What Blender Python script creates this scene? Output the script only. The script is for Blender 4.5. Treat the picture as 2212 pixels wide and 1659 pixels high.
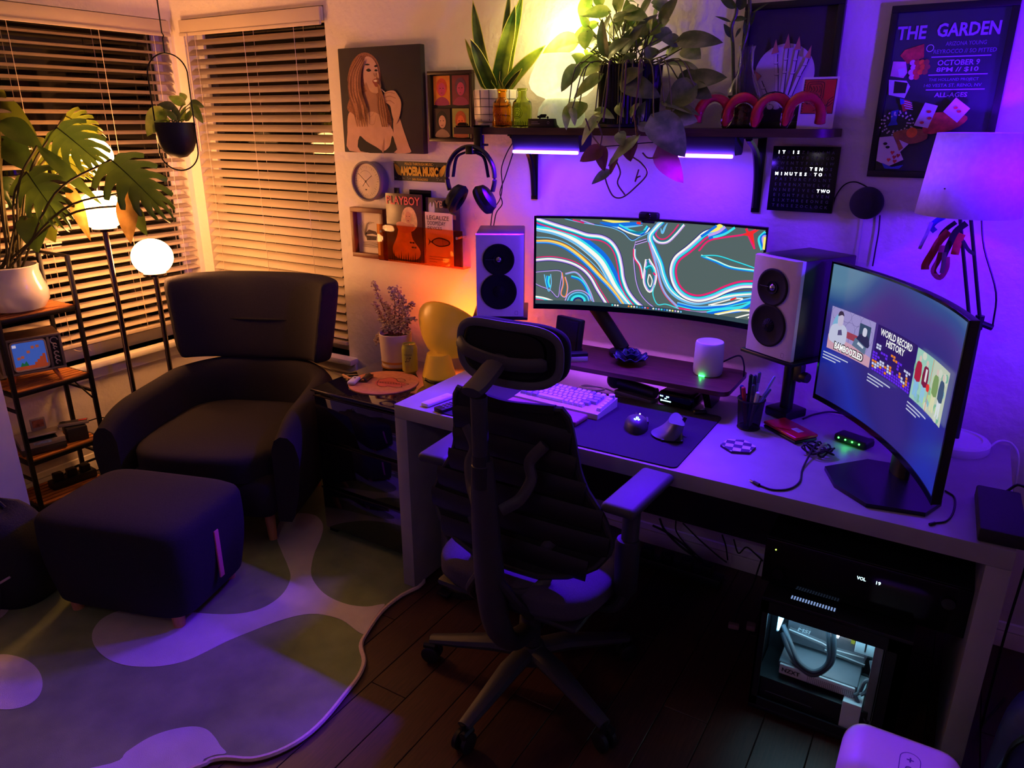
import bpy, bmesh, math, random
from mathutils import Vector as V, Matrix
from mathutils.geometry import tessellate_polygon
random.seed(11)
for _o in list(bpy.data.objects): bpy.data.objects.remove(_o)
S = bpy.context.scene; COL = S.collection
PI = math.pi
def R(d): return math.radians(d)

# ---------------------------------------------------------------- camera
FPX, CX, CY = 1610.0, 1106.0, 829.5
_p, _y = R(19.45), R(58.8)
CAM = V((0, -2.64, 1.67))
FWD = V((-math.cos(_y)*math.cos(_p), math.sin(_y)*math.cos(_p), -math.sin(_p)))
RGT = FWD.cross(V((0, 0, 1))).normalized(); UP = RGT.cross(FWD)
cd = bpy.data.cameras.new('camera'); cam = bpy.data.objects.new('camera', cd); COL.objects.link(cam)
cd.sensor_width = 36; cd.lens = FPX/2212*36; cd.clip_start = .02
cam.matrix_world = Matrix(((RGT.x, UP.x, -FWD.x, CAM.x), (RGT.y, UP.y, -FWD.y, CAM.y), (RGT.z, UP.z, -FWD.z, CAM.z), (0, 0, 0, 1)))
S.camera = cam
def ray(px, py): return FWD*FPX + RGT*(px-CX) + UP*(CY-py)
def at(px, py, x=None, y=None, z=None, d=None):       # point of the photograph on a plane of the room
    r = ray(px, py)
    if x is not None: k = (x-CAM.x)/r.x
    elif y is not None: k = (y-CAM.y)/r.y
    elif z is not None: k = (z-CAM.z)/r.z
    else: k = d/FPX
    return CAM + r*k

# ---------------------------------------------------------------- world and exposure
w = bpy.data.worlds.new('night'); S.world = w; w.use_nodes = True
w.node_tree.nodes['Background'].inputs[0].default_value = (.010, .009, .012, 1)
w.node_tree.nodes['Background'].inputs[1].default_value = .35
S.view_settings.view_transform = 'Standard'; S.view_settings.look = 'None'
S.view_settings.exposure = 1.0; S.view_settings.gamma = 1.0; S.view_settings.use_curve_mapping = False

# ---------------------------------------------------------------- materials
def lin(c):
    return tuple(((v/255)/12.92 if v/255 <= .04045 else ((v/255+.055)/1.055)**2.4) for v in c)
MATS = {}
def M(name, rgb=(128, 128, 128), rough=.5, metal=0, var=.08, scale=14, bump=0, bscale=60, emit=None, es=1, trans=0, alpha=1, spec=.5, coat=0, ior=1.45, stretch=None, detail=3, sheen=0):
    if name in MATS: return MATS[name]
    m = bpy.data.materials.new(name); m.use_nodes = True; MATS[name] = m
    nt = m.node_tree; N = nt.nodes; L = nt.links; b = N['Principled BSDF']
    c = lin(rgb)
    b.inputs['Roughness'].default_value = rough; b.inputs['Metallic'].default_value = metal
    b.inputs['Specular IOR Level'].default_value = spec; b.inputs['IOR'].default_value = ior
    b.inputs['Transmission Weight'].default_value = trans; b.inputs['Alpha'].default_value = alpha
    b.inputs['Coat Weight'].default_value = coat
    if sheen: b.inputs['Sheen Weight'].default_value = sheen
    if var or bump:
        tc = N.new('ShaderNodeTexCoord'); mp = N.new('ShaderNodeMapping'); L.new(tc.outputs['Object'], mp.inputs[0])
        if stretch: mp.inputs['Scale'].default_value = stretch
    if var:
        n = N.new('ShaderNodeTexNoise'); n.inputs['Scale'].default_value = scale; n.inputs['Detail'].default_value = detail
        L.new(mp.outputs[0], n.inputs['Vector'])
        r = N.new('ShaderNodeValToRGB'); L.new(n.outputs['Fac'], r.inputs[0])
        r.color_ramp.elements[0].position = .3; r.color_ramp.elements[1].position = .7
        r.color_ramp.elements[0].color = tuple(max(0, v*(1-var)) for v in c)+(1,)
        r.color_ramp.elements[1].color = tuple(min(1, v*(1+var)) for v in c)+(1,)
        L.new(r.outputs[0], b.inputs['Base Color'])
    else: b.inputs['Base Color'].default_value = c+(1,)
    if bump:
        n2 = N.new('ShaderNodeTexNoise'); n2.inputs['Scale'].default_value = bscale; n2.inputs['Detail'].default_value = 4
        L.new(mp.outputs[0], n2.inputs['Vector'])
        bp = N.new('ShaderNodeBump'); bp.inputs['Strength'].default_value = bump; bp.inputs['Distance'].default_value = .01
        L.new(n2.outputs['Fac'], bp.inputs['Height']); L.new(bp.outputs[0], b.inputs['Normal'])
    if emit is not None:
        b.inputs['Emission Color'].default_value = tuple(emit)+(1,); b.inputs['Emission Strength'].default_value = es
    return m
def E(name, rgb, k=1.0, base=(10, 10, 10)):           # something that gives off light with this look
    return M(name, base, rough=.6, var=0, emit=lin(rgb), es=k*.5, spec=.1)      # the view exposure doubles it
def EL(name, rgbl, k=1.0): return M(name, (200, 200, 200), rough=.6, var=0, emit=rgbl, es=k)

# ---------------------------------------------------------------- mesh builder
class MB:
    def __init__(s): s.v = []; s.f = []; s.m = []; s.mi = 0
    def add(s, vs, fs, X=None):
        o = len(s.v)
        s.v += [tuple(X @ V(p)) for p in vs] if X is not None else [tuple(p) for p in vs]
        s.f += [tuple(i+o for i in f) for f in fs]; s.m += [s.mi]*len(fs); return s
    def box(s, c, d, b=0, seg=2, X=None, rz=0, rx=0, ry=0):
        T = Matrix.Translation(c) @ Matrix.Rotation(rz, 4, 'Z') @ Matrix.Rotation(ry, 4, 'Y') @ Matrix.Rotation(rx, 4, 'X')
        if X is not None: T = X @ T
        bm = bmesh.new(); bmesh.ops.create_cube(bm, size=1)
        bmesh.ops.scale(bm, vec=d, verts=bm.verts)
        if b: bmesh.ops.bevel(bm, geom=list(bm.edges)+list(bm.verts), offset=min(b, min(d)*.49), segments=seg, affect='EDGES', profile=.5, clamp_overlap=True)
        bm.verts.index_update()
        s.add([v.co for v in bm.verts], [[v.index for v in f.verts] for f in bm.faces], T); bm.free(); return s
    def bx(s, x0, x1, y0, y1, z0, z1, b=0, seg=2, X=None):
        return s.box(((x0+x1)/2, (y0+y1)/2, (z0+z1)/2), (abs(x1-x0), abs(y1-y0), abs(z1-z0)), b, seg, X)
    def lathe(s, prof, seg=24, X=None, cap=True, sx=1, sy=1):
        vs = []; fs = []; n = len(prof)
        for r, z in prof:
            for k in range(seg):
                a = 2*PI*k/seg; vs.append((r*math.cos(a)*sx, r*math.sin(a)*sy, z))
        for i in range(n-1):
            for k in range(seg):
                a = i*seg+k; b = i*seg+(k+1) % seg; fs.append((a, b, b+seg, a+seg))
        if cap:
            if prof[0][0] > 1e-5: fs.append(tuple(reversed(range(seg))))
            if prof[-1][0] > 1e-5: fs.append(tuple((n-1)*seg+k for k in range(seg)))
        return s.add(vs, fs, X)
    def cyl(s, a, b, r, seg=16, r2=None):
        return s.tube([a, b], [r, r if r2 is None else r2], seg)
    def tube(s, pts, r, seg=8, closed=False, cap=True, X=None, flat=None, ref=None):
        pts = [V(p) for p in pts]; n = len(pts); rs = r if isinstance(r, (list, tuple)) else [r]*n
        T = []
        for i in range(n):
            if closed: t = pts[(i+1) % n]-pts[i-1]
            else: t = pts[min(i+1, n-1)]-pts[max(i-1, 0)]
            T.append(t.normalized() if t.length > 1e-9 else V((0, 0, 1)))
        up = V(ref) if ref is not None else (V((0, 0, 1)) if abs(T[0].z) < .9 else V((1, 0, 0)))
        nrm = (up-T[0]*up.dot(T[0])).normalized(); vs = []; fs = []
        for i in range(n):
            if ref is not None: up = V(ref); q = up-T[i]*up.dot(T[i])
            else: q = nrm-T[i]*nrm.dot(T[i])
            if q.length > 1e-6: nrm = q.normalized()
            bn = T[i].cross(nrm)
            fl = 1 if flat is None else (flat[i] if isinstance(flat, (list, tuple)) else flat)
            for k in range(seg):
                a = 2*PI*(k+.5)/seg; vs.append(pts[i]+nrm*(rs[i]*math.cos(a)*fl)+bn*(rs[i]*math.sin(a)))
        for i in range(n if closed else n-1):
            for k in range(seg):
                a = i*seg+k; b = i*seg+(k+1) % seg; j = ((i+1) % n)*seg
                fs.append((a, b, j+(k+1) % seg, j+k))
        if cap and not closed:
            fs.append(tuple(reversed(range(seg)))); fs.append(tuple((n-1)*seg+k for k in range(seg)))
        return s.add(vs, fs, X)
    def prism(s, poly, z0, z1, X=None):
        n = len(poly); vs = [(p[0], p[1], z0) for p in poly]+[(p[0], p[1], z1) for p in poly]; fs = []
        for t in tessellate_polygon([[V((p[0], p[1], 0)) for p in poly]]):
            fs.append(tuple(i+n for i in t)); fs.append(tuple(reversed(t)))
        for i in range(n): j = (i+1) % n; fs.append((i, j, j+n, i+n))
        return s.add(vs, fs, X)
    def flat(s, poly, z=0, X=None):
        vs = [(p[0], p[1], z) for p in poly]
        fs = []
        for t in tessellate_polygon([[V((p[0], p[1], 0)) for p in poly]]):
            a, b, c = [V(vs[i]) for i in t]
            fs.append(tuple(t) if (b-a).cross(c-a).z > 0 else tuple(reversed(t)))
        return s.add(vs, fs, X)
    def sheet(s, fn, nu, nv, X=None, wu=False):
        vs = [fn(i/nu, j/nv) for j in range(nv+1) for i in range(nu + (0 if wu else 1))]; c = nu if wu else nu+1
        fs = []
        for j in range(nv):
            for i in range(nu):
                a = j*c+i; b = j*c+(i+1) % c; fs.append((a, b, b+c, a+c))
        return s.add(vs, fs, X)
    def sphere(s, c, r, seg=20, rings=12, sc=(1, 1, 1), X=None):
        T = Matrix.Translation(c) @ Matrix.Diagonal((sc[0], sc[1], sc[2], 1))
        if X is not None: T = X @ T
        prof = [(max(1e-6, r*math.sin(PI*i/rings)), -r*math.cos(PI*i/rings)) for i in range(rings+1)]
        return s.lathe(prof, seg, T, cap=False)
    def bend(s, fn, cuts=()):
        bm = s.to_bm()
        for u in cuts:
            bmesh.ops.bisect_plane(bm, geom=list(bm.verts)+list(bm.edges)+list(bm.faces), plane_co=(u, 0, 0), plane_no=(1, 0, 0), dist=1e-6)
        for v in bm.verts: v.co = fn(v.co.x, v.co.y, v.co.z)
        bm.verts.index_update()
        s.v = [tuple(v.co) for v in bm.verts]; s.f = [tuple(v.index for v in f.verts) for f in bm.faces]; s.m = [f.material_index for f in bm.faces]; bm.free(); return s
    def to_bm(s):
        bm = bmesh.new(); vv = [bm.verts.new(p) for p in s.v]
        for f, m in zip(s.f, s.m):
            try: q = bm.faces.new([vv[i] for i in f]); q.material_index = m
            except ValueError: pass
        return bm
    def mesh(s, name, mats, ang=35):
        me = bpy.data.meshes.new(name); me.from_pydata(s.v, [], s.f)
        for m in (mats if isinstance(mats, (list, tuple)) else [mats]): me.materials.append(m)
        me.polygons.foreach_set('material_index', s.m)
        me.polygons.foreach_set('use_smooth', [True]*len(s.f)); me.update(); me.validate()
        me.set_sharp_from_angle(angle=R(ang)); return me
    def build(s, name, mats, parent=None, ang=35, X=None, label=None, cat=None, group=None, kind=None):
        o = bpy.data.objects.new(name, s.mesh(name, mats, ang)); COL.objects.link(o)
        if parent is not None: o.parent = parent
        if X is not None: o.matrix_local = X
        return tag(o, label, cat, group, kind)
def tag(o, label=None, cat=None, group=None, kind=None):
    if label: o['label'] = label
    if cat: o['category'] = cat
    if group: o['group'] = group
    if kind: o['kind'] = kind
    return o
def thing(name, label, cat, loc=(0, 0, 0), rz=0, group=None):
    o = bpy.data.objects.new(name, None); COL.objects.link(o); o.location = loc; o.rotation_euler = (0, 0, rz)
    o.empty_display_size = .05
    return tag(o, label, cat, group)
def share(me, name, parent, X=None):
    o = bpy.data.objects.new(name, me); COL.objects.link(o); o.parent = parent
    if X is not None: o.matrix_local = X
    return o
def origin_to(o, p):                                   # put a one-mesh thing's origin at its base
    p = V(p); o.data.transform(Matrix.Translation(-p)); o.location = p; return o
def cat(pts, n=6, closed=False):                       # Catmull-Rom through points
    pts = [V(tuple(p)+(0,)*(3-len(p))) for p in pts]; N = len(pts); out = []
    rng = range(N) if closed else range(N-1)
    for i in rng:
        p0 = pts[(i-1) % N] if closed or i > 0 else pts[0]*2-pts[1]
        p1 = pts[i]; p2 = pts[(i+1) % N]
        p3 = pts[(i+2) % N] if closed or i+2 < N else pts[-1]*2-pts[-2]
        for k in range(n):
            t = k/n
            out.append(.5*((2*p1)+(p2-p0)*t+(2*p0-5*p1+4*p2-p3)*t*t+(3*p1-p0-3*p2+p3)*t**3))
    if not closed: out.append(pts[-1])
    return out
def frame(o, x, z):                                    # local frame: x axis, z axis (normal)
    x = V(x).normalized(); z = V(z).normalized(); y = z.cross(x).normalized(); x = y.cross(z)
    return Matrix(((x.x, y.x, z.x, o[0]), (x.y, y.y, z.y, o[1]), (x.z, y.z, z.z, o[2]), (0, 0, 0, 1)))
def onwall(x, z, y=0): return frame((x, y, z), (1, 0, 0), (0, -1, 0))
def ell(cx, cy, rx, ry, n=28, a0=0): return [(cx+rx*math.cos(a0+2*PI*k/n), cy+ry*math.sin(a0+2*PI*k/n)) for k in range(n)]
def rect(x0, y0, x1, y1): return [(x0, y0), (x1, y0), (x1, y1), (x0, y1)]
def rrect(x0, y0, x1, y1, r, n=5):
    out = []
    for cx, cy, a in ((x1-r, y0+r, -90), (x1-r, y1-r, 0), (x0+r, y1-r, 90), (x0+r, y0+r, 180)):
        for k in range(n+1): q = R(a+90*k/n); out.append((cx+r*math.cos(q), cy+r*math.sin(q)))
    return out
def stroke(pts, w, n=5, closed=False):                 # ribbon polygon quads along a smooth 2D line
    c = cat(pts, n, closed); N = len(c); q = []
    for i in range(N):
        t = (c[(i+1) % N]-c[i-1]) if closed else (c[min(i+1, N-1)]-c[max(i-1, 0)])
        t.normalize(); nn = V((-t.y, t.x, 0))
        ww = w(i/(N-1)) if callable(w) else w
        q.append((c[i]+nn*ww/2, c[i]-nn*ww/2))
    return q
class ART(MB):                                         # flat print: coloured layers a hair apart
    def __init__(s, step=.00025): super().__init__(); s.mats = []; s.z = 0; s.step = step
    def use(s, m):
        if m not in s.mats: s.mats.append(m)
        s.mi = s.mats.index(m); s.z += s.step
    def poly(s, m, pts, smooth=0):
        s.use(m); s.flat([tuple(p)[:2] for p in (cat(pts, smooth, True) if smooth else pts)], s.z); return s
    def line(s, m, pts, w, n=5, closed=False):
        s.use(m); q = stroke(pts, w, n, closed); o = len(s.v)
        for a, b in q: s.v += [(a.x, a.y, s.z), (b.x, b.y, s.z)]
        N = len(q)
        for i in range(N if closed else N-1):
            j = (i+1) % N; s.f.append((o+2*i+1, o+2*j+1, o+2*j, o+2*i)); s.m.append(s.mi)
        return s
    def done(s, name, parent, X): return s.build(name, s.mats, parent, X=X)
_tc = {}
def text_mesh(t, bold=0.0):
    k = (t, bold)
    if k not in _tc:
        cu = bpy.data.curves.new('t', 'FONT'); cu.body = t; cu.size = 1; cu.offset = bold; cu.resolution_u = 2
        o = bpy.data.objects.new('t', cu); COL.objects.link(o)
        me = bpy.data.meshes.new_from_object(o)
        vs = [tuple(v.co) for v in me.vertices]; fs = [tuple(p.vertices) for p in me.polygons]
        bpy.data.objects.remove(o); bpy.data.curves.remove(cu); bpy.data.meshes.remove(me); _tc[k] = (vs, fs)
    return _tc[k]
def put_text(mb, t, cx, cy, w=None, h=None, z=0, bold=.0, slant=0, rot=0):
    vs, fs = text_mesh(t, bold)
    if not vs: return mb
    x0 = min(v[0] for v in vs); x1 = max(v[0] for v in vs); y0 = min(v[1] for v in vs); y1 = max(v[1] for v in vs)
    sx = (w/(x1-x0)) if w else h/(y1-y0); sy = (h/(y1-y0)) if h else sx
    ca, sa = math.cos(rot), math.sin(rot); out = []
    for v in vs:
        a = (v[0]-(x0+x1)/2)*sx+slant*(v[1]-y0)*sy; b = (v[1]-(y0+y1)/2)*sy
        out.append((cx+a*ca-b*sa, cy+a*sa+b*ca, z))
    return mb.add(out, fs)
def lettering(lines, mat, parent, X, z=.002, name='lettering'):
    mb = MB()
    for l in lines: put_text(mb, *l[:3], **dict(dict(z=z), **l[3]))
    return mb.build(name, mat, parent, X=X)
def area(name, loc, tgt, sx, sy, col, power, parent=None, spread=180):
    l = bpy.data.lights.new(name, 'AREA'); l.shape = 'RECTANGLE'; l.size = sx; l.size_y = sy; l.color = col; l.energy = power; l.spread = R(spread)
    o = bpy.data.objects.new(name, l); COL.objects.link(o)
    d = V(tgt)-V(loc); o.rotation_euler = d.to_track_quat('-Z', 'Y').to_euler(); o.location = loc
    if parent is not None: o.parent = parent
    return o
def bulb(name, loc, col, power, r=.03, parent=None):
    l = bpy.data.lights.new(name, 'POINT'); l.color = col; l.energy = power; l.shadow_soft_size = r
    o = bpy.data.objects.new(name, l); COL.objects.link(o); o.location = loc
    if parent is not None: o.parent = parent
    return o

# ---------------------------------------------------------------- shared materials
wallm = M('wall_paint', (222, 212, 204), rough=.75, var=.03, scale=5, bump=.55, bscale=26)
white = M('white_paint', (228, 222, 214), rough=.45, var=.03)
blk = M('black_plastic', (22, 21, 24), rough=.45, var=.12)
blkm = M('black_metal', (20, 19, 20), rough=.35, var=.1, metal=.3)
blkg = M('black_gloss', (10, 10, 12), rough=.12, var=.1)
fabric = M('charcoal_fabric', (44, 40, 46), rough=.95, var=.18, scale=300, bump=.25, bscale=700, spec=.15)
chrome = M('chrome', (210, 205, 200), rough=.15, metal=1, var=.03)
steel = M('brushed_steel', (150, 146, 144), rough=.38, metal=.9, var=.15, scale=8, stretch=(60, 60, 1))
walnut = M('walnut', (92, 52, 38), rough=.38, var=.4, scale=9, stretch=(1.2, 14, 14), detail=6)
cable_m = M('cable_rubber', (16, 15, 17), rough=.6, var=.1)
wcable = M('white_cable', (205, 200, 205), rough=.5, var=.04)
soil = M('potting_soil', (42, 28, 20), rough=1, var=.5, scale=90, bump=.8, bscale=120)
stem_m = M('green_stem', (104, 112, 44), rough=.6, var=.2)
glassm = M('clear_glass', (255, 255, 255), rough=.02, trans=1, var=0, ior=1.35)
LEDP = (.085, .0, 1.0)      # violet of the light bars, linear
FILL = 10.0
VG = 70  # power of the assumed violet spot lamp, unseen at the right
# ================================================================ the setting
XL, XR, YF, ZC = -3.59, 1.5, -4.4, 2.45
floor = MB().bx(XL, XR, YF, 0, -.06, -.006).build('floor', M('subfloor', (12, 9, 8), rough=.9), kind='structure')
pm = [M('plank_%d' % k, c, rough=.42, var=.35, scale=7, stretch=(26, 1.6, 1), detail=7, bump=.12, bscale=40) for k, c in enumerate([(60, 31, 25), (68, 36, 28), (54, 28, 23), (62, 35, 29)])]
pw, pl = .1372, 1.22
pmesh = {}
def plank(x, y0, y1, k):
    key = (round(y1-y0, 3), k)
    if key not in pmesh: pmesh[key] = MB().box((0, 0, -.003), (pw-.0022, y1-y0-.0022, .006), .0012, 1).mesh('plank', pm[k])
    share(pmesh[key], 'plank', floor, Matrix.Translation((x, (y0+y1)/2, 0)))
i = 0; x = -.6805+pw/2-22*pw
while x < XR:
    if x > XL+.05:
        y = -4.35+(i*.47) % pl-pl
        while y < 0:
            a, b = max(y, YF+.02), min(y+pl, -.005)
            if b-a > .08: plank(x, a, b, (i*7+int(y*3)) % 4)
            y += pl
    x += pw; i += 1
MB().bx(XL-.12, XR, YF, .12, ZC, ZC+.06).build('ceiling', M('ceiling_paint', (225, 220, 214), rough=.9, var=.03, bump=.3, bscale=30), kind='structure')
WX0, WX1, WZ0, WZ1 = -3.512, -2.553, .553, 2.142      # window opening in the back wall
LY0, LY1 = -1.62, -.03                                 # window opening in the left wall
mb = MB()
mb.bx(XL-.12, WX0, 0, .12, 0, ZC); mb.bx(WX1, XR, 0, .12, 0, ZC); mb.bx(WX0, WX1, 0, .12, 0, WZ0); mb.bx(WX0, WX1, 0, .12, WZ1, ZC)
mb.build('wall_back', wallm, kind='structure')
mb = MB()
mb.bx(XL-.12, XL, LY1, 0, 0, ZC); mb.bx(XL-.12, XL, YF, LY0, 0, ZC); mb.bx(XL-.12, XL, LY0, LY1, 0, WZ0); mb.bx(XL-.12, XL, LY0, LY1, WZ1, ZC)
mb.build('wall_left', wallm, kind='structure')
MB().bx(XR, XR+.1, YF, .12, 0, ZC).build('wall_right', wallm, kind='structure')
MB().bx(XL-.12, XR+.1, YF-.1, YF, 0, ZC).build('wall_front', wallm, kind='structure')
bbp = [(0, 0), (.014, 0), (.014, .052), (.011, .058), (.0125, .064), (.009, .072), (.006, .086), (0, .09)]
mb = MB().prism(bbp, XL, XR, Matrix(((0, 0, 1, 0), (-1, 0, 0, 0), (0, 1, 0, 0), (0, 0, 0, 1)))); mb.build('baseboard_back', white, kind='structure')
mb = MB().prism(bbp, YF, 0, Matrix(((1, 0, 0, XL), (0, 0, 1, 0), (0, 1, 0, 0), (0, 0, 0, 1)))); mb.build('baseboard_left', white, kind='structure')
# sills with their apron trim
mb = MB().bx(WX0-.004, WX1+.055, -.055, .10, WZ0-.03, WZ0, .006); mb.bx(WX0-.004, WX1+.05, -.016, 0, WZ0-.085, WZ0-.03, .003)
mb.build('trim_1', white, kind='structure')
mb = MB().bx(XL-.10, XL+.05, LY0-.05, LY1+.004, WZ0-.03, WZ0, .006); mb.bx(XL, XL+.016, LY0-.05, LY1, WZ0-.085, WZ0-.03, .003)
mb.build('trim_2', white, kind='structure')
pane_m = M('window_glass', (16, 15, 17), rough=.04, var=0, trans=.75, spec=.5)
def window(name, X, w, h):
    r = bpy.data.objects.new(name, None); COL.objects.link(r); r.matrix_world = X; tag(r, kind='structure')
    f = MB()
    for a in ((-.0, .045, 0, h), (w-.045, w, 0, h), (.045, w-.045, 0, .06), (.045, w-.045, h-.05, h)): f.bx(a[0], a[1], 0, .035, a[2], a[3], .004)
    f.build('window_frame', white, r)
    for a, b in ((.045, w-.045), ): MB().bx(a, b, .013, .02, .06, h-.05).build('pane', pane_m, r)
window('window_1', Matrix.Translation((XL-.11, LY0, WZ0)) @ Matrix.Rotation(R(90), 4, 'Z') @ Matrix.Translation((0, -.035, 0)), LY1-LY0, WZ1-WZ0)
window('window_2', Matrix.Translation((WX0, .075, WZ0)), WX1-WX0, WZ1-WZ0)
# ---------------------------------------------------------------- venetian blinds, slat by slat
slatm = M('blind_slat', (198, 182, 164), rough=.5, var=.03, scale=3)
def blind(label, X, w, h, tilt, pitch, cords, wand):
    r = thing('window_blind', label, 'blind', group='white venetian blinds in the corner'); r.matrix_world = X
    MB().bx(.004, w-.004, -.012, .05, h-.062, h-.004, .004).build('head_rail', slatm, r)
    mb = MB().bx(.003, w-.003, -.024, -.013, h-.078, h-.006, .004); mb.bx(.003, w-.003, -.028, -.024, h-.078, h-.064, .002); mb.build('valance', slatm, r)
    sm = MB()
    n = 6
    sm.sheet(lambda u, v: (.008+(w-.016)*u, (v-.5)*.05, .002*(1-(2*v-1)**2)), 1, n)
    sm.sheet(lambda u, v: (.008+(w-.016)*u, (.5-v)*.05, .002*(1-(2*v-1)**2)-.0028), 1, n)
    for u in (.008, w-.008):
        for j in range(n):
            pass
    sme = sm.mesh('slat', slatm, 60)
    z = h-.105; zs = []
    while z > .10:
        share(sme, 'slat', r, Matrix.Translation((0, .018, z)) @ Matrix.Rotation(R(tilt), 4, 'X')); zs.append(z); z -= pitch
    MB().bx(.008, w-.008, -.007, .043, z-.004, z+.014, .003).build('bottom_rail', slatm, r)
    for c in cords:
        m = MB()
        for y in (-.012, .048): m.tube([(c, y, h-.06), (c, y, z+.01)], .0013, 5)
        m.build('ladder_cord', slatm, r)
    if wand is not None:
        MB().tube([(wand, -.03, h-.07), (wand, -.034, h-.09), (wand+.004, -.036, h-.62)], .0048, 6).build('tilt_wand', slatm, r)
    else:
        for c in cords[:2]:
            p = [(c+.0, .048, z), (c+.01, .0, z-.012), (c+.03, -.03, z-.02), (c+.05, -.034, z-.004), (c+.075, -.03, z-.03)]
            MB().tube([tuple(q) for q in cat(p, 4)], .0015, 5).build('pull_cord', slatm, r)
blind('white venetian blind on the back wall window behind the armchair, slats half closed', Matrix.Translation((WX0, 0, WZ0)), WX1-WX0, WZ1-WZ0, 37, .0445, (.10, .45, .78), .065)
blind('white venetian blind on the left wall window behind the globe lamp, slats open', Matrix.Translation((XL, LY0, WZ0)) @ Matrix.Rotation(R(90), 4, 'Z'), LY1-LY0, WZ1-WZ0, 17, .0465, (.25, .82, 1.22, 1.50), None)

# ---------------------------------------------------------------- rug
FL = lambda px, py: tuple(at(px, py, z=0))[:2]
zz = lambda u, v: FL(u*.4295, 1000+v*.4295)
edge = [FL(*p) for p in [(915, 1262), (868, 1290), (825, 1325), (790, 1375), (780, 1400), (787, 1432), (775, 1465), (745, 1505), (700, 1560), (655, 1600), (600, 1630), (545, 1645), (490, 1642), (455, 1648), (425, 1662)]]
outline = edge+[(-1.68, -1.93), (-1.95, -2.1), (-2.3, -2.05), (-2.6, -2.2), (-2.95, -2.1), (-3.05, -1.75), (-2.95, -1.4), (-3.02, -1.05), (-2.9, -.7), (-2.98, -.42), (-2.7, -.22), (-2.35, -.3), (-2.0, -.2), (-1.75, -.35), (-1.66, -.6)]
oc = [tuple(p)[:2] for p in cat(outline, 3, True)]
rug = thing('rug', 'green freeform rug with pale wavy patches and a light rolled edge, under the ottoman', 'rug', (-2.2, -1.2, 0))
RX = Matrix.Translation((2.2, 1.2, 0))
rugm = M('rug_green', (134, 148, 104), rough=1, var=.14, scale=9, bump=.5, bscale=500, spec=.05, detail=6)
rugw = M('rug_cream', (205, 196, 190), rough=1, var=.06, scale=12, bump=.5, bscale=500, spec=.05, detail=6)
MB().prism(oc, .001, .008, RX).build('pile', rugm, rug)
MB().tube([(p[0], p[1], .008) for p in oc], .0075, 6, closed=True, X=RX).build('rolled_edge', M('rug_binding', (205, 178, 170), rough=.9, var=.08, scale=120), rug)
A = [zz(*p) for p in [(1392, 380), (1405, 310), (1450, 272), (1520, 262), (1590, 275), (1625, 320), (1615, 385), (1580, 470), (1565, 560), (1590, 622), (1650, 680), (1750, 722), (1850, 733), (1935, 720)]]+[zz(1905, 760), zz(1865, 815), zz(1838, 868)]+[zz(*p) for p in [(1800, 858), (1720, 800), (1620, 773), (1530, 773), (1420, 800), (1290, 848), (1150, 905), (1050, 955), (950, 1002), (850, 1028), (750, 1037), (640, 1030), (550, 1000), (490, 950), (465, 890), (480, 835), (530, 785), (620, 750), (760, 735), (880, 745), (1000, 765), (1150, 772), (1270, 757), (1360, 720), (1430, 660), (1462, 590), (1450, 530), (1420, 460)]]
B = [zz(*p) for p in [(0, 975), (80, 982), (150, 1010), (200, 1060), (217, 1120), (200, 1180), (150, 1225), (80, 1248), (0, 1250), (-110, 1225), (-170, 1110), (-110, 1000)]]
Cc = [zz(*p) for p in [(560, 1525), (640, 1465), (750, 1395), (860, 1355), (970, 1338), (1040, 1352), (1085, 1395), (1110, 1435), (1140, 1472)]]+[zz(1080, 1482), zz(1030, 1502), zz(985, 1530), (-1.66, -1.88), (-1.9, -2.02)]
D = [zz(*p) for p in [(-60, 640), (20, 650), (55, 700), (40, 760), (-20, 800), (-100, 780), (-120, 700)]]
for pp in (A, B, Cc, D): MB().prism([tuple(p)[:2] for p in cat(pp, 4, True)], .0078, .0096, RX).build('pale_patch', rugw, rug)
# ================================================================ desk, night stand, armchair, office chair
deskm = M('grey_concrete_laminate', (150, 146, 146), rough=.5, var=.1, scale=9, detail=8)
DX0, DX1, DYF, DYB, DZ = -1.607, .221, -.780, -.085, .74
desk = thing('desk', 'wide grey desk with panel legs along the back wall, holding two monitors', 'desk', ((DX0+DX1)/2, (DYF+DYB)/2, 0))
DXm = Matrix.Translation((-(DX0+DX1)/2, -(DYF+DYB)/2, 0))
MB().bx(DX0, DX1, DYF, DYB, DZ-.05, DZ, .002, X=DXm).build('desk_top', deskm, desk)
for a, b, c in ((DX0, DX0+.052, .0085), (DX1-.052, DX1, 0)): MB().bx(a, b, DYF, DYB, c, DZ-.05, .002, X=DXm).build('leg_panel', deskm, desk)
MB().bx(DX0+.052, DX1-.052, -.118, -.10, .20, DZ-.05, .002, X=DXm).build('modesty_panel', M('dark_panel', (48, 44, 50), rough=.6), desk)

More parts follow.
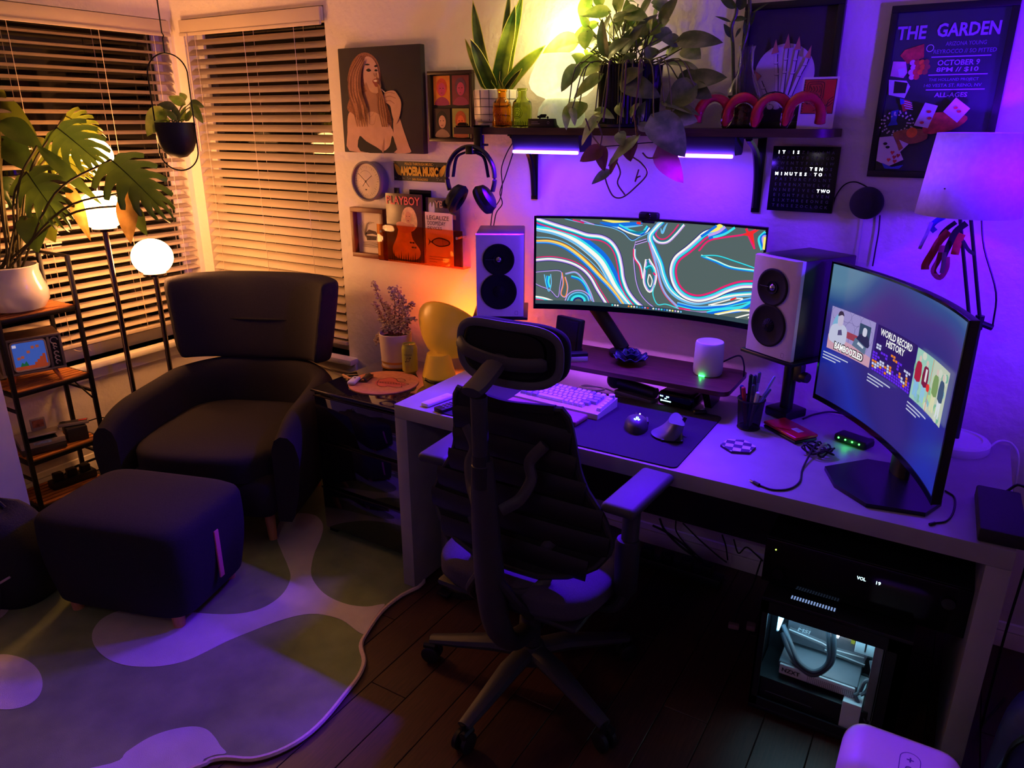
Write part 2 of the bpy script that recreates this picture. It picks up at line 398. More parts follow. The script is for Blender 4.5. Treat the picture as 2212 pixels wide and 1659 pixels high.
# night stand of black glass drawers
NX0, NX1, NYF, NYB, NZ = -2.14, -1.682, -.655, -.14, .66
ns = thing('night_stand', 'glossy black glass chest of drawers between armchair and desk', 'night stand', ((NX0+NX1)/2, (NYF+NYB)/2, .0085))
NXm = Matrix.Translation((-(NX0+NX1)/2, -(NYF+NYB)/2, -.0085))
ngl = M('black_mirror_glass', (16, 15, 18), rough=.05, var=0, spec=.9, coat=1)
trimm = M('bevel_trim', (70, 62, 60), rough=.2, metal=.8, var=.05)
MB().bx(NX0, NX1, NYF+.012, NYB, .03, NZ-.012, .002, X=NXm).build('body', ngl, ns)
MB().bx(NX0-.006, NX1+.006, NYF-.004, NYB, NZ-.012, NZ, .004, X=NXm).build('top', ngl, ns)
zs = [.03, .235, .44, .642]
for k in range(3):
    d = MB().bx(NX0+.01, NX1-.012, NYF, NYF+.014, zs[k]+.006, zs[k+1]-.006, .004, X=NXm).build('drawer', ngl, ns)
    MB().bx(NX0+.008, NX1-.01, NYF-.004, NYF, zs[k+1]-.011, zs[k+1]-.004, .0015, X=NXm).build('pull_edge', trimm, d)
for a in (NX0+.03, NX1-.03):
    for b in (NYF+.04, NYB-.04): MB().bx(a-.02, a+.02, b-.02, b+.02, .0085, .03, X=NXm).build('foot', blk, ns)

# armchair
AC = V((-2.63, -.655, .0085)); AY = R(24)
ac = thing('armchair', 'dark charcoal wing armchair with low curved arms in the window corner', 'armchair', AC, AY)
def shell_prof(a):  # horseshoe of arm and low back, a: -1 (left arm front) .. 0 (back) .. 1 (right arm front)
    t = abs(a); s = 1 if a >= 0 else -1
    if t < .42: ang = t/.42*R(72); x = .37*math.sin(ang); y = .36-.30*(1-math.cos(ang))
    else:
        q = (t-.42)/.58; x = .352+.028*math.sin(q*PI/2); y = .153-.51*q
    return s*x, y
def rim(a):
    t = abs(a); return .565+.055*(1-t)**1.5 if t < .75 else .572-.07*((t-.75)/.25)**2
mb = MB(); n = 48; th = .062
vs = []; ring = 14
for i in range(n+1):
    a = -1+2*i/n; x, y = shell_prof(a); x2, y2 = shell_prof(min(1, a+.01)); x1, y1 = shell_prof(max(-1, a-.01))
    t = V((x2-x1, y2-y1, 0)).normalized(); nn = V((-t.y, t.x, 0))
    if nn.dot(V((x, y-.0, 0))) < 0: nn = -nn
    h = rim(a); zb = .13
    prof = [(-th, zb+.0), (-th, .30), (-th*.98, h-.06), (-th*.72, h-.018), (-th*.25, h), (th*.3, h-.003), (th*.75, h-.03), (th, h-.09), (th*.96, .36), (th*.7, .25), (th*.35, .17), (0, zb)]
    fr = 1 - .10*max(0, (abs(a)-.9)/.1)
    for u, z in prof: vs.append((x+nn.x*u*fr, y+nn.y*u*fr, z))
k = len(prof)
fs = [(i*k+j, i*k+(j+1) % k, (i+1)*k+(j+1) % k, (i+1)*k+j) for i in range(n) for j in range(k)]
fs += [tuple(range(k)), tuple(reversed(range(n*k, n*k+k)))]
mb.add(vs, fs); sh = mb.build('arm_shell', fabric, ac, ang=50)
md = sh.modifiers.new('s', 'SUBSURF'); md.levels = 1; md.render_levels = 1
mb = MB()
def seat_fn(z0, z1, bul):
    def f(u, v):
        a = 2*PI*u; c, s = math.cos(a), math.sin(a)
        ex = abs(c)**.55*(1 if c > 0 else -1); ey = abs(s)**.55*(1 if s > 0 else -1)
        q = v
        rr = 1 if q < .7 else math.sqrt(max(0, 1-((q-.7)/.3)**2))**.6
        z = z0+(z1-z0)*min(1, q/.7) if q < .7 else z1+bul*(1-((1-(q-.7)/.3))**2)
        return (.318*ex*rr, -.06+.335*ey*rr, z)
    return f
mb.sheet(seat_fn(.30, .385, .035), 40, 14, wu=True); mb.build('seat_cushion', fabric, ac, ang=70)
mb = MB().box((0, -.06, .225), (.64, .64, .19), .06, 3); mb.build('base', fabric, ac)
# winged head rest: thick pad that wraps forward at its ends
mb = MB(); nu = 26
vs = []
for i in range(nu+1):
    u = -1+2*i/nu; au = abs(u)
    x = .395*math.sin(u*R(78))/math.sin(R(78)); y = .355-.175*au**2.6; lean = .05
    tx, ty = 1, -.175*2.6*(au**1.6)*(1 if u > 0 else -1)/.395*.8; t = V((tx, ty, 0)).normalized(); nn = V((t.y, -t.x, 0))
    zt = .985+.012*(1-au**2); zb = .595+.035*au**2
    thk = .058*(1-.25*au**8); k0 = len(vs)
    for q in range(16):
        a = 2*PI*q/16; ca, sa = math.cos(a), math.sin(a)
        zz_ = (zt+zb)/2+(zt-zb)/2*abs(sa)**.22*(1 if sa > 0 else -1); off = thk*abs(ca)**.35*(1 if ca > 0 else -1)
        tuft = 0
        tilt = lean*(zz_-zb)/(zt-zb)
        tpr = .87+.13*(zz_-zb)/(zt-zb); vs.append((x*tpr+nn.x*off, y+nn.y*off+tilt, zz_))
fs = [(i*16+j, (i+1)*16+j, (i+1)*16+(j+1) % 16, i*16+(j+1) % 16) for i in range(nu) for j in range(16)]
fs += [tuple(range(16)), tuple(reversed(range(nu*16, nu*16+16)))]
mb.add(vs, fs); hb = mb.build('head_rest', fabric, ac, ang=60); md = hb.modifiers.new('s', 'SUBSURF'); md.levels = 1; md.render_levels = 1
MB().tube([(-.16, .318, .79), (0, .322, .788), (.16, .318, .79)], [.004, .007, .004], 8).build('seam', M('seam_dark', (14, 12, 15), rough=1), hb)
oak = M('beech_leg', (190, 132, 88), rough=.5, var=.15, scale=12, stretch=(8, 8, 1))
for sx, sy in ((-.24, -.27), (.24, -.27), (-.24, .2), (.24, .2)): MB().cyl((sx, sy, .14), (sx*1.06, sy*1.06, 0), .024, 14, .017).build('leg', oak, ac)

# ottoman
OT = V((-2.365, -1.300, .0085)); OY = R(17.4)
ot = thing('ottoman', 'dark charcoal cube ottoman with a pink side tab in front of the armchair', 'ottoman', OT, OY)
def ot_fn(u, v):
    a = 2*PI*u; c, s = math.cos(a), math.sin(a); e = .33
    ex = abs(c)**e*(1 if c > 0 else -1); ey = abs(s)**e*(1 if s > 0 else -1)
    if v < .12: z = .052; k = v/.12*.9
    elif v < .7: q = (v-.12)/.58; z = .052+.298*q; k = .9+.1*math.sin(q*PI*.62)
    else:
        q = min(1, (v-.7)/.3); k = (1-q**2.2)*math.sin(PI*.62)*.1+.9*(1-q**2.6) if q < 1 else 0; z = .35+.06*(1-(1-q)**2.4)
        k = max(k, 0)
    return (.302*ex*k, .222*ey*k, z)
mb = MB().sheet(ot_fn, 48, 22, wu=True); mb.build('cushion', fabric, ot, ang=70)
MB().bx(.3, .306, -.022, .0, .125, .31, .001, X=Matrix.Rotation(0, 4, 'Z')).build('side_tab', M('pink_webbing', (196, 96, 116), rough=.8, var=.1, scale=200), ot)
for sx in (-.21, .21):
    for sy in (-.15, .15): MB().cyl((sx, sy, .06), (sx, sy, 0), .024, 14, .02).build('foot', oak, ot)

# ---------------------------------------------------------------- office chair
OC = V((-.94, -.975, 0))
oc_ = thing('office_chair', 'black mesh office chair with headrest and spine pole, pulled up to the desk', 'office chair', OC)
grey = M('chair_plastic', (54, 52, 58), rough=.5, var=.08, scale=200, bump=.05, bscale=900)
dk = M('chair_frame', (36, 34, 40), rough=.5, var=.1)
meshm = M('chair_mesh', (20, 19, 22), rough=.9, var=.3, scale=260)
seatm = M('chair_seat_fabric', (66, 58, 76), rough=.95, var=.15, scale=300, bump=.2, bscale=600)
for k in range(5):
    a = R(194+72*k); d = V((math.cos(a), math.sin(a), 0)); e = d*.335
    arm = MB().tube([d*.03+V((0, 0, .125)), d*.12+V((0, 0, .122)), d*.24+V((0, 0, .098)), e+V((0, 0, .082))], [.034, .034, .027, .021], 10, flat=[.7, .75, .7, .65], ref=(0, 0, 1)).build('base_arm', grey, oc_)
    c = MB(); t = V((-d.y, d.x, 0))
    pz = e+V((0, 0, .031))
    for s in (-1, 1):
        X = frame(pz+t*(.016*s), d, t); c.lathe([(.001, -.009), (.024, -.009), (.03, -.006), (.03, .006), (.024, .009), (.001, .009)], 20, X)
    c.cyl(pz+V((0, 0, .0)), pz+V((0, 0, .06)), .009, 10); c.tube([pz+t*.012+V((0, 0, .034))+d*q for q in (-.02, 0, .02)], .012, 8)
    c.build('caster', blk, oc_)
mb = MB().lathe([(.03, .08), (.048, .09), (.05, .135), (.036, .15), (.03, .15), (.03, .25), (.022, .25), (.022, .36)], 24); mb.build('gas_column', grey, oc_)
# spine: pole sleeve, thicker body, J-shaped sweep under the seat
MB().cyl((0, -.262, .86), (0, -.268, 1.045), .021, 18).build('pole', grey, oc_)
MB().lathe([(.024, 0), (.0245, .06), (.0225, .062), (.0225, .09)], 18, Matrix.Translation((0, -.262, .80))).build('collar', dk, oc_)
J = cat([(0, -.255, .875), (0, -.250, .76), (0, -.238, .60), (0, -.222, .46), (0, -.190, .33), (0, -.120, .235), (0, .0, .205), (0, .12, .215)], 5)
nJ = len(J)
MB().tube([tuple(p) for p in J], [.030+.016*math.sin(PI*min(1, i/nJ*1.15)) for i in range(nJ)], 12, flat=.72, ref=(0, -1, 0)).build('spine', grey, oc_, ang=60)
for s in (-1, 1):
    MB().tube([tuple(p) for p in cat([(s*.03, -.235, .52), (s*.085, -.20, .43), (s*.09, -.12, .36), (s*.10, .02, .37)], 5)], .013, 8).build('tilt_strut', dk, oc_)
MB().box((0, .0, .375), (.20, .26, .06), .02).build('mechanism', dk, oc_)
# seat
def seat2(u, v):
    a = 2*PI*u; c, s = math.cos(a), math.sin(a); e = .5
    ex = abs(c)**e*(1 if c > 0 else -1); ey = abs(s)**e*(1 if s > 0 else -1)
    k = 1 if v < .45 else math.sqrt(max(0, 1-((v-.45)/.55)**2))**.8
    z = .405+.07*min(1, v/.45) if v < .45 else .475+.03*(1-(1-(v-.45)/.55)**2)
    if v < .2: k = .9+.1*v/.2
    return (.262*ex*k, .06+.25*ey*k, z-.022-(.02*max(0, ey) if v > .3 else 0))
MB().sheet(seat2, 40, 14, wu=True).build('seat', seatm, oc_, ang=70)
MB().box((0, .055, .382), (.46, .44, .02), .009).build('seat_pan', dk, oc_)
# back: arched horizontal ribs between two side rails, shaped like an A, with mesh behind
BW = [(0, .10), (.05, .195), (.12, .25), (.2, .279), (.27, .285), (.4, .258), (.55, .208), (.65, .190), (.8, .180), (.95, .171), (1, .155)]
def back_w(v):
    for (a, p), (b, q) in zip(BW, BW[1:]):
        if v <= b: return p+(q-p)*(v-a)/(b-a)
    return BW[-1][1]
def bfn(u, v):
    x = (2*u-1)*back_w(v); return (x, -.142+.030*math.sin(v*PI)+.45*x*x, .500+.495*v-.012*(1-(2*u-1)**2)*(1 if v > .9 else 0))
mb = MB().sheet(bfn, 20, 30); m = mb.build('back_mesh', meshm, oc_, ang=80)
md = m.modifiers.new('t', 'SOLIDIFY'); md.thickness = .012; md.offset = 0
rail = [bfn(0, v/24) for v in range(25)]+[bfn(u/10, 1) for u in range(1, 10)]+[bfn(1, 1-v/24) for v in range(25)]+[bfn(1-u/10, 0) for u in range(1, 10)]
MB().tube(rail, .0105, 8, closed=True).build('back_frame', dk, oc_)
for k in range(6):
    v = .10+.145*k
    pts = [bfn(u/12, v+.03*math.sin(PI*u/12)) for u in range(13)]
    MB().tube([(p[0], p[1]-.012, p[2]) for p in pts], .032, 6, flat=.2, ref=(0, -1, 0)).build('back_rib', blk, oc_)
for s in (-1, 1):
    for z0 in (.50, .76):
        p = [(s*.04, -.235, z0-.03), (s*.075, -.20, z0-.005), (s*.095, -.175, z0+.045), (s*.085, -.165, z0+.09), (s*.12, -.15, z0+.14)] if z0 > .6 else [(s*.04, -.215, z0-.03), (s*.09, -.16, z0-.04), (s*.12, -.12, z0+.0), (s*.11, -.13, z0+.07), (s*.13, -.12, z0+.11)]
        MB().tube([tuple(q) for q in cat(p, 5)], .0165, 8, flat=.55, ref=(0, -1, 0)).build('back_bracket', grey, oc_)
MB().tube([tuple(q) for q in cat([(-.14, -.135, .992), (-.07, -.142, .986), (0, -.146, .982), (.07, -.142, .986), (.14, -.135, .992)], 4)], .014, 8).build('top_roll', meshm, oc_)
# head rest
def hr(u, v, d=0, grow=0):
    a = 2*PI*u; c, s = math.cos(a), math.sin(a); e = .62
    ex = abs(c)**e*(1 if c > 0 else -1); ez = abs(s)**e*(1 if s > 0 else -1)
    x = (.158+grow)*ex; z = 1.122+(.086+grow)*ez-.012*(1-abs(ex)**2)*(1 if ez > 0 else 0)*.6
    return x, z
def hry(x): return -.125+1.2*x*x*.9
def hfn(u, v):
    q = abs(2*v-1); k = math.sqrt(max(0, 1-q**3)) if q > .35 else 1
    x, z = hr(u, v); x *= .72+.28*k; z = 1.122+(z-1.122)*(.72+.28*k)
    return (x, hry(x)+(.5-v)*-.05, z)
mb = MB().sheet(hfn, 44, 10, wu=True)
mb.flat([(0, 0)]*0+[(p[0], p[2]) for p in [hfn(k/44, 0) for k in range(44)]], 0, Matrix(((1, 0, 0, 0), (0, 0, 0, -.125-.025), (0, 1, 0, 0), (0, 0, 0, 1))))
mb.flat([(p[0], p[2]) for p in [hfn(k/44, 1) for k in range(44)]], 0, Matrix(((1, 0, 0, 0), (0, 0, 0, -.125+.025), (0, 1, 0, 0), (0, 0, 0, 1))))
hd = mb.build('head_rest', meshm, oc_, ang=60)
MB().tube([(hr(k/60, 0)[0]*.93, hry(hr(k/60, 0)[0]*.93)-.028, 1.122+(hr(k/60, 0)[1]-1.122)*.91) for k in range(60)], .0115, 8, closed=True, flat=.45, ref=(0, -1, 0)).build('piping', M('headrest_rim', (84, 80, 90), rough=.5), hd)
MB().tube([tuple(q) for q in cat([(-.150, -.135, 1.135), (-.10, -.166, 1.118), (0, -.182, 1.108), (.07, -.176, 1.108), (.125, -.156, 1.112)], 5)], [.006]+[.018]*19+[.012], 10, flat=.55, ref=(0, -1, 0)).build('head_bar', grey, hd)
MB().tube([tuple(q) for q in cat([(0, -.160, 1.115), (-.004, -.195, 1.098), (-.006, -.25, 1.072), (-.006, -.292, 1.060)], 5)], [.022, .024, .028, .030, .031, .032, .033, .033, .033, .033, .033, .033, .033, .033, .032, .03], 10, flat=.45, ref=(0, -.4, 1)).build('neck_arm', grey, oc_)
# arms
for s in (-1, 1):
    ar = MB().box((s*.303, .045, .728), (.098, .265, .03), .014, 3, rz=R(-3*s)).build('arm_pad', M('arm_pad', (62, 58, 66), rough=.6, var=.06), oc_)
    MB().cyl((s*.295, .01, .45), (s*.298, .02, .715), .024, 14).build('arm_post', grey, oc_)
    MB().lathe([(.026, 0), (.033, .01), (.034, .16), (.03, .17)], 16, Matrix.Translation((s*.294, .01, .43))).build('arm_sleeve', dk, oc_)
    MB().tube([tuple(q) for q in cat([(s*.294, .01, .50), (s*.293, .005, .42), (s*.25, 0, .372), (s*.13, 0, .372)], 5)], .024, 10, flat=.7).build('arm_support', dk, oc_)
# ================================================================ leaves
def leaf_mesh(L, Wd, bend=.15, fold=.18, shape='heart', n=9, twist=0, splits=0):
    """leaf along +x, width in y, bends down (-z) towards the tip"""
    mb = MB(); vs = []; fs = []; m = 4
    def half(t):
        if shape == 'heart': return (max(0, math.sin(PI*min(1, t**.62)))**.75)*(1 if t > .0 else 0)
        if shape == 'blade': return min(1, (t*9)**.5)*(1-t**3.2)**.9 if t < 1 else 0
        if shape == 'lance': return math.sin(PI*t**.8)**.9
        return math.sin(PI*t)
    for i in range(n+1):
        t = i/n; h = half(t)*Wd/2
        cx = L*math.sin(bend*t*2.2)/(bend*2.2) if abs(bend) > 1e-3 else L*t
        cz = -L*(1-math.cos(bend*t*2.2))/(bend*2.2) if abs(bend) > 1e-3 else 0
        back = (-.10*L*(1-t)**6) if shape == 'heart' else 0
        for j in range(-m, m+1):
            q = j/m; y = h*q; z = cz+abs(q)*h*fold+.02*L*math.sin(t*9+q*2)*abs(q)*.5
            a = twist*t; vs.append((cx+back*abs(q)**1.0, y*math.cos(a)-0*z, z+y*math.sin(a)))
    c = 2*m+1
    for i in range(n):
        for j in range(c-1):
            if splits and abs(j-m+.5) > 1.2 and i in (2, 4, 6) and (j in (0, 1, c-2, c-3)): continue
            fs.append((i*c+j, (i+1)*c+j, (i+1)*c+j+1, i*c+j+1))
    mb.add(vs, fs); return mb
def monstera_mesh(L, Wd, bend=.3, nfin=5):
    """leaf cut into curved fingers on both sides of the midrib"""
    mb = MB(); ns, nq = 7, 3
    for side in (-1, 1):
        for k in range(nfin):
            tc = (k+.5)/nfin; vs = []
            for i in range(ns+1):
                sN = i/ns; op = min(1, max(0, (sN-.42)/.3)); half = .5/nfin*(1-.42*op*op*(3-2*op))
                if sN > .85: half *= 1-.55*((sN-.85)/.15)**2
                for q in range(nq+1):
                    t = min(1, max(0, tc+half*(2*q/nq-1))); th = R(128-112*t); ln = Wd/2*(.92+.18*math.sin(PI*t))*(1-.30*t)*(1-.10*(2*q/nq-1)**2*op)
                    cur = th-.35*sN*sN
                    X_ = L*(.04+.90*t)+ln*sN*math.cos(cur); Y_ = side*ln*sN*math.sin(cur)
                    Z_ = -L*bend*t*t-Wd*.22*sN*sN+.012*math.sin((q/nq)*PI)*sN
                    vs.append((X_, Y_, Z_))
            c = nq+1; fs = [(i*c+q, (i+1)*c+q, (i+1)*c+q+1, i*c+q+1) if side < 0 else (i*c+q+1, (i+1)*c+q+1, (i+1)*c+q, i*c+q) for i in range(ns) for q in range(nq)]
            mb.add(vs, fs)
    mb.tube([(L*t, 0, -L*bend*t*t+.002) for t in (0, .2, .4, .6, .8, 1)], [.003, .0026, .0022, .0018, .0014, .0008], 5)
    return mb
def leafmat(name, a, b, rough=.38, scale=22, trans=.0, veins=0):
    m = M(name, a, rough=rough, var=.01, scale=scale, detail=5)
    r = [n for n in m.node_tree.nodes if n.type == 'VALTORGB'][0]
    r.color_ramp.elements[0].color = lin(a)+(1,); r.color_ramp.elements[1].color = lin(b)+(1,)
    r.color_ramp.elements[0].position = .42; r.color_ramp.elements[1].position = .68
    b_ = m.node_tree.nodes['Principled BSDF']
    tr = m.node_tree.nodes.new('ShaderNodeBsdfTranslucent'); mx = m.node_tree.nodes.new('ShaderNodeMixShader'); mx.inputs[0].default_value = .32
    m.node_tree.links.new(r.outputs[0], tr.inputs[0])
    out = m.node_tree.nodes['Material Output']; m.node_tree.links.new(b_.outputs[0], mx.inputs[1]); m.node_tree.links.new(tr.outputs[0], mx.inputs[2]); m.node_tree.links.new(mx.outputs[0], out.inputs[0])
    return m
poth = leafmat('pothos_leaf', (112, 150, 56), (184, 198, 104), scale=16)
pothd = leafmat('pothos_leaf_dark', (78, 102, 56), (128, 140, 92), scale=18)
mons = leafmat('monstera_leaf', (44, 66, 26), (70, 92, 34), scale=6)
monsy = leafmat('monstera_leaf_pale', (96, 112, 36), (128, 134, 52), scale=6)
dried = leafmat('dried_leaf', (126, 100, 52), (168, 134, 78), rough=.6, scale=12)
def leaf_obj(name, mesh, base, tip, parent, up=(0, -.35, 1), inv=None):
    """place a +x leaf mesh so that it runs from base to tip"""
    base = V(base); tip = V(tip); x = (tip-base); L = x.length; u = V(up)
    X = frame(base, x, u-x.normalized()*u.dot(x.normalized()))
    if inv is not None: X = inv @ X
    return share(mesh, name, parent, X)

# ================================================================ wall shelf
SX0, SX1, SYF, SZ = -1.725, -.392, -.215, 1.647
sh = thing('wall_shelf', 'dark walnut wall shelf with plants and bottles above the monitor', 'shelf', ((SX0+SX1)/2, 0, SZ-.025))
ShX = Matrix.Translation((-(SX0+SX1)/2, 0, -(SZ-.025)))
brd = [(SX0, 0), (SX0, SYF)]+[(SX1-.06+.06*math.sin(R(a)), SYF+.06-.06*math.cos(R(a))) for a in range(0, 91, 15)]+[(SX1, 0)]
MB().prism(brd, SZ-.024, SZ, ShX).build('board', M('dark_walnut_board', (64, 40, 30), rough=.5, var=.35, scale=8, stretch=(1, 12, 12), detail=6), sh)
for bx_ in (-1.493, -.632):
    mb = MB(); mb.bx(bx_-.014, bx_+.014, -.006, 0, SZ-.27, SZ-.025, .001, X=ShX); mb.bx(bx_-.014, bx_+.014, -.185, 0, SZ-.030, SZ-.0245, .001, X=ShX)
    arc = cat([(bx_, -.175, SZ-.032), (bx_, -.075, SZ-.075), (bx_, -.025, SZ-.15), (bx_, -.008, SZ-.255)], 6)
    mb.tube([tuple(p) for p in arc], .012, 6, X=ShX, flat=.55, ref=(0, -1, -1)); mb.build('bracket', blkm, sh)
# violet light bars slung under the shelf
def light_bar(x0, x1, label, y=-.135):
    r = thing('light_bar', label, 'light', ((x0+x1)/2, y, SZ-.065), group='violet light bars under the wall shelf')
    l = x1-x0
    pr = [(-.052, .040), (.052, .040), (.055, .034), (.050, -.008), (.040, -.016), (-.040, -.016), (-.055, .03)]
    MB().prism(pr, -l/2, l/2, Matrix(((0, 0, 1, 0), (1, 0, 0, 0), (0, 1, 0, 0), (0, 0, 0, 1)))).build('housing', M('dark_bar_housing', (38, 34, 48), rough=.5, var=.06), r)
    MB().bx(-l/2+.004, l/2-.004, -.054, -.040, -.024, -.013, .003).build('diffuser', EL('violet_diffuser', (5, 1.2, 40), 1.0), r)
    area('light_bar_glow', (0, -.02, -.027), (0, -.1, -1), l, .05, LEDP, BARW, r)
    area('light_bar_throw', (0, -.050, -.026), (0, -.95, -1), l, .03, LEDP, BART, r, 105)
BARW = 1.3; BART = 7
light_bar(-1.487, -1.215, 'violet glowing light bar under the left half of the wall shelf')
light_bar(-.890, -.672, 'violet glowing light bar under the right half of the wall shelf')
# cables from the left bar to the speaker
for k, (lab, p) in enumerate([('thin dark cable hanging from the left light bar, nearer the headphones', [(1113, 300), (1095, 330), (1083, 365), (1085, 400), (1080, 430), (1065, 455), (1060, 488)]), ('thin dark cable hanging from the left light bar, crossing its twin', [(1118, 302), (1105, 340), (1092, 380), (1080, 415), (1085, 440), (1072, 460), (1066, 490)])]):
    MB().tube([tuple(q) for q in cat([at(a, b, y=-.05-.02*k) for a, b in p], 5)], .0022, 6).build('bar_cable', cable_m, label=lab, cat='cable', group='cables under the shelf')
p = [(1260, 322), (1300, 317), (1340, 314), (1390, 309), (1450, 306)]
MB().tube([tuple(q) for q in cat([at(a, b, y=-.10) for a, b in p], 5)], .002, 6).build('bar_cable', cable_m, label='short dark cable joining the two violet light bars', cat='cable', group='cables under the shelf')

# ================================================================ pictures on the back wall
canv = M('canvas_dark', (52, 46, 50), rough=.85, var=.12, scale=6, bump=.15, bscale=400)
pic = thing('painting', 'square canvas portrait of a long-haired woman eating, on dark ground', 'painting', (-2.235, 0, 1.75))
MB().bx(-.223, .223, -.032, -.001, -.212, .212, .003).build('canvas', canv, pic)
hair = M('paint_hair', (142, 92, 66), rough=.8, var=.35, scale=30, stretch=(5, 5, 1)); hair2 = M('paint_hair_light', (164, 112, 82), rough=.8, var=.3, scale=40, stretch=(6, 6, 1)); hair3 = M('paint_hair_dark', (112, 70, 50), rough=.8, var=.3, scale=30)
skin = M('paint_skin', (198, 156, 132), rough=.8, var=.08, scale=20); skin2 = M('paint_skin_shade', (160, 116, 94), rough=.8, var=.1, scale=20); pblack = M('paint_black', (26, 20, 22), rough=.8, var=.2, scale=30); plip = M('paint_lip', (140, 62, 60), rough=.7); pwhite = M('paint_white', (226, 216, 206), rough=.8)
def zp(u, v): return ((u-370)/545*.446-.0, (485-v)/710*.424)   # traced in a close-up of the canvas
a = ART()
P = lambda L_: [zp(*q) for q in L_]
a.poly(hair, P([(290, 165), (340, 190), (372, 240), (385, 330), (380, 400), (400, 470), (430, 560), (440, 640), (415, 690), (370, 650), (345, 560), (300, 520), (270, 560), (262, 650), (235, 700), (190, 640), (150, 560), (140, 520), (170, 430), (155, 340), (185, 240), (235, 180)]), 4)
a.poly(skin2, P([(262, 430), (345, 440), (350, 520), (360, 600), (300, 610), (250, 560)]), 4)
a.poly(skin, P([(135, 830), (130, 700), (140, 590), (165, 560), (230, 620), (290, 560), (350, 570), (420, 640), (450, 700), (440, 790), (370, 828)]), 3)
a.poly(skin, P([(455, 600), (490, 590), (520, 690), (550, 790), (555, 832), (440, 832), (450, 740)]), 3)
a.poly(pblack, P([(215, 725), (260, 760), (330, 800), (375, 826), (420, 790), (440, 720), (455, 760), (450, 832), (215, 832)]), 3)
a.poly(skin2, P([(370, 800), (385, 740), (378, 830), (366, 830)]), 3)
a.poly(skin, P([(285, 200), (330, 200), (362, 250), (372, 300), (378, 340), (385, 390), (368, 425), (335, 440), (295, 430), (275, 380), (268, 300)]), 4)
a.poly(skin2, P([(285, 360), (310, 420), (350, 436), (335, 442), (298, 434), (276, 390)]), 4)
a.poly(pblack, P([(282, 245), (300, 238), (318, 246), (300, 250)]), 3); a.poly(pblack, P([(345, 258), (358, 248), (368, 258), (358, 264)]), 3)
a.poly(pblack, P([(290, 280), (308, 270), (325, 284), (306, 292)]), 3); a.poly(pblack, P([(346, 284), (358, 276), (368, 288), (356, 292)]), 3)
a.poly(skin2, P([(338, 300), (350, 320), (362, 318), (345, 326)]), 3)
a.poly(plip, P([(330, 352), (350, 338), (374, 344), (372, 385), (350, 392), (338, 372)]), 4); a.poly(pwhite, P([(336, 352), (352, 345), (370, 350), (352, 360)]), 3)
a.poly(skin, P([(400, 450), (420, 425), (470, 420), (495, 450), (512, 490), (510, 540), (495, 600), (470, 640), (450, 580), (440, 520), (405, 490)]), 4)
for q in ([(410, 440), (440, 430), (475, 440)], [(405, 465), (440, 455), (480, 470)], [(405, 490), (440, 485), (470, 505)]): a.line(skin2, P(q), .003)
a.line(pwhite, P([(372, 390), (390, 410), (412, 432)]), .004)
for k in range(9):
    x0 = 200+k*9; a.line(hair2 if k % 2 else hair3, P([(250+k*5, 185+k*4), (x0-20, 300), (x0-35+k, 420), (x0-12+8*(k % 3), 540), (x0+8-6*(k % 2), 660)]), (lambda t, k=k: .002+(.008+.004*(k % 3))*math.sin(PI*t)))
for k in range(6): a.line(hair2 if k % 2 else hair3, P([(362+k*2, 300+k*15), (372+k*4, 430), (366+k*9, 540), (385+k*7, 660)]), .005)
a.line(skin2, P([(270, 590), (300, 640), (330, 640), (348, 580)]), .0016); a.line(skin2, P([(275, 560), (310, 590), (345, 550)]), .0014)
a.done('painted_portrait', pic, onwall(0, 0, -.0325))

frm = thing('picture_frame', 'narrow dark frame with four colourful portrait panels beside the painting', 'picture', (-1.88, 0, 1.724), group='pictures on the back wall')
fb = M('dark_wood_frame', (52, 34, 28), rough=.4, var=.2)
mb = MB()
for q in ((-.11, .11, .122, .135), (-.11, .11, -.135, -.122), (-.11, -.098, -.122, .122), (.098, .11, -.122, .122)): mb.bx(q[0], q[1], -.022, 0, q[2], q[3], .002)
mb.build('frame', fb, frm); MB().bx(-.098, .098, -.008, -.002, -.122, .122).build('backing', M('frame_backing', (30, 22, 26), rough=.6), frm)
a = ART()
for (cx, cy, bg, fc, hc) in ((-.047, .062, (226, 140, 42), (196, 60, 120), (210, 74, 50)), (.047, .062, (128, 52, 66), (196, 70, 120), (96, 60, 84)), (-.047, -.062, (56, 34, 36), (206, 160, 130), (24, 18, 22)), (.047, -.062, (150, 150, 70), (220, 110, 60), (176, 86, 40))):
    n_ = '%d%d%d' % bg
    a.poly(M('pop_bg'+n_, bg, rough=.6, var=.12, scale=30), rect(cx-.041, cy-.055, cx+.041, cy+.055))
    a.poly(M('pop_b'+n_, tuple(int(v*.8) for v in fc), rough=.6), [(cx-.034, cy-.055), (cx+.034, cy-.055), (cx+.026, cy-.034), (cx, cy-.024), (cx-.026, cy-.034)], 3)
    a.poly(M('pop_h'+n_, hc, rough=.6, var=.2, scale=60), ell(cx, cy+.012, .027, .034)); a.poly(M('pop_f'+n_, fc, rough=.6, var=.15, scale=50), ell(cx+.001, cy+.004, .018, .025))
    a.poly(pblack, ell(cx-.007, cy+.008, .003, .0016, 10)); a.poly(pblack, ell(cx+.008, cy+.008, .003, .0016, 10)); a.poly(plip, ell(cx, cy-.010, .005, .0016, 10))
a.done('print', frm, onwall(0, 0, -.0085))

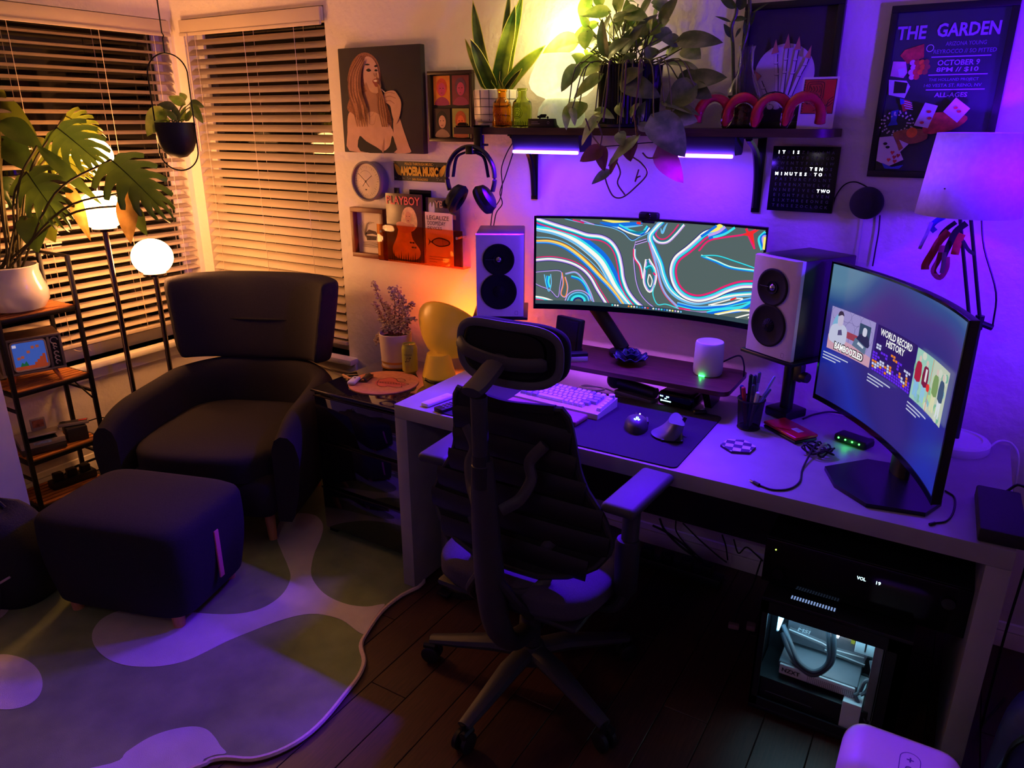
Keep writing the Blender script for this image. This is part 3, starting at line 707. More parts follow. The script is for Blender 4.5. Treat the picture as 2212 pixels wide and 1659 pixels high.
# round weather dial
wd = thing('wall_clock', 'round grey-rimmed dial clock on the wall beside the window', 'clock', (-2.318, 0, 1.417))
MB().lathe([(.074, 0), (.083, .004), (.083, .045), (.087, .05), (.087, .06), (.080, .062), (.076, .056), (.076, .048), (0.001, .048)], 40, onwall(0, 0)).build('case', M('grey_case', (112, 104, 110), rough=.4, var=.05), wd)
dm = M('dial_face', (214, 196, 178), rough=.6, var=.06)
MB().lathe([(.0755, .049), (.0755, .0495), (.0001, .0495)], 40, onwall(0, 0)).build('face', dm, wd)
a = ART(.0003); tick = M('dial_ink', (70, 52, 46), rough=.7)
for k in range(36):
    an = R(k*10); r0 = .060 if k % 3 else .054; a.line(tick, [(r0*math.cos(an), r0*math.sin(an)), (.066*math.cos(an), .066*math.sin(an))], .0012, 1)
a.line(tick, [(.04*math.cos(q/10), .04*math.sin(q/10)+.006) for q in range(4, 28, 4)], .001)
a.poly(tick, ell(0, 0, .005, .005, 12)); a.poly(tick, ell(0, -.035, .006, .003, 10))
for an, l in ((140, .055), (35, .045), (-50, .03), (-130, .028)): a.line(tick, [(0, 0), (l*math.cos(R(an)), l*math.sin(R(an)))], .0028, 1)
a.done('hands', wd, onwall(0, 0, -.0498))
MB().lathe([(.075, .055), (.06, .058), (.0001, .060)], 40, onwall(0, 0)).build('glass', M('dial_glass', (255, 255, 255), rough=.03, var=0, trans=1, alpha=.25, ior=1.1), wd)

# AMOEBA MUSIC sticker
am = thing('bumper_sticker', 'black and yellow bubble-lettered music sticker on the wall above the magazines', 'sticker', (-2.06, 0, 1.465))
MB().bx(-.147, .147, -.003, 0, -.046, .046).build('sheet', M('sticker_white', (214, 206, 200), rough=.5), am)
a = ART(); sb = M('sticker_black', (26, 20, 20), rough=.4); sy = M('sticker_yellow', (216, 170, 30), rough=.45, var=.15, scale=40)
a.poly(sb, rect(-.143, -.042, .143, .040))
for s in (-1, 1):
    a.poly(sy, [(s*.138, .030), (s*.110, .012), (s*.104, -.012), (s*.116, -.018), (s*.130, -.002)], 3)
for k in range(26): rx_, ry_ = random.uniform(-.138, .138), random.choice([-1, 1])*random.uniform(.024, .038); a.poly(pwhite, ell(rx_, ry_, .0011, .0011, 6))
a.done('print', am, onwall(0, 0, -.0033))
lettering([('PEACE THROUGH MUSIC', 0, .030, dict(w=.15, h=.011, bold=.012)), ('AMOEBA MUSIC', 0, .0, dict(w=.206, h=.040, bold=.06)), ('SAN FRANCISCO', .005, -.033, dict(w=.085, h=.010, bold=.012))], sy, am, onwall(0, 0, -.0105+.002), z=.0015)

# wooden shadow box with a small ink drawing
wf = thing('picture_frame', 'small brown wooden shadow box frame with an ink sketch of a house', 'picture', (-2.352, 0, 1.184), group='pictures on the back wall')
wm = M('brown_frame', (120, 66, 36), rough=.45, var=.2, scale=14)
mb = MB()
for q in ((-.098, .098, .093, .113), (-.098, .098, -.113, -.093), (-.098, -.078, -.093, .093), (.078, .098, -.093, .093)): mb.bx(q[0], q[1], -.036, 0, q[2], q[3], .002)
mb.build('frame', wm, wf); MB().bx(-.078, .078, -.010, -.002, -.093, .093).build('paper', M('cream_paper', (222, 206, 190), rough=.8, var=.03), wf)
a = ART(); ink = M('ink_sketch', (78, 60, 56), rough=.8, var=.4, scale=60)
a.poly(ink, [(-.04, -.012), (-.012, .014), (.03, .008), (.045, -.010), (.01, -.004)]); a.poly(ink, [(-.03, -.014), (.035, -.014), (.03, -.032), (-.026, -.036)])
for k in range(9): a.line(ink, [(-.034, -.02), (-.045+.004*k, .01+.004*k), (-.07+.012*k, .04+.004*(k % 3))], .0011)
for k in range(6): a.line(ink, [(-.05, -.045-.004*k), (0, -.04-.005*k), (.05, -.044-.004*k)], .0014)
a.done('drawing', wf, onwall(0, 0, -.0104))

# orange acrylic magazine rack with two magazines and a postcard
mr = thing('magazine_rack', 'transparent orange acrylic wall rack holding magazines', 'magazine rack', (-2.035, 0, 1.08))
oac = M('orange_acrylic', (255, 186, 96), rough=.05, var=0, trans=1, ior=1.2, spec=.4)
X = Matrix.Translation((2.035, 0, -1.08))
MB().bx(-2.27, -1.805, -.062, -.058, 1.078, 1.236, .001, X=X).build('front_panel', oac, mr)
MB().bx(-2.27, -1.805, -.058, -.002, 1.074, 1.078, X=X).build('bottom', oac, mr)
for xx in (-2.245, -1.83): MB().cyl(V((xx, -.001, 1.205))+V((2.035, 0, -1.08)), V((xx, -.066, 1.205))+V((2.035, 0, -1.08)), .006, 12).build('stud', chrome, mr)
def magazine(x0, x1, z1, y, label, name='magazine', cc=(70, 54, 48)):
    g = thing(name, label, 'magazine', ((x0+x1)/2, y, 1.081), group='reading in the acrylic rack')
    MB().bx(-(x1-x0)/2, (x1-x0)/2, -.003, .003, 0, z1-1.081, .0008).build('cover', M('cover_%d%d%d' % cc, cc, rough=.3, var=.25, scale=14), g); return g
g = magazine(-2.222, -2.022, 1.372, -.045, 'magazine with a big pink title and a blonde woman, in the orange rack', cc=(92, 66, 50))
a = ART(); mh = M('mag_blonde', (226, 186, 128), rough=.4, var=.25, scale=40); ms = M('mag_skin', (214, 150, 110), rough=.4, var=.08); mdk = M('mag_dark', (48, 34, 30), rough=.4, var=.3); mdr = M('mag_dress', (224, 176, 120), rough=.4, var=.15, scale=25)
a.poly(mdr, [(-.045, .012), (.06, .012), (.085, .05), (.045, .10), (.03, .15), (-.02, .16), (-.045, .10), (-.07, .05)], 4)
a.poly(mh, [(-.015, .14), (-.012, .20), (.01, .232), (.045, .235), (.068, .205), (.072, .16), (.05, .135), (.02, .13)], 4)
a.poly(ms, ell(.024, .192, .017, .026)); a.poly(ms, [(-.045, .16), (-.02, .172), (.02, .165), (.055, .162), (.04, .13), (-.02, .125)], 3)
a.poly(plip, ell(.024, .178, .005, .002, 10)); a.poly(pblack, ell(.017, .197, .003, .0014, 8)); a.poly(pblack, ell(.031, .197, .003, .0014, 8))
for k in range(14): a.poly(mdk, [(-.09+.013*k, 0), (-.082+.013*k, 0), (-.088+.0135*k, .026+.01*(k % 3))])
for q in ((.045, .085), (.055, .065)):
    for s in (-1, 1): a.poly(mdk, ell(q[0]+s*.007, q[1], .007, .004, 10, s))
a.done('cover_print', g, onwall(0, 0, -.0035))
lettering([('PLAYBOY', 0, .262, dict(w=.185, h=.036, bold=.02))], M('mag_pink', (214, 84, 84), rough=.4), g, onwall(0, 0, -.0035))
g = magazine(-2.012, -1.835, 1.362, -.03, 'second magazine with a pale rabbit on its cover behind the postcard', cc=(84, 60, 74))
a = ART(); a.poly(pwhite, [(-.07, .25), (-.06, .262), (-.055, .24), (-.045, .264), (-.04, .236), (-.045, .215), (-.07, .218)], 3); a.poly(mdr, rect(.0, .195, .07, .215)); a.done('cover_print', g, onwall(0, 0, -.0035))
lettering([('YBOY', .01, .255, dict(w=.10, h=.03, bold=.02))], M('mag_sand', (196, 150, 110), rough=.4), g, onwall(0, 0, -.0035))
pc_ = thing('postcard', 'cream LEGALIZE DOOMSDAY DEVICES postcard with a drawn bomb in the orange rack', 'postcard', (-1.932, -.050, 1.081), group='reading in the acrylic rack')
MB().bx(-.072, .072, -.001, .001, 0, .222).build('card', M('postcard_cream', (226, 210, 200), rough=.7), pc_)
bi = M('bomb_ink', (60, 44, 50), rough=.8)
lettering([('LEGALIZE', -.004, .200, dict(w=.116, h=.018)), ('DOOMSDAY', -.012, .177, dict(w=.095, h=.018)), ('DEVICES', -.022, .156, dict(w=.075, h=.014))], bi, pc_, onwall(0, 0, -.0012), z=.0006)
a = ART(); a.poly(bi, [(-.035, .105), (.0, .118), (.045, .110), (.058, .098), (.045, .086), (.0, .078), (-.035, .09), (-.06, .112), (-.052, .097), (-.06, .08)], 3)
a.poly(M('bomb_grey', (176, 150, 140), rough=.8), [(-.03, .103), (.0, .113), (.042, .106), (.053, .098), (.042, .09), (.0, .083), (-.03, .092)], 3); a.line(bi, [(.018, .113), (.02, .083)], .0012, 2); a.line(bi, [(.05, .106), (.05, .09)], .0012, 2)
for k_, l_ in enumerate((.055, .05, .025)): a.line(bi, [(-.055+.006*q, .034-.011*k_+.0012*(q % 2)) for q in range(int(l_*2/.006))], .0014, 2)
a.done('drawing', pc_, onwall(0, 0, -.0014))
mb = MB().bx(-2.20, -2.175, -.012, -.006, 1.30, 1.392); mb.build('magazine', sb, label='dark folded leaflet poking up behind the magazines, left one', cat='leaflet', group='reading in the acrylic rack')
MB().bx(-2.115, -2.00, -.012, -.007, 1.30, 1.388).build('magazine', blkg, label='thin black leaflet poking up behind the magazine with the pink title', cat='leaflet', group='reading in the acrylic rack')

# word clock
wc = thing('word_clock', 'black square word clock with lit letters reading IT IS TEN MINUTES TO TWO', 'clock', (-.487, 0, 1.491))
MB().bx(-.102, .102, -.026, -.012, -.102, .102, .001).build('face_plate', M('word_clock_face', (12, 15, 20), rough=.18, var=.1), wc)
MB().bx(-.092, .092, -.012, 0, -.092, .092).build('case', M('word_clock_case', (170, 160, 165), rough=.5), wc)
rows = ['ITQISZEYHAMA', 'ACFMTYBERNGO', 'TWENTYFXAJIW', 'THIRTYFTENOS', 'MINUTESETOAR', 'PASTURCFOLNT', 'SEVENXTWELVE', 'NINEFIVECTWO', 'EIGHTFELEVEN', 'SIXTHREEONEG', 'TENSEZOCLOCK']
lit = {0: (0, 1, 3, 4), 3: (7, 8, 9), 4: (0, 1, 2, 3, 4, 5, 6, 8, 9), 7: (9, 10, 11)}
rows[4] = 'MINUTESXTOAR'
lo, hi = MB(), MB()
for i, rr in enumerate(rows):
    for j, ch in enumerate(rr):
        on = j in lit.get(i, ()); put_text(hi if on else lo, ch, -.0825+j*.015, .084-i*.0168, h=.0092 if not on else .0098, z=.0005, bold=.012 if not on else .015)
lo.build('unlit_letters', M('dim_letters', (76, 74, 96), rough=.35, var=0, spec=.8), wc, X=onwall(0, 0, -.026))
hi.build('lit_letters', EL('letter_glow', (4, 4.6, 4.8)), wc, X=onwall(0, 0, -.026))
# smart speaker puck with its cables
pk = thing('smart_speaker', 'dark round fabric smart speaker hung on the wall right of the word clock', 'speaker', (-.288, 0, 1.427))
MB().lathe([(.036, 0), (.046, .006), (.050, .02), (.047, .034), (.036, .042), (.018, .045), (.0001, .0455)], 36, onwall(0, 0)).build('body', M('puck_fabric', (46, 42, 56), rough=.95, var=.2, scale=400), pk)
p = [(1797, 450), (1805, 425), (1818, 405), (1832, 395), (1848, 393), (1862, 398), (1880, 408)]
MB().tube([tuple(q) for q in cat([at(a_, b_, y=-.012) for a_, b_ in p], 5)], .0022, 6).build('clock_cable', cable_m, label='black cable arching from the word clock over the round speaker', cat='cable', group='cables on the back wall')
p = [(1901, 465), (1898, 500), (1891, 540), (1885, 575)]
MB().tube([tuple(q) for q in cat([at(a_, b_, y=-.010) for a_, b_ in p], 5)], .0024, 6).build('speaker_cable', cable_m, label='black cable dropping from the round wall speaker', cat='cable', group='cables on the back wall')
p = [(1865, 468), (1862, 500), (1855, 540), (1852, 570)]
MB().tube([tuple(q) for q in cat([at(a_, b_, y=-.008) for a_, b_ in p], 5)], .0018, 6).build('white_wall_cable', wcable, label='thin white cable running down the wall below the round speaker', cat='cable', group='cables on the back wall')

# poster THE GARDEN
gp = thing('framed_poster', 'tall black framed concert poster with a playing card collage, right of the shelf', 'poster', (-.142, 0, 1.745))
mb = MB()
for q in ((-.158, .158, .219, .238), (-.158, .158, -.238, -.219), (-.158, -.139, -.219, .219), (.139, .158, -.219, .219)): mb.bx(q[0], q[1], -.022, 0, q[2], q[3], .0015)
mb.build('frame', M('poster_frame', (22, 18, 24), rough=.5), gp); MB().bx(-.139, .139, -.010, -.002, -.219, .219).build('sheet', M('poster_ground', (52, 46, 70), rough=.35, var=.06), gp)
pt = M('poster_text', (170, 120, 190), rough=.4, var=.02); pt2 = M('poster_text_dim', (132, 96, 160), rough=.4, var=.02)
GX = onwall(0, 0, -.0105)
lettering([('THE', -.097, .165, dict(w=.076, h=.036, bold=.03)), ('GARDEN', .045, .168, dict(w=.155, h=.036, bold=.03)), ('OCTOBER 9', .035, .082, dict(w=.105, h=.015, bold=.02)), ('8PM // $10', .035, .063, dict(w=.105, h=.014, bold=.02)), ('ALL-AGES', .03, -.004, dict(w=.083, h=.013, bold=.02))], pt, gp, GX)
lettering([('ARIZONA YOUNG', .045, .132, dict(w=.10, h=.011, bold=.01)), ('REYROCCO // SO PITTED', .045, .112, dict(w=.155, h=.011, bold=.01)), ('THE HOLLAND PROJECT', .03, .036, dict(w=.125, h=.010, bold=.01)), ('140 VESTA ST. RENO, NV', .03, .021, dict(w=.145, h=.010, bold=.01))], pt2, gp, GX)
a = ART()
for zc in (.098, .050, .010): a.line(pt, [(-.036, zc), (.112, zc)], .003, 1)
pr_ = M('poster_red', (190, 50, 56), rough=.4, var=.35, scale=60); pn = M('poster_pink', (214, 150, 180), rough=.4, var=.1, scale=40); pb = M('poster_blue', (50, 60, 190), rough=.4); po = M('poster_orange', (226, 104, 40), rough=.4, var=.2, scale=60); pd = M('poster_dark', (34, 26, 36), rough=.4, var=.2); ptn = M('poster_tan', (150, 84, 56), rough=.4, var=.3, scale=50); pk2 = M('poster_card', (206, 186, 214), rough=.4, var=.04)
a.poly(pr_, [(-.118, .105), (-.108, .12), (-.06, .134), (-.055, .098), (-.095, .082)]); a.line(pk2, ell(-.043, .122, .009, .009, 16), .0018, 1, True)
a.poly(pn, [(-.134, .09), (-.10, .088), (-.092, .058), (-.10, .044), (-.136, .05)]); a.poly(pk2, [(-.118, .068), (-.10, .072), (-.096, .052), (-.112, .048)]); put_text(a, '2', -.106, .061, h=.014, z=a.z+.0003)
for k in range(14): a.poly([pn, pr_, po, ptn][k % 4], ell(-.082+.012*(k % 4)+.004*(k//4 % 2), .085-.013*(k//4), .0078, .0078, 12))
a.poly(pk2, [(-.138, .040), (-.09, .036), (-.078, .020), (-.088, -.012), (-.132, -.002)]); a.poly(pd, [(-.122, .036), (-.086, .030), (-.088, .002), (-.12, .002)])
a.poly(pr_, [(-.10, -.012), (-.072, -.02), (-.062, -.038), (-.086, -.05)])
for k in range(4): a.line(pk2, [(-.094+.004*k, -.018-.007*k), (-.066+.002*k, -.026-.006*k)], .0022, 1)
a.poly(pb, [(-.10, -.012), (-.088, -.015), (-.086, -.027), (-.096, -.03)])
a.poly(pb, [(-.118, -.048), (-.098, -.044), (-.10, -.075), (-.094, -.086), (-.122, -.090), (-.115, -.076)])
for k in range(60):
    an = k*.35; rr_ = .028+.006*math.sin(k*2.3); a.poly(pk2, ell(-.098+rr_*1.35*math.cos(an), -.082+rr_*math.sin(an), .0026, .0026, 6))
a.poly(ptn, [(-.10, -.108), (-.06, -.098), (-.02, -.100), (-.01, -.125), (-.05, -.14), (-.09, -.128)], 3); a.poly(po, ell(-.052, -.108, .0145, .0145)); a.poly(pr_, [(-.02, -.062), (.0, -.052), (.06, -.055), (.085, -.07), (.05, -.10), (-.02, -.11)], 3)
for c_ in ([(-.030, -.025), (.004, -.034), (-.012, -.095), (-.05, -.088)], [(.02, -.05), (.046, -.012), (.086, -.042), (.06, -.08)], [(-.137, -.122), (-.10, -.118), (-.062, -.185), (-.10, -.205), (-.136, -.19)], [(-.09, -.125), (-.055, -.14), (-.08, -.17)]): a.poly(pk2, c_)
a.poly(ptn, [(-.10, -.112), (-.094, -.11), (-.068, -.152), (-.078, -.16)])
for q in ((-.095, -.165), (-.088, -.178), (-.102, -.186), (-.085, -.19), (-.078, -.173)): a.poly(pr_, [(q[0], q[1]-.007), (q[0]+.006, q[1]+.001), (q[0]+.003, q[1]+.005), (q[0], q[1]+.003), (q[0]-.003, q[1]+.005), (q[0]-.006, q[1]+.001)])
for q in ((-.016, -.05), (-.012, -.068), (-.03, -.08), (.05, -.04), (.06, -.05), (-.118, -.14), (-.11, -.15)): a.poly(pr_ if q[0] > -.1 else pd, ell(q[0], q[1], .006, .004, 10, 1))
a.poly(pb, [(-.12, -.195), (-.09, -.207), (-.06, -.200), (-.07, -.212), (-.11, -.212)])
a.done('collage', gp, GX)
MB().bx(-.139, .139, -.0155, -.0145, -.219, .219).build('glazing', M('picture_glass', (255, 255, 255), rough=.03, var=0, trans=1, alpha=.10, ior=1.05), gp)
# ================================================================ things on the wall shelf
def base_at(o, p): o.location = p; return o
# snake plant
sp = thing('snake_plant', 'snake plant in a white grid-patterned pot at the left of the shelf', 'plant', (-1.61, -.092, SZ), group='plants on the wall shelf')
potw = M('white_ceramic', (226, 218, 208), rough=.3, var=.03)
MB().lathe([(.068, 0), (.072, .004), (.072, .016), (.064, .018), (.080, .02), (.085, .03), (.0875, .13), (.0845, .132), (.082, .128), (.080, .11), (.0001, .11)], 36).build('pot', potw, sp)
mb = MB(); gl = M('pot_grid_lines', (38, 32, 34), rough=.5)
for k in range(14):
    an = 2*PI*k/14; mb.tube([(.0835*math.cos(an), .0835*math.sin(an), .024), (.0882*math.cos(an), .0882*math.sin(an), .13)], .0012, 4)
for z in (.045, .072, .1): r_ = .0855+.0028*(z-.03)/.1; mb.tube([(r_*math.cos(2*PI*k/36), r_*math.sin(2*PI*k/36), z) for k in range(36)], .0012, 4, closed=True)
mb.build('grid_lines', gl, sp); MB().lathe([(.080, .112), (.0001, .118)], 24).build('soil', soil, sp)
snake = leafmat('snake_leaf', (58, 92, 30), (158, 178, 58), rough=.35, scale=9); snd = leafmat('snake_leaf_dark', (40, 60, 24), (92, 112, 40), rough=.35, scale=12); rimm = M('snake_rim', (190, 186, 70), rough=.4)
SPX = Matrix.Translation((1.61, .092, -SZ))
for k, (b, t, wd_, m_, yy, bn) in enumerate([((1075, 195), (1110, 12), .062, snake, -.13, .05), ((1066, 195), (1018, 78), .05, snd, -.19, -.12), ((1058, 195), (1008, -12), .042, snd, -.10, .18), ((1088, 190), (1122, -25), .044, snake, -.08, .12), ((1090, 196), (1160, 98), .052, snake, -.15, .22), ((1050, 195), (1000, 80), .025, snake, -.09, .1), ((1084, 195), (1098, -30), .030, snd, -.06, .05), ((1092, 195), (1122, 150), .02, snd, -.13, .1)]):
    B_ = at(*b, y=-.092); T_ = at(*t, y=yy); L_ = (T_-B_).length
    lf = leaf_mesh(L_, wd_, bn, .35, 'blade', 12, twist=.5 if k in (2, 3) else 0)
    o = leaf_obj('blade', lf.mesh('blade', m_, 60), B_, T_, sp, up=(0.25, -1, .2), inv=SPX)
    mb = MB(); c = 9
    for s in (0, 8): mb.tube([lf.v[i*c+s] for i in range(13)], .0016, 4)
    r = mb.build('leaf_rim', rimm, o)
# two glass bottles
def bottle(x, y, s, m, label):
    b = MB(); pr = [(.0001, 0), (.033, .0), (.036, .006), (.0365, .07), (.033, .088), (.02, .101), (.0165, .106), (.0165, .125), (.0195, .127), (.0195, .134), (.0145, .134), (.0135, .105), (.017, .099), (.03, .086), (.033, .068), (.032, .008), (.0001, .005)]
    b.lathe([(r_*s, z*s) for r_, z in pr], 32, cap=False)
    t = thing('glass_bottle', label, 'bottle', (x, y, SZ), group='coloured glass bottles on the shelf')
    b.build('body', m, t)
    r = MB()
    for q in (.019, .013, .007): r.tube([(q*s*math.cos(2*PI*k/20), -math.sqrt(max(0, .0368**2-(q*math.cos(2*PI*k/20))**2))*s, (.05+q*math.sin(2*PI*k/20))*s) for k in range(20)], .0012, 5, closed=True)
    for k in range(26): an = 2*PI*k/26; r.tube([(.0368*s*math.cos(an), .0368*s*math.sin(an), z*s) for z in (.004, .022)], .0016, 5)
    r.build('embossing', m, t)
bottle(-1.528, -.186, .97, M('amber_glass', (255, 196, 70), rough=.08, var=0, trans=1, ior=1.3), 'amber embossed glass bottle on the shelf, nearest the grid pot')
bottle(-1.452, -.172, .99, M('green_glass', (204, 216, 120), rough=.08, var=0, trans=1, ior=1.3), 'green embossed glass bottle on the shelf beside the mushroom lamp')
# mushroom lamp
ml = thing('mushroom_lamp', 'glowing white glass mushroom lamp on the shelf behind the bottles', 'lamp', (-1.325, -.11, SZ))
MB().lathe([(.055, 0), (.075, .01), (.086, .035), (.082, .065), (.066, .088), (.056, .098)], 36, cap=False).build('base', M('swirl_glass', (206, 214, 190), rough=.15, var=.25, scale=26, emit=(.5, .52, .22), es=.2), ml)
MB().lathe([(.060, .098), (.088, .108), (.110, .128), (.118, .150), (.112, .175), (.095, .212), (.080, .240), (.077, .243), (.0001, .244)], 40, cap=False).build('shade', M('mushroom_glow', (235, 228, 200), rough=.3, var=.2, scale=30, emit=(.55, .48, .24), es=1.0), ml)
bulb('mushroom_bulb', (0, 0, .30), (1, .76, .26), 4.2, .06, ml)
# small display box with a toy car
tb = thing('display_box', 'small black box with fine print on the shelf in front of the mushroom lamp', 'box', (-1.355, -.185, SZ))
MB().bx(-.052, .052, -.022, .022, 0, .03, .001).build('box', blk, tb)
a = ART()
for k_, l_ in enumerate((.026, .034)): a.line(M('fine_print', (150, 140, 150), rough=.5), [(-.038, .019-.006*k_), (-.038+l_, .019-.006*k_)], .0016, 1)
a.line(M('fine_print'), ell(.03, .017, .004, .004, 10), .001, 1, True); a.done('fine_print', tb, onwall(0, 0, -.0222))
tc = thing('toy_car', 'tiny black toy car standing on the small display box', 'toy car', (-1.35, -.185, SZ+.03))
MB().prism([(-.026, .003), (.026, .003), (.027, .008), (.014, .010), (.008, .015), (-.012, .015), (-.020, .010), (-.027, .009)], -.009, .009, Matrix(((1, 0, 0, 0), (0, 0, 1, 0), (0, 1, 0, 0), (0, 0, 0, 1)))).build('body', blkg, tc)
for sx in (-.016, .016):
    for s in (-.009, .009): MB().lathe([(.0001, -.002), (.0042, -.002), (.0042, .002), (.0001, .002)], 12, Matrix.Translation((sx, s, .0042)) @ Matrix.Rotation(R(90), 4, 'X')).build('wheel', blk, tc)
tb2 = thing('toy_car', 'little dark trinket at the far left end of the shelf', 'toy', (-1.70, -.19, SZ))
MB().bx(-.026, .026, -.012, .012, 0, .006, .001).build('plinth', blkg, tb2); MB().prism([(-.02, 0), (.02, 0), (.019, .006), (.008, .011), (-.01, .011), (-.02, .006)], -.007, .007, Matrix(((1, 0, 0, 0), (0, 0, 1, 0), (0, 1, 0, .0062), (0, 0, 0, 1)))).build('body', M('trinket', (70, 56, 40), rough=.2, metal=.6), tb2)
# pothos
po_ = thing('pothos_plant', 'large trailing pothos in a black ribbed pot at the middle of the shelf', 'plant', (-1.063, -.118, SZ), group='plants on the wall shelf')
PX = Matrix.Translation((1.063, .118, -SZ)); PC = V((-1.063, -.118, SZ))
MB().lathe([(.088, 0), (.10, .003), (.104, .012), (.10, .014), (.0001, .014)], 36).build('saucer', blk, po_)
rib = []; mb = MB()
for k in range(96):
    rib.append(.101+.0022*(1 if k % 2 else -1))
prof = [.014, .09, .095, .192, .197]
vs = [((rib[k]+(.004 if z > .19 else 0)-(.004 if z in (.09, .095) and 0 else 0))*math.cos(2*PI*k/96), (rib[k]+(.004 if z > .19 else 0))*math.sin(2*PI*k/96), z) for z in prof for k in range(96)]
vs += [(.094*math.cos(2*PI*k/96), .094*math.sin(2*PI*k/96), z) for z in (.197, .17) for k in range(96)]
mb.add(vs, [(i*96+k, i*96+(k+1) % 96, (i+1)*96+(k+1) % 96, (i+1)*96+k) for i in range(6) for k in range(96)]+[tuple(reversed(range(96)))])
mb.build('pot', M('black_ribbed_glaze', (20, 18, 24), rough=.2, var=.1), po_, ang=20)
MB().lathe([(.094, .172), (.0001, .182)], 24).build('soil', soil, po_)
LV = [((1246, 91), (1166, 107), .62, 0, -.15), ((1265, 128), (1208, 144), .55, 0, -.17), ((1248, 143), (1209, 195), .5, 1, -.22), ((1298, 163), (1230, 204), .38, 0, -.24), ((1254, 158), (1222, 190), .85, 0, -.13), ((1254, 145), (1304, 138), .6, 0, -.18),
 ((1307, 118), (1293, 41), .36, 1, -.2), ((1304, 87), (1313, 26), .36, 1, -.17), ((1315, 25), (1254, 29), .5, 0, -.12), ((1268, -8), (1262, 58), .55, 0, -.06), ((1290, 50), (1243, 69), .4, 0, -.10), ((1268, 68), (1262, 104), .75, 0, -.16), ((1315, 120), (1350, 76), .5, 1, -.2), ((1342, 110), (1382, 48), .42, 1, -.19),
 ((1372, 78), (1412, 30), .36, 1, -.17), ((1326, 41), (1357, 28), .35, 1, -.15), ((1428, 47), (1455, -6), .5, 1, -.18), ((1397, 54), (1420, 66), .75, 0, -.15), ((1467, 88), (1556, 82), .36, 1, -.2), ((1467, 90), (1430, 82), .7, 1, -.18), ((1480, 100), (1509, 120), .75, 0, -.10), ((1440, 137), (1512, 131), .3, 0, -.12), ((1412, 105), (1399, 128), .8, 1, -.17),
 ((1345, 176), (1420, 199), .45, 1, -.25), ((1336, 176), (1382, 145), .45, 1, -.24), ((1500, 186), (1430, 228), .75, 1, -.22), ((1480, 176), (1566, 162), .42, 1, -.19), ((1466, 172), (1502, 152), .5, 1, -.14), ((1434, 222), (1513, 236), .22, 1, -.23), ((1500, 188), (1530, 208), .6, 1, -.2),
 ((1252, 222), (1239, 256), 1.05, 0, -.24), ((1228, 228), (1219, 277), .38, 0, -.25), ((1236, 234), (1243, 266), .3, 0, -.27), ((1298, 246), (1241, 306), .26, 0, -.28), ((1286, 240), (1322, 247), .4, 0, -.26), ((1335, 226), (1342, 249), .5, 0, -.25), ((1362, 250), (1374, 222), .45, 0, -.26), ((1384, 258), (1386, 222), .45, 1, -.26),
 ((1412, 254), (1482, 326), .62, 1, -.30), ((1452, 250), (1500, 257), .6, 1, -.25), ((1377, 296), (1306, 352), .22, 1, -.30), ((1362, 306), (1359, 346), .75, 2, -.28), ((1338, 286), (1344, 312), .6, 1, -.28), ((1300, 322), (1249, 344), .6, 2, -.29), ((1298, 318), (1301, 366), .5, 2, -.28), ((1331, 338), (1315, 372), .4, 2, -.28), ((1316, 369), (1277, 396), .42, 1, -.29), ((1424, 322), (1472, 393), .48, 2, -.29), ((1380, 272), (1416, 278), .35, 1, -.27),
 ((1330, 20), (1345, -20), .6, 0, -.12), ((1360, 40), (1352, 0), .55, 0, -.1), ((1385, 30), (1405, -10), .5, 1, -.12), ((1300, 10), (1280, -22), .55, 0, -.08), ((1380, 60), (1368, 20), .5, 0, -.09), ((1320, 75), (1338, 40), .5, 1, -.12), ((1350, 110), (1330, 80), .5, 0, -.1), ((1285, 105), (1270, 78), .6, 0, -.1), ((1290, 130), (1262, 108), .6, 0, -.09), ((1420, 70), (1440, 40), .5, 0, -.1), ((1440, 118), (1470, 90), .4, 0, -.08)]
random.seed(21)
for _k in range(34):
    bx_, by_ = random.uniform(1262, 1450), random.uniform(5, 135); an_ = random.uniform(0, 6.28); ln_ = random.uniform(26, 46)
    LV.append(((bx_, by_), (bx_+ln_*math.cos(an_), by_-abs(ln_*.7*math.sin(an_))+8), random.uniform(.45, .7), 1 if random.random() < .3 else 0, random.uniform(-.19, -.07)))
tint = [poth, pothd, leafmat('pothos_leaf_red', (104, 54, 50), (128, 72, 62), scale=14)]
for b, t, wr, mi, yy in LV:
    B_ = at(*b, y=yy+.02); T_ = at(*t, y=yy-.02); L_ = (T_-B_).length
    lf = leaf_mesh(L_, L_*max(.34, wr)*1.12, random.uniform(.10, .28), random.uniform(.1, .3), 'heart', 9)
    up = V((random.uniform(-.4, .4), -1, random.uniform(.1, .7))) if wr > .3 else V((.3, -.5, 1))
    leaf_obj('leaf', lf.mesh('leaf', tint[mi], 60), B_, T_, po_, up=up, inv=PX)
    s0 = PC+V((random.uniform(-.06, .06), random.uniform(-.06, .05), .178))
    if B_.z > SZ-.02:
        mid = (s0+B_)/2+V((0, -.01, .05 if B_.z < SZ+.2 else .0))
        if B_.z < SZ+.17: mid = V((s0.x+(B_.x-s0.x)*.75, min(s0.y, -.215) if B_.y < -.2 else s0.y-.03, SZ+.205))
        MB().tube([tuple(q) for q in cat([s0, mid, B_], 5)], .0022, 5, X=PX).build('stalk', stem_m, po_)
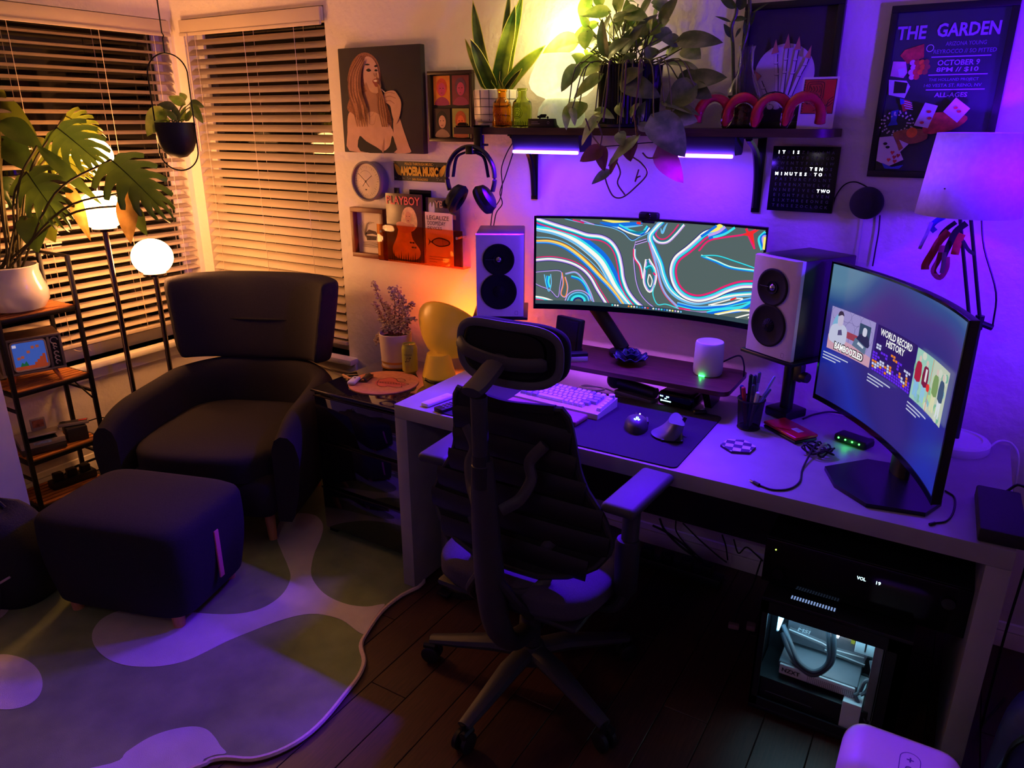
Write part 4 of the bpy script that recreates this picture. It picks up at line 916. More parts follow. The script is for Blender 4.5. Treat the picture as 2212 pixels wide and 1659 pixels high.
for pth in ([(1372, 262), (1378, 300), (1362, 332), (1385, 352), (1398, 375), (1372, 405), (1345, 426), (1325, 424), (1312, 400), (1305, 375)], [(1370, 250), (1374, 280), (1376, 300)], [(1290, 262), (1300, 290), (1296, 318)], [(1388, 330), (1400, 341), (1424, 340)], [(1380, 366), (1372, 392), (1376, 384), (1384, 380)], [(1330, 345), (1340, 372), (1334, 396), (1350, 421)], [(1265, 256), (1278, 290), (1298, 318)]):
    MB().tube([tuple(q) for q in cat([at(a_, b_, y=-.275) for a_, b_ in pth], 5)], .0026, 6, X=PX).build('vine', M('vine_stem', (96, 70, 44), rough=.7, var=.25), po_)
for x0 in (-.985, -1.03, -1.09):
    MB().tube([tuple(q) for q in cat([(x0, -.17, SZ+.18), (x0, -.23, SZ+.205), (x0+.01, -.26, SZ+.12), (x0+.005, -.272, SZ+.02)], 6)], .0028, 6, X=PX).build('vine', M('vine_stem'), po_)
# glass carafe vase with lucky bamboo
vs_ = thing('glass_vase', 'clear glass carafe with lucky bamboo stalks on the shelf before the hand print', 'vase', (-.688, -.083, SZ))
vp = [(.0001, .0), (.055, .0), (.060, .006), (.060, .012), (.0575, .05), (.056, .085), (.048, .12), (.030, .155), (.022, .18), (.021, .225), (.027, .243), (.0255, .244), (.0185, .225), (.0195, .18), (.027, .154), (.045, .119), (.053, .084), (.0545, .05), (.057, .012), (.0001, .008)]
MB().lathe(vp, 36, cap=False).build('carafe', glassm, vs_)
MB().lathe([(.0001, .009), (.056, .013), (.0535, .05), (.0515, .084), (.0495, .098), (.0001, .098)], 32, cap=False).build('water', M('murky_water', (186, 160, 110), rough=.05, trans=.85, var=0, ior=1.3), vs_)
mb = MB()
for k in range(40): an = random.uniform(0, 6.28); rr_ = random.uniform(0, .042); mb.sphere((rr_*math.cos(an), rr_*math.sin(an), .022+random.uniform(0, .05)), random.uniform(.004, .008), 6, 4)
mb.build('pebbles', M('pebbles', (150, 110, 70), rough=.6, var=.3, scale=60), vs_, kind='stuff')
VX = Matrix.Translation((.688, .083, -SZ)); bam = M('bamboo_stalk', (76, 96, 44), rough=.45, var=.2, scale=20, stretch=(1, 1, 12)); baml = leafmat('bamboo_leaf', (54, 82, 34), (92, 120, 44), scale=14)
for pth in ([(1588, 270), (1584, 150), (1583, 100), (1580, 60), (1590, 30), (1596, -20)], [(1592, 268), (1598, 150), (1606, 100), (1614, 70), (1620, 30), (1618, -20)]):
    MB().tube([tuple(q) for q in cat([at(a_, b_, y=-.083) for a_, b_ in pth], 5)], .0055, 8, X=VX).build('stalk', bam, vs_)
for b, t, wr in [((1581, 82), (1564, 50), .4), ((1580, 48), (1545, 32), .16), ((1584, 42), (1612, 38), .4), ((1590, 18), (1556, -6), .45), ((1598, 22), (1606, -16), .7), ((1618, 60), (1632, 22), .2), ((1614, 80), (1608, 44), .35), ((1622, 30), (1658, 4), .12), ((1600, 60), (1588, 80), .3)]:
    B_ = at(*b, y=-.083); T_ = at(*t, y=-.098); L_ = (T_-B_).length
    leaf_obj('leaf', leaf_mesh(L_, L_*wr, .15, .2, 'lance', 8).mesh('leaf', baml, 60), B_, T_, vs_, up=(.2, -1, .4), inv=VX)
# framed skeleton hand print leaning against the wall
hp = thing('picture_frame', 'black framed print of a skeleton hand over a pale disc, standing on the shelf', 'picture', (-.575, 0, SZ+.185), group='pictures on the back wall')
mb = MB(); hw, hh = .148, .185
for q in ((-hw, hw, hh-.02, hh), (-hw, hw, -hh, -hh+.02), (-hw, -hw+.02, -hh+.02, hh-.02), (hw-.02, hw, -hh+.02, hh-.02)): mb.bx(q[0], q[1], -.03, -.002, q[2], q[3], .002)
mb.build('frame', M('black_frame', (18, 15, 18), rough=.4), hp); MB().bx(-hw+.02, hw-.02, -.012, -.004, -hh+.02, hh-.02).build('sheet', M('print_ground', (60, 50, 60), rough=.6, var=.05), hp)
def hz(u, v): return ((u-1300)/1000*.27+.012, (700-v)/1180*.30-.005)
a = ART(); disc = M('print_disc', (206, 184, 206), rough=.6, var=.02); bone = M('print_bone', (214, 192, 212), rough=.6, var=.03); line_ = M('print_line', (72, 50, 78), rough=.7); claw = M('print_claw', (190, 120, 100), rough=.6, var=.12, scale=40)
a.poly(disc, [hz(*q) for q in ell(1218, 775, 340, 355, 44)])
H_ = lambda L_: [hz(*q) for q in L_]
for fing in ([(1105, 540), (1115, 640), (1135, 770), (1160, 1030)], [(1222, 480), (1222, 600), (1225, 750), (1222, 1020)], [(1340, 500), (1330, 610), (1318, 760), (1275, 1020)], [(1465, 600), (1445, 670), (1395, 790), (1320, 1030)], [(960, 850), (1000, 930), (1050, 1020), (1120, 1100)]):
    a.line(line_, H_(fing), .0125, 5); a.line(bone, [(q[0]-.0012, q[1]) for q in H_(fing)], .0092, 5)
    for q in fing[1:3]: a.poly(line_, ell(*hz(*q), .0075, .004, 14)); a.poly(bone, ell(hz(*q)[0]-.0005, hz(*q)[1]+.0007, .0068, .0032, 14))
for q in ((1140, 1090, 60), (1220, 1080, 50), (1290, 1060, 55), (1180, 1150, 55), (1265, 1130, 60), (1110, 1160, 40)): a.poly(line_, ell(*hz(q[0], q[1]), q[2]/1000*.27, q[2]/1180*.25, 16)); a.poly(bone, ell(*hz(q[0]-5, q[1]-6), q[2]/1000*.24, q[2]/1180*.215, 16))
for tp, l, r_ in (((1098, 370), (1060, 540), (1142, 520)), ((1232, 315), (1190, 482), (1270, 475)), ((1356, 350), (1310, 500), (1388, 492)), ((1502, 455), (1440, 590), (1505, 605)), ((878, 712), (935, 845), (972, 785))): a.poly(line_, H_([tp, l, r_])); a.poly(claw, [(q[0]*.96+hz((tp[0]+l[0]+r_[0])/3, 0)[0]*.04-.0008, q[1]) for q in H_([tp, l, r_])])
a.done('print', hp, onwall(0, 0, -.0125))
MB().bx(-hw+.02, hw-.02, -.0165, -.0158, -hh+.02, hh-.02).build('glazing', M('picture_glass'), hp)
# instant print with a red block-print face
ip = thing('art_card', 'white bordered card with a red and black block print, right end of the shelf', 'card', (-.455, -.12, SZ))
IX = Matrix.Translation((0, 0, 0)) @ Matrix.Rotation(R(-8), 4, 'X')
MB().bx(-.052, .052, -.001, .001, 0, .148, X=IX).build('card', M('card_white', (222, 208, 214), rough=.6), ip)
a = ART(); rb = M('block_red', (190, 62, 40), rough=.6, var=.2, scale=40); rr2 = M('block_bright_red', (206, 36, 34), rough=.6); bk = M('block_black', (46, 24, 22), rough=.7)
a.poly(bk, rect(-.046, .043, .046, .142)); a.poly(rb, rect(-.044, .045, .044, .140)); a.poly(rr2, rect(.016, .085, .044, .138)); a.line(bk, rrect(-.036, .072, .012, .134, .008), .0016, 1, True); a.line(bk, rrect(-.030, .078, .006, .128, .006), .0016, 1, True)
for q in range(4):
    a.line(bk, [(-.028+.009*q, .122), (-.022+.008*q, .112), (-.028+.009*q, .104)], .0018); a.line(bk, [(-.028+.01*q, .086), (-.024+.01*q, .096)], .0022, 1); a.line(bk, [(-.03+.011*q, .07), (-.03+.011*q, .08)], .0018, 1)
for s in (0, .008, .016): a.line(bk, [(-.01+s, .05), (.01+s, .062), (.03, .064+s), (.043, .075+s)], .0018)
for q in range(12): a.line(bk, [(-.045+.0024*(q % 2), .05+.0075*q), (-.040, .05+.0075*q)], .0022, 1)
a.done('print', ip, IX @ onwall(0, 0, -.0012))
# looping glass tube sculpture
gs = thing('glass_sculpture', 'clear looping glass tube filled with red, four arches on the shelf', 'sculpture', (-.61, -.175, SZ))
GXm = Matrix.Translation((.61, .175, -SZ))
pts = []
n_ = 4; xL, xR = -.792, -.432; stp = (xR-xL)/n_
for k in range(n_):
    for q in range(14):
        t = q/14; an = PI*(1-t); pts.append((xL+stp*(k+.5)+stp*.53*math.cos(an), -.197+.03*t if t < .9 else -.197+.03*.9*(1-(t-.9)*8), SZ+.0175+.073*math.sin(an)**.75))
pts.append((xR+.0, -.168, SZ+.0175))
MB().tube(pts, .0165, 14, X=GXm).build('glass_tube', M('sculpture_glass', (255, 250, 250), rough=.02, var=0, trans=1, ior=1.14), gs, ang=60)
MB().tube(pts, [.0115+.002*math.sin(i*.7) for i in range(len(pts))], 12, X=GXm).build('red_core', M('ruby_core', (206, 30, 62), rough=.25, var=.2, scale=30), gs, ang=60)
# headphones hanging from a clamp
hk = thing('headphone_hook', 'black clamp hook at the left end of the shelf', 'hook', (-1.612, -.215, SZ-.05))
mb = MB().bx(-.016, .016, -.012, -.004, -.045, .058, .001); mb.bx(-.016, .016, -.012, .05, .050, .058, .001); mb.bx(-.016, .016, -.01, .04, -.016, -.008, .001); mb.box((.0, -.036, -.036), (.03, .056, .014), .003); mb.box((.0, -.066, -.028), (.03, .006, .03), .002); mb.cyl((0, .025, -.03), (0, .025, .024), .006, 10); mb.build('clamp', blkm, hk)
hpn = thing('headphones', 'black over-ear headphones with boom mic hanging from the shelf', 'headphones', (-1.625, -.255, SZ-.075))
arc = [(-.086, 0, -.150), (-.094, 0, -.11), (-.088, 0, -.06), (-.062, 0, -.018), (-.03, 0, .003), (0, 0, .009), (.03, 0, .003), (.062, 0, -.018), (.088, 0, -.06), (.094, 0, -.11), (.086, 0, -.150)]
HM = Matrix.Rotation(R(14), 4, 'Z')
MB().tube([tuple(q) for q in cat(arc, 5)], .017, 10, flat=.45, ref=(0, 0, 1), X=HM).build('headband', blk, hpn)
MB().tube([tuple(q) for q in cat([(-.07, 0, -.10), (-.056, 0, -.035), (-.03, 0, -.016), (0, 0, -.011), (.03, 0, -.016), (.056, 0, -.035), (.07, 0, -.10)], 5)], .014, 8, flat=.3, ref=(0, 0, 1), X=HM).build('strap', M('headband_fabric', (30, 28, 36), rough=.95), hpn)
for s in (-1, 1):
    X = HM @ Matrix.Translation((s*.062, -.005, -.175)) @ Matrix.Rotation(R(-s*32), 4, 'Y') @ Matrix.Rotation(R(s*90), 4, 'Y')
    MB().lathe([(.0001, .022), (.03, .022), (.042, .014), (.046, 0), (.046, -.004), (.0001, -.004)], 28, X, sx=1.15).build('ear_cup', blk, hpn)
    MB().lathe([(.02, -.004), (.047, -.004), (.050, -.012), (.045, -.026), (.034, -.03), (.026, -.024), (.022, -.008)], 28, X, sx=1.15, cap=False).build('ear_pad', M('ear_pad', (26, 24, 30), rough=.9), hpn)
MB().tube([tuple(q) for q in cat([(-.075, -.03, -.20), (-.05, -.07, -.225), (-.01, -.09, -.232)], 5)], .0022, 6).build('boom', blk, hpn)
MB().sphere((-.085, -.045, -.2), .016, 14, 10).build('mic_foam', M('mic_foam', (16, 15, 18), rough=1), hpn)
# ================================================================ monitors
RZ = .84                                               # top of the walnut riser
def curved(w, Rr):
    return lambda u, v, z: V((Rr*math.sin(u/Rr), v, z*1.0+(Rr-Rr*math.cos(u/Rr))))
def monitor(label, L, Rt, z0, z1, Rr, bez=(.008, .008, .008, .02)):
    L = V((L[0], L[1], 0)); Rt = V((Rt[0], Rt[1], 0)); x = (Rt-L).normalized(); nrm = V((x.y, -x.x, 0))
    chord = (Rt-L).length; w_ = 2*Rr*math.asin(chord/2/Rr); sag = Rr-math.sqrt(Rr*Rr-chord*chord/4)
    o = (L+Rt)/2-nrm*sag; o.z = (z0+z1)/2
    t = thing('monitor', label, 'monitor', o); X = frame((0, 0, 0), x, nrm); h = z1-z0; bend = curved(w_, Rr); cuts = [w_*(k/72-.5) for k in range(1, 72)]
    MB().bx(-w_/2, w_/2, -h/2, h/2, -.022, 0, .003).bend(bend, cuts).build('shell', blk, t, X=X)
    MB().prism(rrect(-w_*.34, -h*.3, w_*.34, h*.34, .06), -.05, -.02).bend(bend, cuts).build('rear_housing', blk, t, X=X)
    m = MB(); l, r, tt, bb = bez
    for q in ((-w_/2, -w_/2+l, -h/2, h/2), (w_/2-r, w_/2, -h/2, h/2), (-w_/2+l, w_/2-r, h/2-tt, h/2), (-w_/2+l, w_/2-r, -h/2, -h/2+bb)): m.bx(q[0], q[1], q[2], q[3], -.001, .0025)
    m.bend(bend, cuts).build('bezel', blkg, t, X=X)
    sw, shh = w_-l-r, h-tt-bb; sx0, sy0 = -w_/2+l, -h/2+bb
    return t, X, bend, cuts, (sx0, sy0, sw, shh), o, nrm, x
# ---- ultrawide with the swirling wallpaper
mon, MX, mb_, mc, (sx0, sy0, sw, shh), mo, mn, mx_ = monitor('curved ultrawide monitor with a swirling neon wallpaper on the back wall', (-1.366, -.226), (-.556, -.118), .996, 1.343, 1.15)
def wz(px, py):
    u = (px-78)/(2040-(py-255)*.225-78); top = 98+51*u+106*u*u; bot = 878+150*u+100*u*u; v = 1-(py-top)/(bot-top)
    return (sx0+sw*u, sy0+shh*v)
PXU = sw/1900
a = ART(.00004)
ec = dict(grey=(84, 100, 98), white=(252, 250, 240), cyan=(60, 226, 236), blue=(20, 110, 226), navy=(40, 40, 120), mag=(240, 30, 110), lav=(196, 160, 240), yel=(255, 236, 110), org=(255, 140, 20), teal=(20, 130, 150), red=(244, 44, 40), dark=(50, 62, 66), sky=(110, 190, 240))
em = {k: E('screen_'+k, c, 1.0) for k, c in ec.items()}
a.poly(em['grey'], rect(sx0, sy0, sx0+sw, sy0+shh)); a.z += .0001
def inside(q): return (min(max(q[0], sx0), sx0+sw), min(max(q[1], sy0), sy0+shh))
def rib_(pts, stripes, n=6):
    base = [V(wz(*p)+(0,)) for p in pts]; c = cat(base, n)
    for off, wd_, col in stripes:
        q = []
        for i in range(len(c)):
            t = (c[min(i+1, len(c)-1)]-c[max(i-1, 0)]).normalized(); nn = V((-t.y, t.x, 0)); tp = i/(len(c)-1)
            o_ = off(tp) if callable(off) else off
            q.append(tuple(inside(c[i]+nn*o_*PXU))[:2])
        w__ = (lambda t, f=wd_: (f(t) if callable(f) else f)*PXU*1.25+.0004)
        a.line(em[col], q, w__, 1)
T3 = lambda lo, hi: (lambda t: lo+(hi-lo)*math.sin(PI*min(1, max(0, t))))
A_ = [(70, 178), (250, 215), (420, 290), (560, 400), (650, 500), (710, 620), (760, 740), (830, 860), (890, 950)]
rib_(A_, [(0, T3(46, 84), 'white'), (T3(18, 34), T3(18, 40), 'blue'), (T3(2, 14), 14, 'cyan'), (lambda t: -T3(24, 40)(t), 14, 'sky')])
rib_([(70, 268), (200, 280), (340, 330), (470, 430), (580, 540), (680, 680), (760, 820), (830, 930)], [(0, 5, 'sky')])
B_ = [(70, 122), (250, 185), (400, 235), (520, 280), (640, 300), (720, 350), (770, 440), (792, 560), (802, 680), (835, 800), (890, 900), (950, 970)]
rib_(B_, [(-14, 9, 'mag'), (-4, 9, 'teal'), (6, 8, 'cyan'), (18, 14, 'white'), (29, 8, 'lav'), (36, 4, 'navy')])
rib_([(70, 300), (200, 308), (320, 350), (430, 430), (530, 530), (620, 640), (700, 740), (760, 830), (815, 930)], [(0, T3(10, 26), 'org'), (2, T3(4, 10), 'yel'), (-20, T3(4, 14), 'blue'), (-12, 6, 'sky')])
rib_([(70, 462), (200, 458), (320, 480), (420, 520), (500, 580), (560, 660), (610, 770), (680, 910)], [(10, 6, 'mag'), (0, 7, 'teal'), (-10, 12, 'white'), (-20, 6, 'lav'), (-27, 4, 'navy')])
rib_([(70, 585), (180, 580), (270, 580), (300, 610), (285, 720), (265, 830), (200, 760), (120, 720), (70, 690)], [(0, 5, 'lav'), (5, 3, 'navy')])
rib_([(150, 610), (165, 700), (190, 770), (210, 700), (205, 610)], [(0, 6, 'sky')]); rib_([(185, 625), (178, 680), (190, 735)], [(0, 26, 'cyan'), (-6, 8, 'blue')])
rib_([(300, 600), (310, 700), (290, 800), (330, 830), (350, 740), (330, 640)], [(0, 6, 'lav'), (5, 5, 'org')])
rib_([(330, 610), (420, 600), (490, 680), (540, 790), (570, 900)], [(0, 6, 'lav'), (-8, 4, 'sky')]); rib_([(380, 640), (450, 670), (500, 740), (540, 860)], [(0, 18, 'blue'), (6, 8, 'cyan')])
for r_, c_, w_ in ((40, 'navy', 12), (58, 'cyan', 16), (78, 'teal', 10), (92, 'sky', 8), (112, 'lav', 6)):
    rib_([(435+r_*math.cos(q), 885-r_*1.0*math.sin(q)) for q in (.05, .6, 1.2, 1.8, 2.4, 3.05)], [(0, w_, c_)])
rib_([(70, 810), (150, 830), (240, 870)], [(0, 10, 'white'), (-12, 8, 'cyan'), (-22, 8, 'mag')])
# top centre
rib_([(660, 128), (780, 148), (900, 150)], [(0, T3(4, 16), 'yel')]); rib_([(640, 150), (760, 178), (900, 175), (1010, 165)], [(0, T3(8, 34), 'blue'), (-18, T3(4, 12), 'sky')]); rib_([(800, 185), (900, 240), (1000, 265), (1060, 200)], [(0, 22, 'blue'), (12, 10, 'cyan'), (-12, 8, 'white')]); rib_([(880, 235), (970, 250), (1040, 230)], [(0, T3(3, 14), 'teal')])
rib_([(330, 108), (450, 140), (600, 170), (740, 200), (840, 250), (910, 320), (980, 290), (1060, 250), (1130, 180)], [(0, 6, 'sky'), (6, 4, 'navy')])
rib_([(400, 120), (460, 138), (500, 152)], [(0, 8, 'mag')]); rib_([(470, 125), (540, 150), (590, 168)], [(0, 6, 'lav')]); rib_([(960, 160), (985, 165), (995, 160)], [(0, 14, 'red')])
rib_([(1170, 185), (1120, 260), (1150, 310), (1200, 310), (1260, 260), (1320, 185)], [(0, 7, 'mag')]); rib_([(1150, 170), (1095, 265), (1130, 335), (1210, 340), (1290, 270), (1365, 185)], [(0, 12, 'white'), (-10, 6, 'lav'), (9, 6, 'teal')]); rib_([(1165, 215), (1175, 260), (1200, 210), (1225, 170)], [(0, T3(3, 14), 'sky')])
# middle
rib_([(1185, 150), (1110, 225), (1065, 300), (1100, 420), (1140, 540), (1160, 660), (1200, 780), (1280, 870), (1400, 915), (1540, 890), (1700, 850), (1890, 830)], [(0, T3(8, 20), 'white'), (-14, T3(6, 14), 'sky'), (12, T3(6, 12), 'cyan'), (22, 4, 'blue')])
rib_([(945, 330), (920, 430), (920, 580), (930, 720), (960, 830), (1010, 910), (1060, 960)], [(0, 5, 'lav'), (6, 3, 'navy')]); rib_([(940, 350), (1040, 320)], [(0, 20, 'lav'), (0, 8, 'dark')]); rib_([(930, 400), (930, 480), (970, 560), (985, 680)], [(0, 8, 'white'), (-8, 7, 'mag'), (8, 4, 'sky')])
rib_([(1030, 500), (1010, 610), (1000, 720), (1035, 800), (1075, 730), (1090, 620), (1040, 500)], [(0, 12, 'lav'), (12, 10, 'teal'), (-10, 8, 'white')]); rib_([(1040, 640), (1025, 710), (1042, 760), (1062, 700), (1045, 640)], [(0, 6, 'white')]); rib_([(1010, 590), (1060, 570), (1085, 640)], [(0, 22, 'teal'), (8, 8, 'cyan')]); rib_([(1078, 625), (1090, 650)], [(0, 12, 'mag')])
rib_([(1060, 340), (1085, 470), (1110, 600), (1130, 740), (1170, 850), (1250, 960)], [(0, 7, 'sky'), (-8, 4, 'mag'), (8, 5, 'lav')]); rib_([(1080, 740), (1060, 830), (1090, 930), (1160, 930), (1260, 975)], [(0, 6, 'cyan')])
# right loop
rib_([(1700, 212), (1620, 262), (1540, 290), (1470, 350), (1390, 420), (1290, 500), (1250, 590), (1250, 690), (1280, 780), (1340, 845), (1430, 870), (1540, 840), (1660, 780), (1780, 740), (1905, 735)], [(18, 12, 'mag'), (6, 8, 'teal'), (-4, 13, 'cyan'), (-16, 10, 'lav'), (-27, 14, 'white'), (-38, 5, 'navy')])
rib_([(1710, 215), (1650, 258), (1560, 290)], [(-30, T3(10, 34), 'yel'), (4, 20, 'lav'), (26, 22, 'blue')]); rib_([(1640, 205), (1560, 260), (1500, 300)], [(0, 16, 'blue')]); rib_([(1790, 225), (1700, 280), (1600, 310)], [(0, 14, 'cyan')])
rib_([(1470, 430), (1560, 340), (1700, 310), (1850, 290), (1960, 250)], [(0, 10, 'mag')]); rib_([(1885, 232), (1895, 300), (1930, 420)], [(0, 12, 'mag')])
a.poly(em['red'], [inside(wz(*q)) for q in [(1870, 235), (1905, 262), (1990, 248), (1935, 285), (1935, 400), (1898, 305), (1840, 292), (1882, 272)]])
for k, c_ in enumerate(('cyan', 'blue', 'lav', 'yel')): rib_([(2035, 268+k*16), (1975+k*16, 330), (1985+k*16, 430)], [(0, 14, c_)])
rib_([(1485, 475), (1600, 528), (1720, 588), (1915, 622)], [(0, T3(6, 20), 'cyan'), (-7, T3(3, 8), 'blue'), (8, 4, 'white')]); rib_([(1485, 475), (1620, 478), (1760, 530), (1915, 595)], [(0, 7, 'cyan'), (-5, 3, 'teal')])
rib_([(1250, 930), (1400, 970), (1560, 960), (1720, 920), (1900, 870)], [(0, 14, 'blue'), (14, 8, 'sky'), (-12, 6, 'cyan'), (-30, 5, 'lav')]); rib_([(1500, 940), (1600, 910), (1700, 880), (1780, 880), (1650, 930), (1520, 940)], [(0, 7, 'white')]); rib_([(1680, 890), (1730, 868)], [(0, 10, 'red')]); rib_([(1480, 1020), (1600, 990), (1750, 970), (1880, 900)], [(0, T3(8, 44), 'blue'), (12, T3(6, 18), 'cyan')]); rib_([(1540, 1035), (1640, 1010), (1740, 990), (1840, 1000), (1800, 1060)], [(0, 8, 'white'), (8, 6, 'yel')]); rib_([(1700, 1060), (1790, 1030), (1870, 1010)], [(0, 8, 'white')]); rib_([(1260, 970), (1350, 985)], [(0, 10, 'mag')])
# taskbar
a.poly(E('taskbar', (58, 82, 92), .8), rect(sx0, sy0, sx0+sw, sy0+.0145))
for k in range(26):
    u = .355+.0125*k
    if 3 <= k < 6: continue
    a.poly(em[['cyan', 'white', 'white', 'x', 'x', 'x', 'org', 'yel', 'white', 'sky', 'teal', 'blue', 'lav', 'red', 'navy', 'white', 'sky', 'lav', 'cyan', 'blue', 'sky', 'white', 'yel', 'lav', 'white', 'sky'][k]], ell(sx0+sw*u, sy0+.0072, .0035, .0035, 8))
a.bend(mb_, mc).build('screen_image', a.mats, mon, X=MX)
# arm holding it, webcam
arm = thing('monitor_mount', 'black sloping monitor mount behind the ultrawide monitor', 'monitor mount', (-1.03, -.13, RZ))
AX = Matrix.Translation((1.03, .13, -RZ))
MB().lathe([(.05, 0), (.055, .004), (.055, .016), (.03, .02), (.018, .022), (.018, .032), (.0001, .032)], 24).build('base', blk, arm)
mb = MB(); mb.tube([(-1.03, -.13, .862), (-1.195, -.09, 1.03)], [.026, .03], 8, X=AX, flat=.55, ref=(0, -1, .3)); mb.build('lower_arm', blk, arm)
mb = MB(); mb.tube([(-1.195, -.085, 1.035), (-.99, -.06, 1.16)], .022, 8, X=AX, flat=.6); mb.bx(-1.05, -.93, -.07, -.055, 1.11, 1.22, .003, X=AX); mb.build('upper_arm', blk, arm)
wcm = thing('webcam', 'black webcam perched on top of the ultrawide monitor', 'webcam', tuple(at(1402, 474, y=-.088)))
MB().box((0, 0, .012), (.075, .026, .028), .009, 3).build('body', blk, wcm); MB().lathe([(.0001, .002), (.009, .002), (.011, 0), (.011, -.004)], 20, Matrix.Translation((0, -.013, .012)) @ Matrix.Rotation(R(90), 4, 'X')).build('lens', blkg, wcm); MB().box((0, .006, -.008), (.05, .04, .008), .002).build('clip', blk, wcm)
# ---- second monitor
mo2, MX2, mb2, mc2, (sx0, sy0, sw, shh), m2o, m2n, m2x = monitor('large curved monitor at the right of the desk showing three video thumbnails', (-.328, -.262), (.036, -.858), .846, 1.278, 1.25, bez=(.006, .008, .006, .016))
a = ART(.00005)
# soft glow of the desktop picture as a procedural emission
bgm = bpy.data.materials.new('desktop_gradient'); bgm.use_nodes = True; nt = bgm.node_tree
tc_ = nt.nodes.new('ShaderNodeTexCoord'); nz = nt.nodes.new('ShaderNodeTexNoise'); nz.inputs['Scale'].default_value = 2.6; nz.inputs['Detail'].default_value = 0
sep = nt.nodes.new('ShaderNodeSeparateXYZ'); add = nt.nodes.new('ShaderNodeMath'); add.operation = 'MULTIPLY_ADD'
nt.links.new(tc_.outputs['Object'], sep.inputs[0]); nt.links.new(tc_.outputs['Object'], nz.inputs['Vector'])
add.inputs[1].default_value = 1.5; nt.links.new(sep.outputs['Y'], add.inputs[0]); nt.links.new(nz.outputs['Fac'], add.inputs[2])
rp = nt.nodes.new('ShaderNodeValToRGB'); nt.links.new(add.outputs[0], rp.inputs[0]); el = rp.color_ramp.elements
el[0].position = .12; el[0].color = lin((28, 22, 120))+(1,); el[1].position = .92; el[1].color = lin((88, 130, 160))+(1,)
for p_, c_ in ((.30, (24, 44, 165)), (.45, (40, 34, 120)), (.60, (58, 40, 128)), (.75, (40, 74, 140))): e_ = el.new(p_); e_.color = lin(c_)+(1,)
b_ = nt.nodes['Principled BSDF']; b_.inputs['Base Color'].default_value = (.01, .01, .012, 1); b_.inputs['Roughness'].default_value = .35; nt.links.new(rp.outputs[0], b_.inputs['Emission Color']); b_.inputs['Emission Strength'].default_value = .45
a.poly(bgm, rect(sx0, sy0, sx0+sw, sy0+shh))
U = lambda u, v: (sx0+sw*u, sy0+shh*v)
def UP_(L_): return [U(*q) for q in L_]
e2 = lambda n, c, k=1: E('vid_'+n, c, k)
va, vb = .385, .70
# thumbnail 1: two people at a studio desk
x0, x1 = .03, .325; w1 = x1-x0; T1 = lambda s, t: U(x0+w1*s, va+(vb-va)*t); T1P = lambda L_: [T1(*q) for q in L_]
a.poly(e2('wall1', (150, 140, 196)), T1P(rect(0, 0, 1, 1)))
for i in range(5):
    for j in range(3):
        cx, cy = .12+.22*i+(.11 if j % 2 else 0), .35+.27*j
        if cx < 1: a.line(e2('hexline', (104, 96, 150)), [T1(min(1, max(0, cx+.12*math.cos(R(60*k)))), min(1, max(0, cy+.17*math.sin(R(60*k))))) for k in range(6)], .0012, 1, True)
a.poly(e2('desk1', (196, 150, 170)), T1P([(0, 0), (1, 0), (1, .22), (.6, .30), (0, .34)])); a.poly(e2('red1', (150, 60, 80)), T1P([(.4, .40), (.7, .40), (.7, .55), (.4, .55)]))
a.poly(e2('chair1', (120, 170, 206)), T1P([(.06, .3), (.2, .3), (.22, .75), (.14, .85), (.06, .6)]), 2)
a.poly(e2('shirt1', (186, 190, 216)), T1P([(.04, .2), (.36, .2), (.40, .5), (.36, .62), (.28, .66), (.12, .62), (.03, .5)]), 3); a.poly(e2('tee1', (80, 74, 120)), T1P([(.2, .38), (.3, .42), (.27, .54), (.2, .5)])); a.poly(e2('skin1', (190, 180, 206)), T1P([(.17, .64), (.17, .84), (.22, .9), (.28, .84), (.28, .66), (.23, .6)]), 3); a.poly(e2('hair1', (56, 44, 70)), T1P([(.16, .82), (.18, .93), (.25, .95), (.29, .86), (.24, .87)]), 3)
a.poly(e2('bg1', (50, 70, 100)), T1P(rect(.66, .55, .92, .86))); a.poly(e2('shirt2', (40, 40, 80)), T1P([(.62, .4), (.92, .4), (.9, .6), (.8, .66), (.68, .6)]), 3); a.poly(e2('skin2', (200, 200, 220)), T1P([(.75, .62), (.75, .76), (.79, .8), (.84, .76), (.83, .62)]), 3); a.poly(e2('mic1', (90, 110, 140)), T1P([(.55, .30), (.86, .22), (.88, .38), (.6, .5)]))
a.poly(e2('box1', (200, 205, 220)), T1P([(.66, .38), (.8, .33), (.82, .38), (.68, .44)]))
# thumbnail 2: falling blocks
x0, x1 = .345, .64; w1 = x1-x0; T2 = lambda s, t: U(x0+w1*s, va+(vb-va)*t); T2P = lambda L_: [T2(*q) for q in L_]
a.poly(e2('night', (40, 20, 96)), T2P(rect(0, 0, 1, 1)))
cells = {}
bl = {'o': (230, 130, 30), 'w': (200, 205, 235), 'p': (96, 40, 230)}
g_ = ['pppppppppppppppp', 'owpppopppppppopp', 'wwwoppwwppppwwop', 'oowwwowop.pow.op', 'pp.ww.wo...o..o.', 'ppp..............', 'pp...............']
for j, rw in enumerate(g_):
    for i, ch in enumerate(rw[:16]):
        if ch != '.': cells[(i, j)] = ch
for i, j, ch in ((1, 8, 'w'), (2, 8, 'w'), (1, 9, 'w'), (2, 9, 'w'), (3, 7, 'p'), (4, 7, 'p'), (5, 7, 'p'), (5, 6, 'p'), (7, 8, 'o'), (8, 8, 'o'), (8, 7, 'o'), (9, 7, 'o'), (10, 7, 'p'), (11, 7, 'p'), (10, 6, 'p'), (10, 5, 'p'), (13, 6, 'w'), (14, 6, 'w'), (15, 6, 'w'), (14, 5, 'w')): cells[(i, j)] = ch
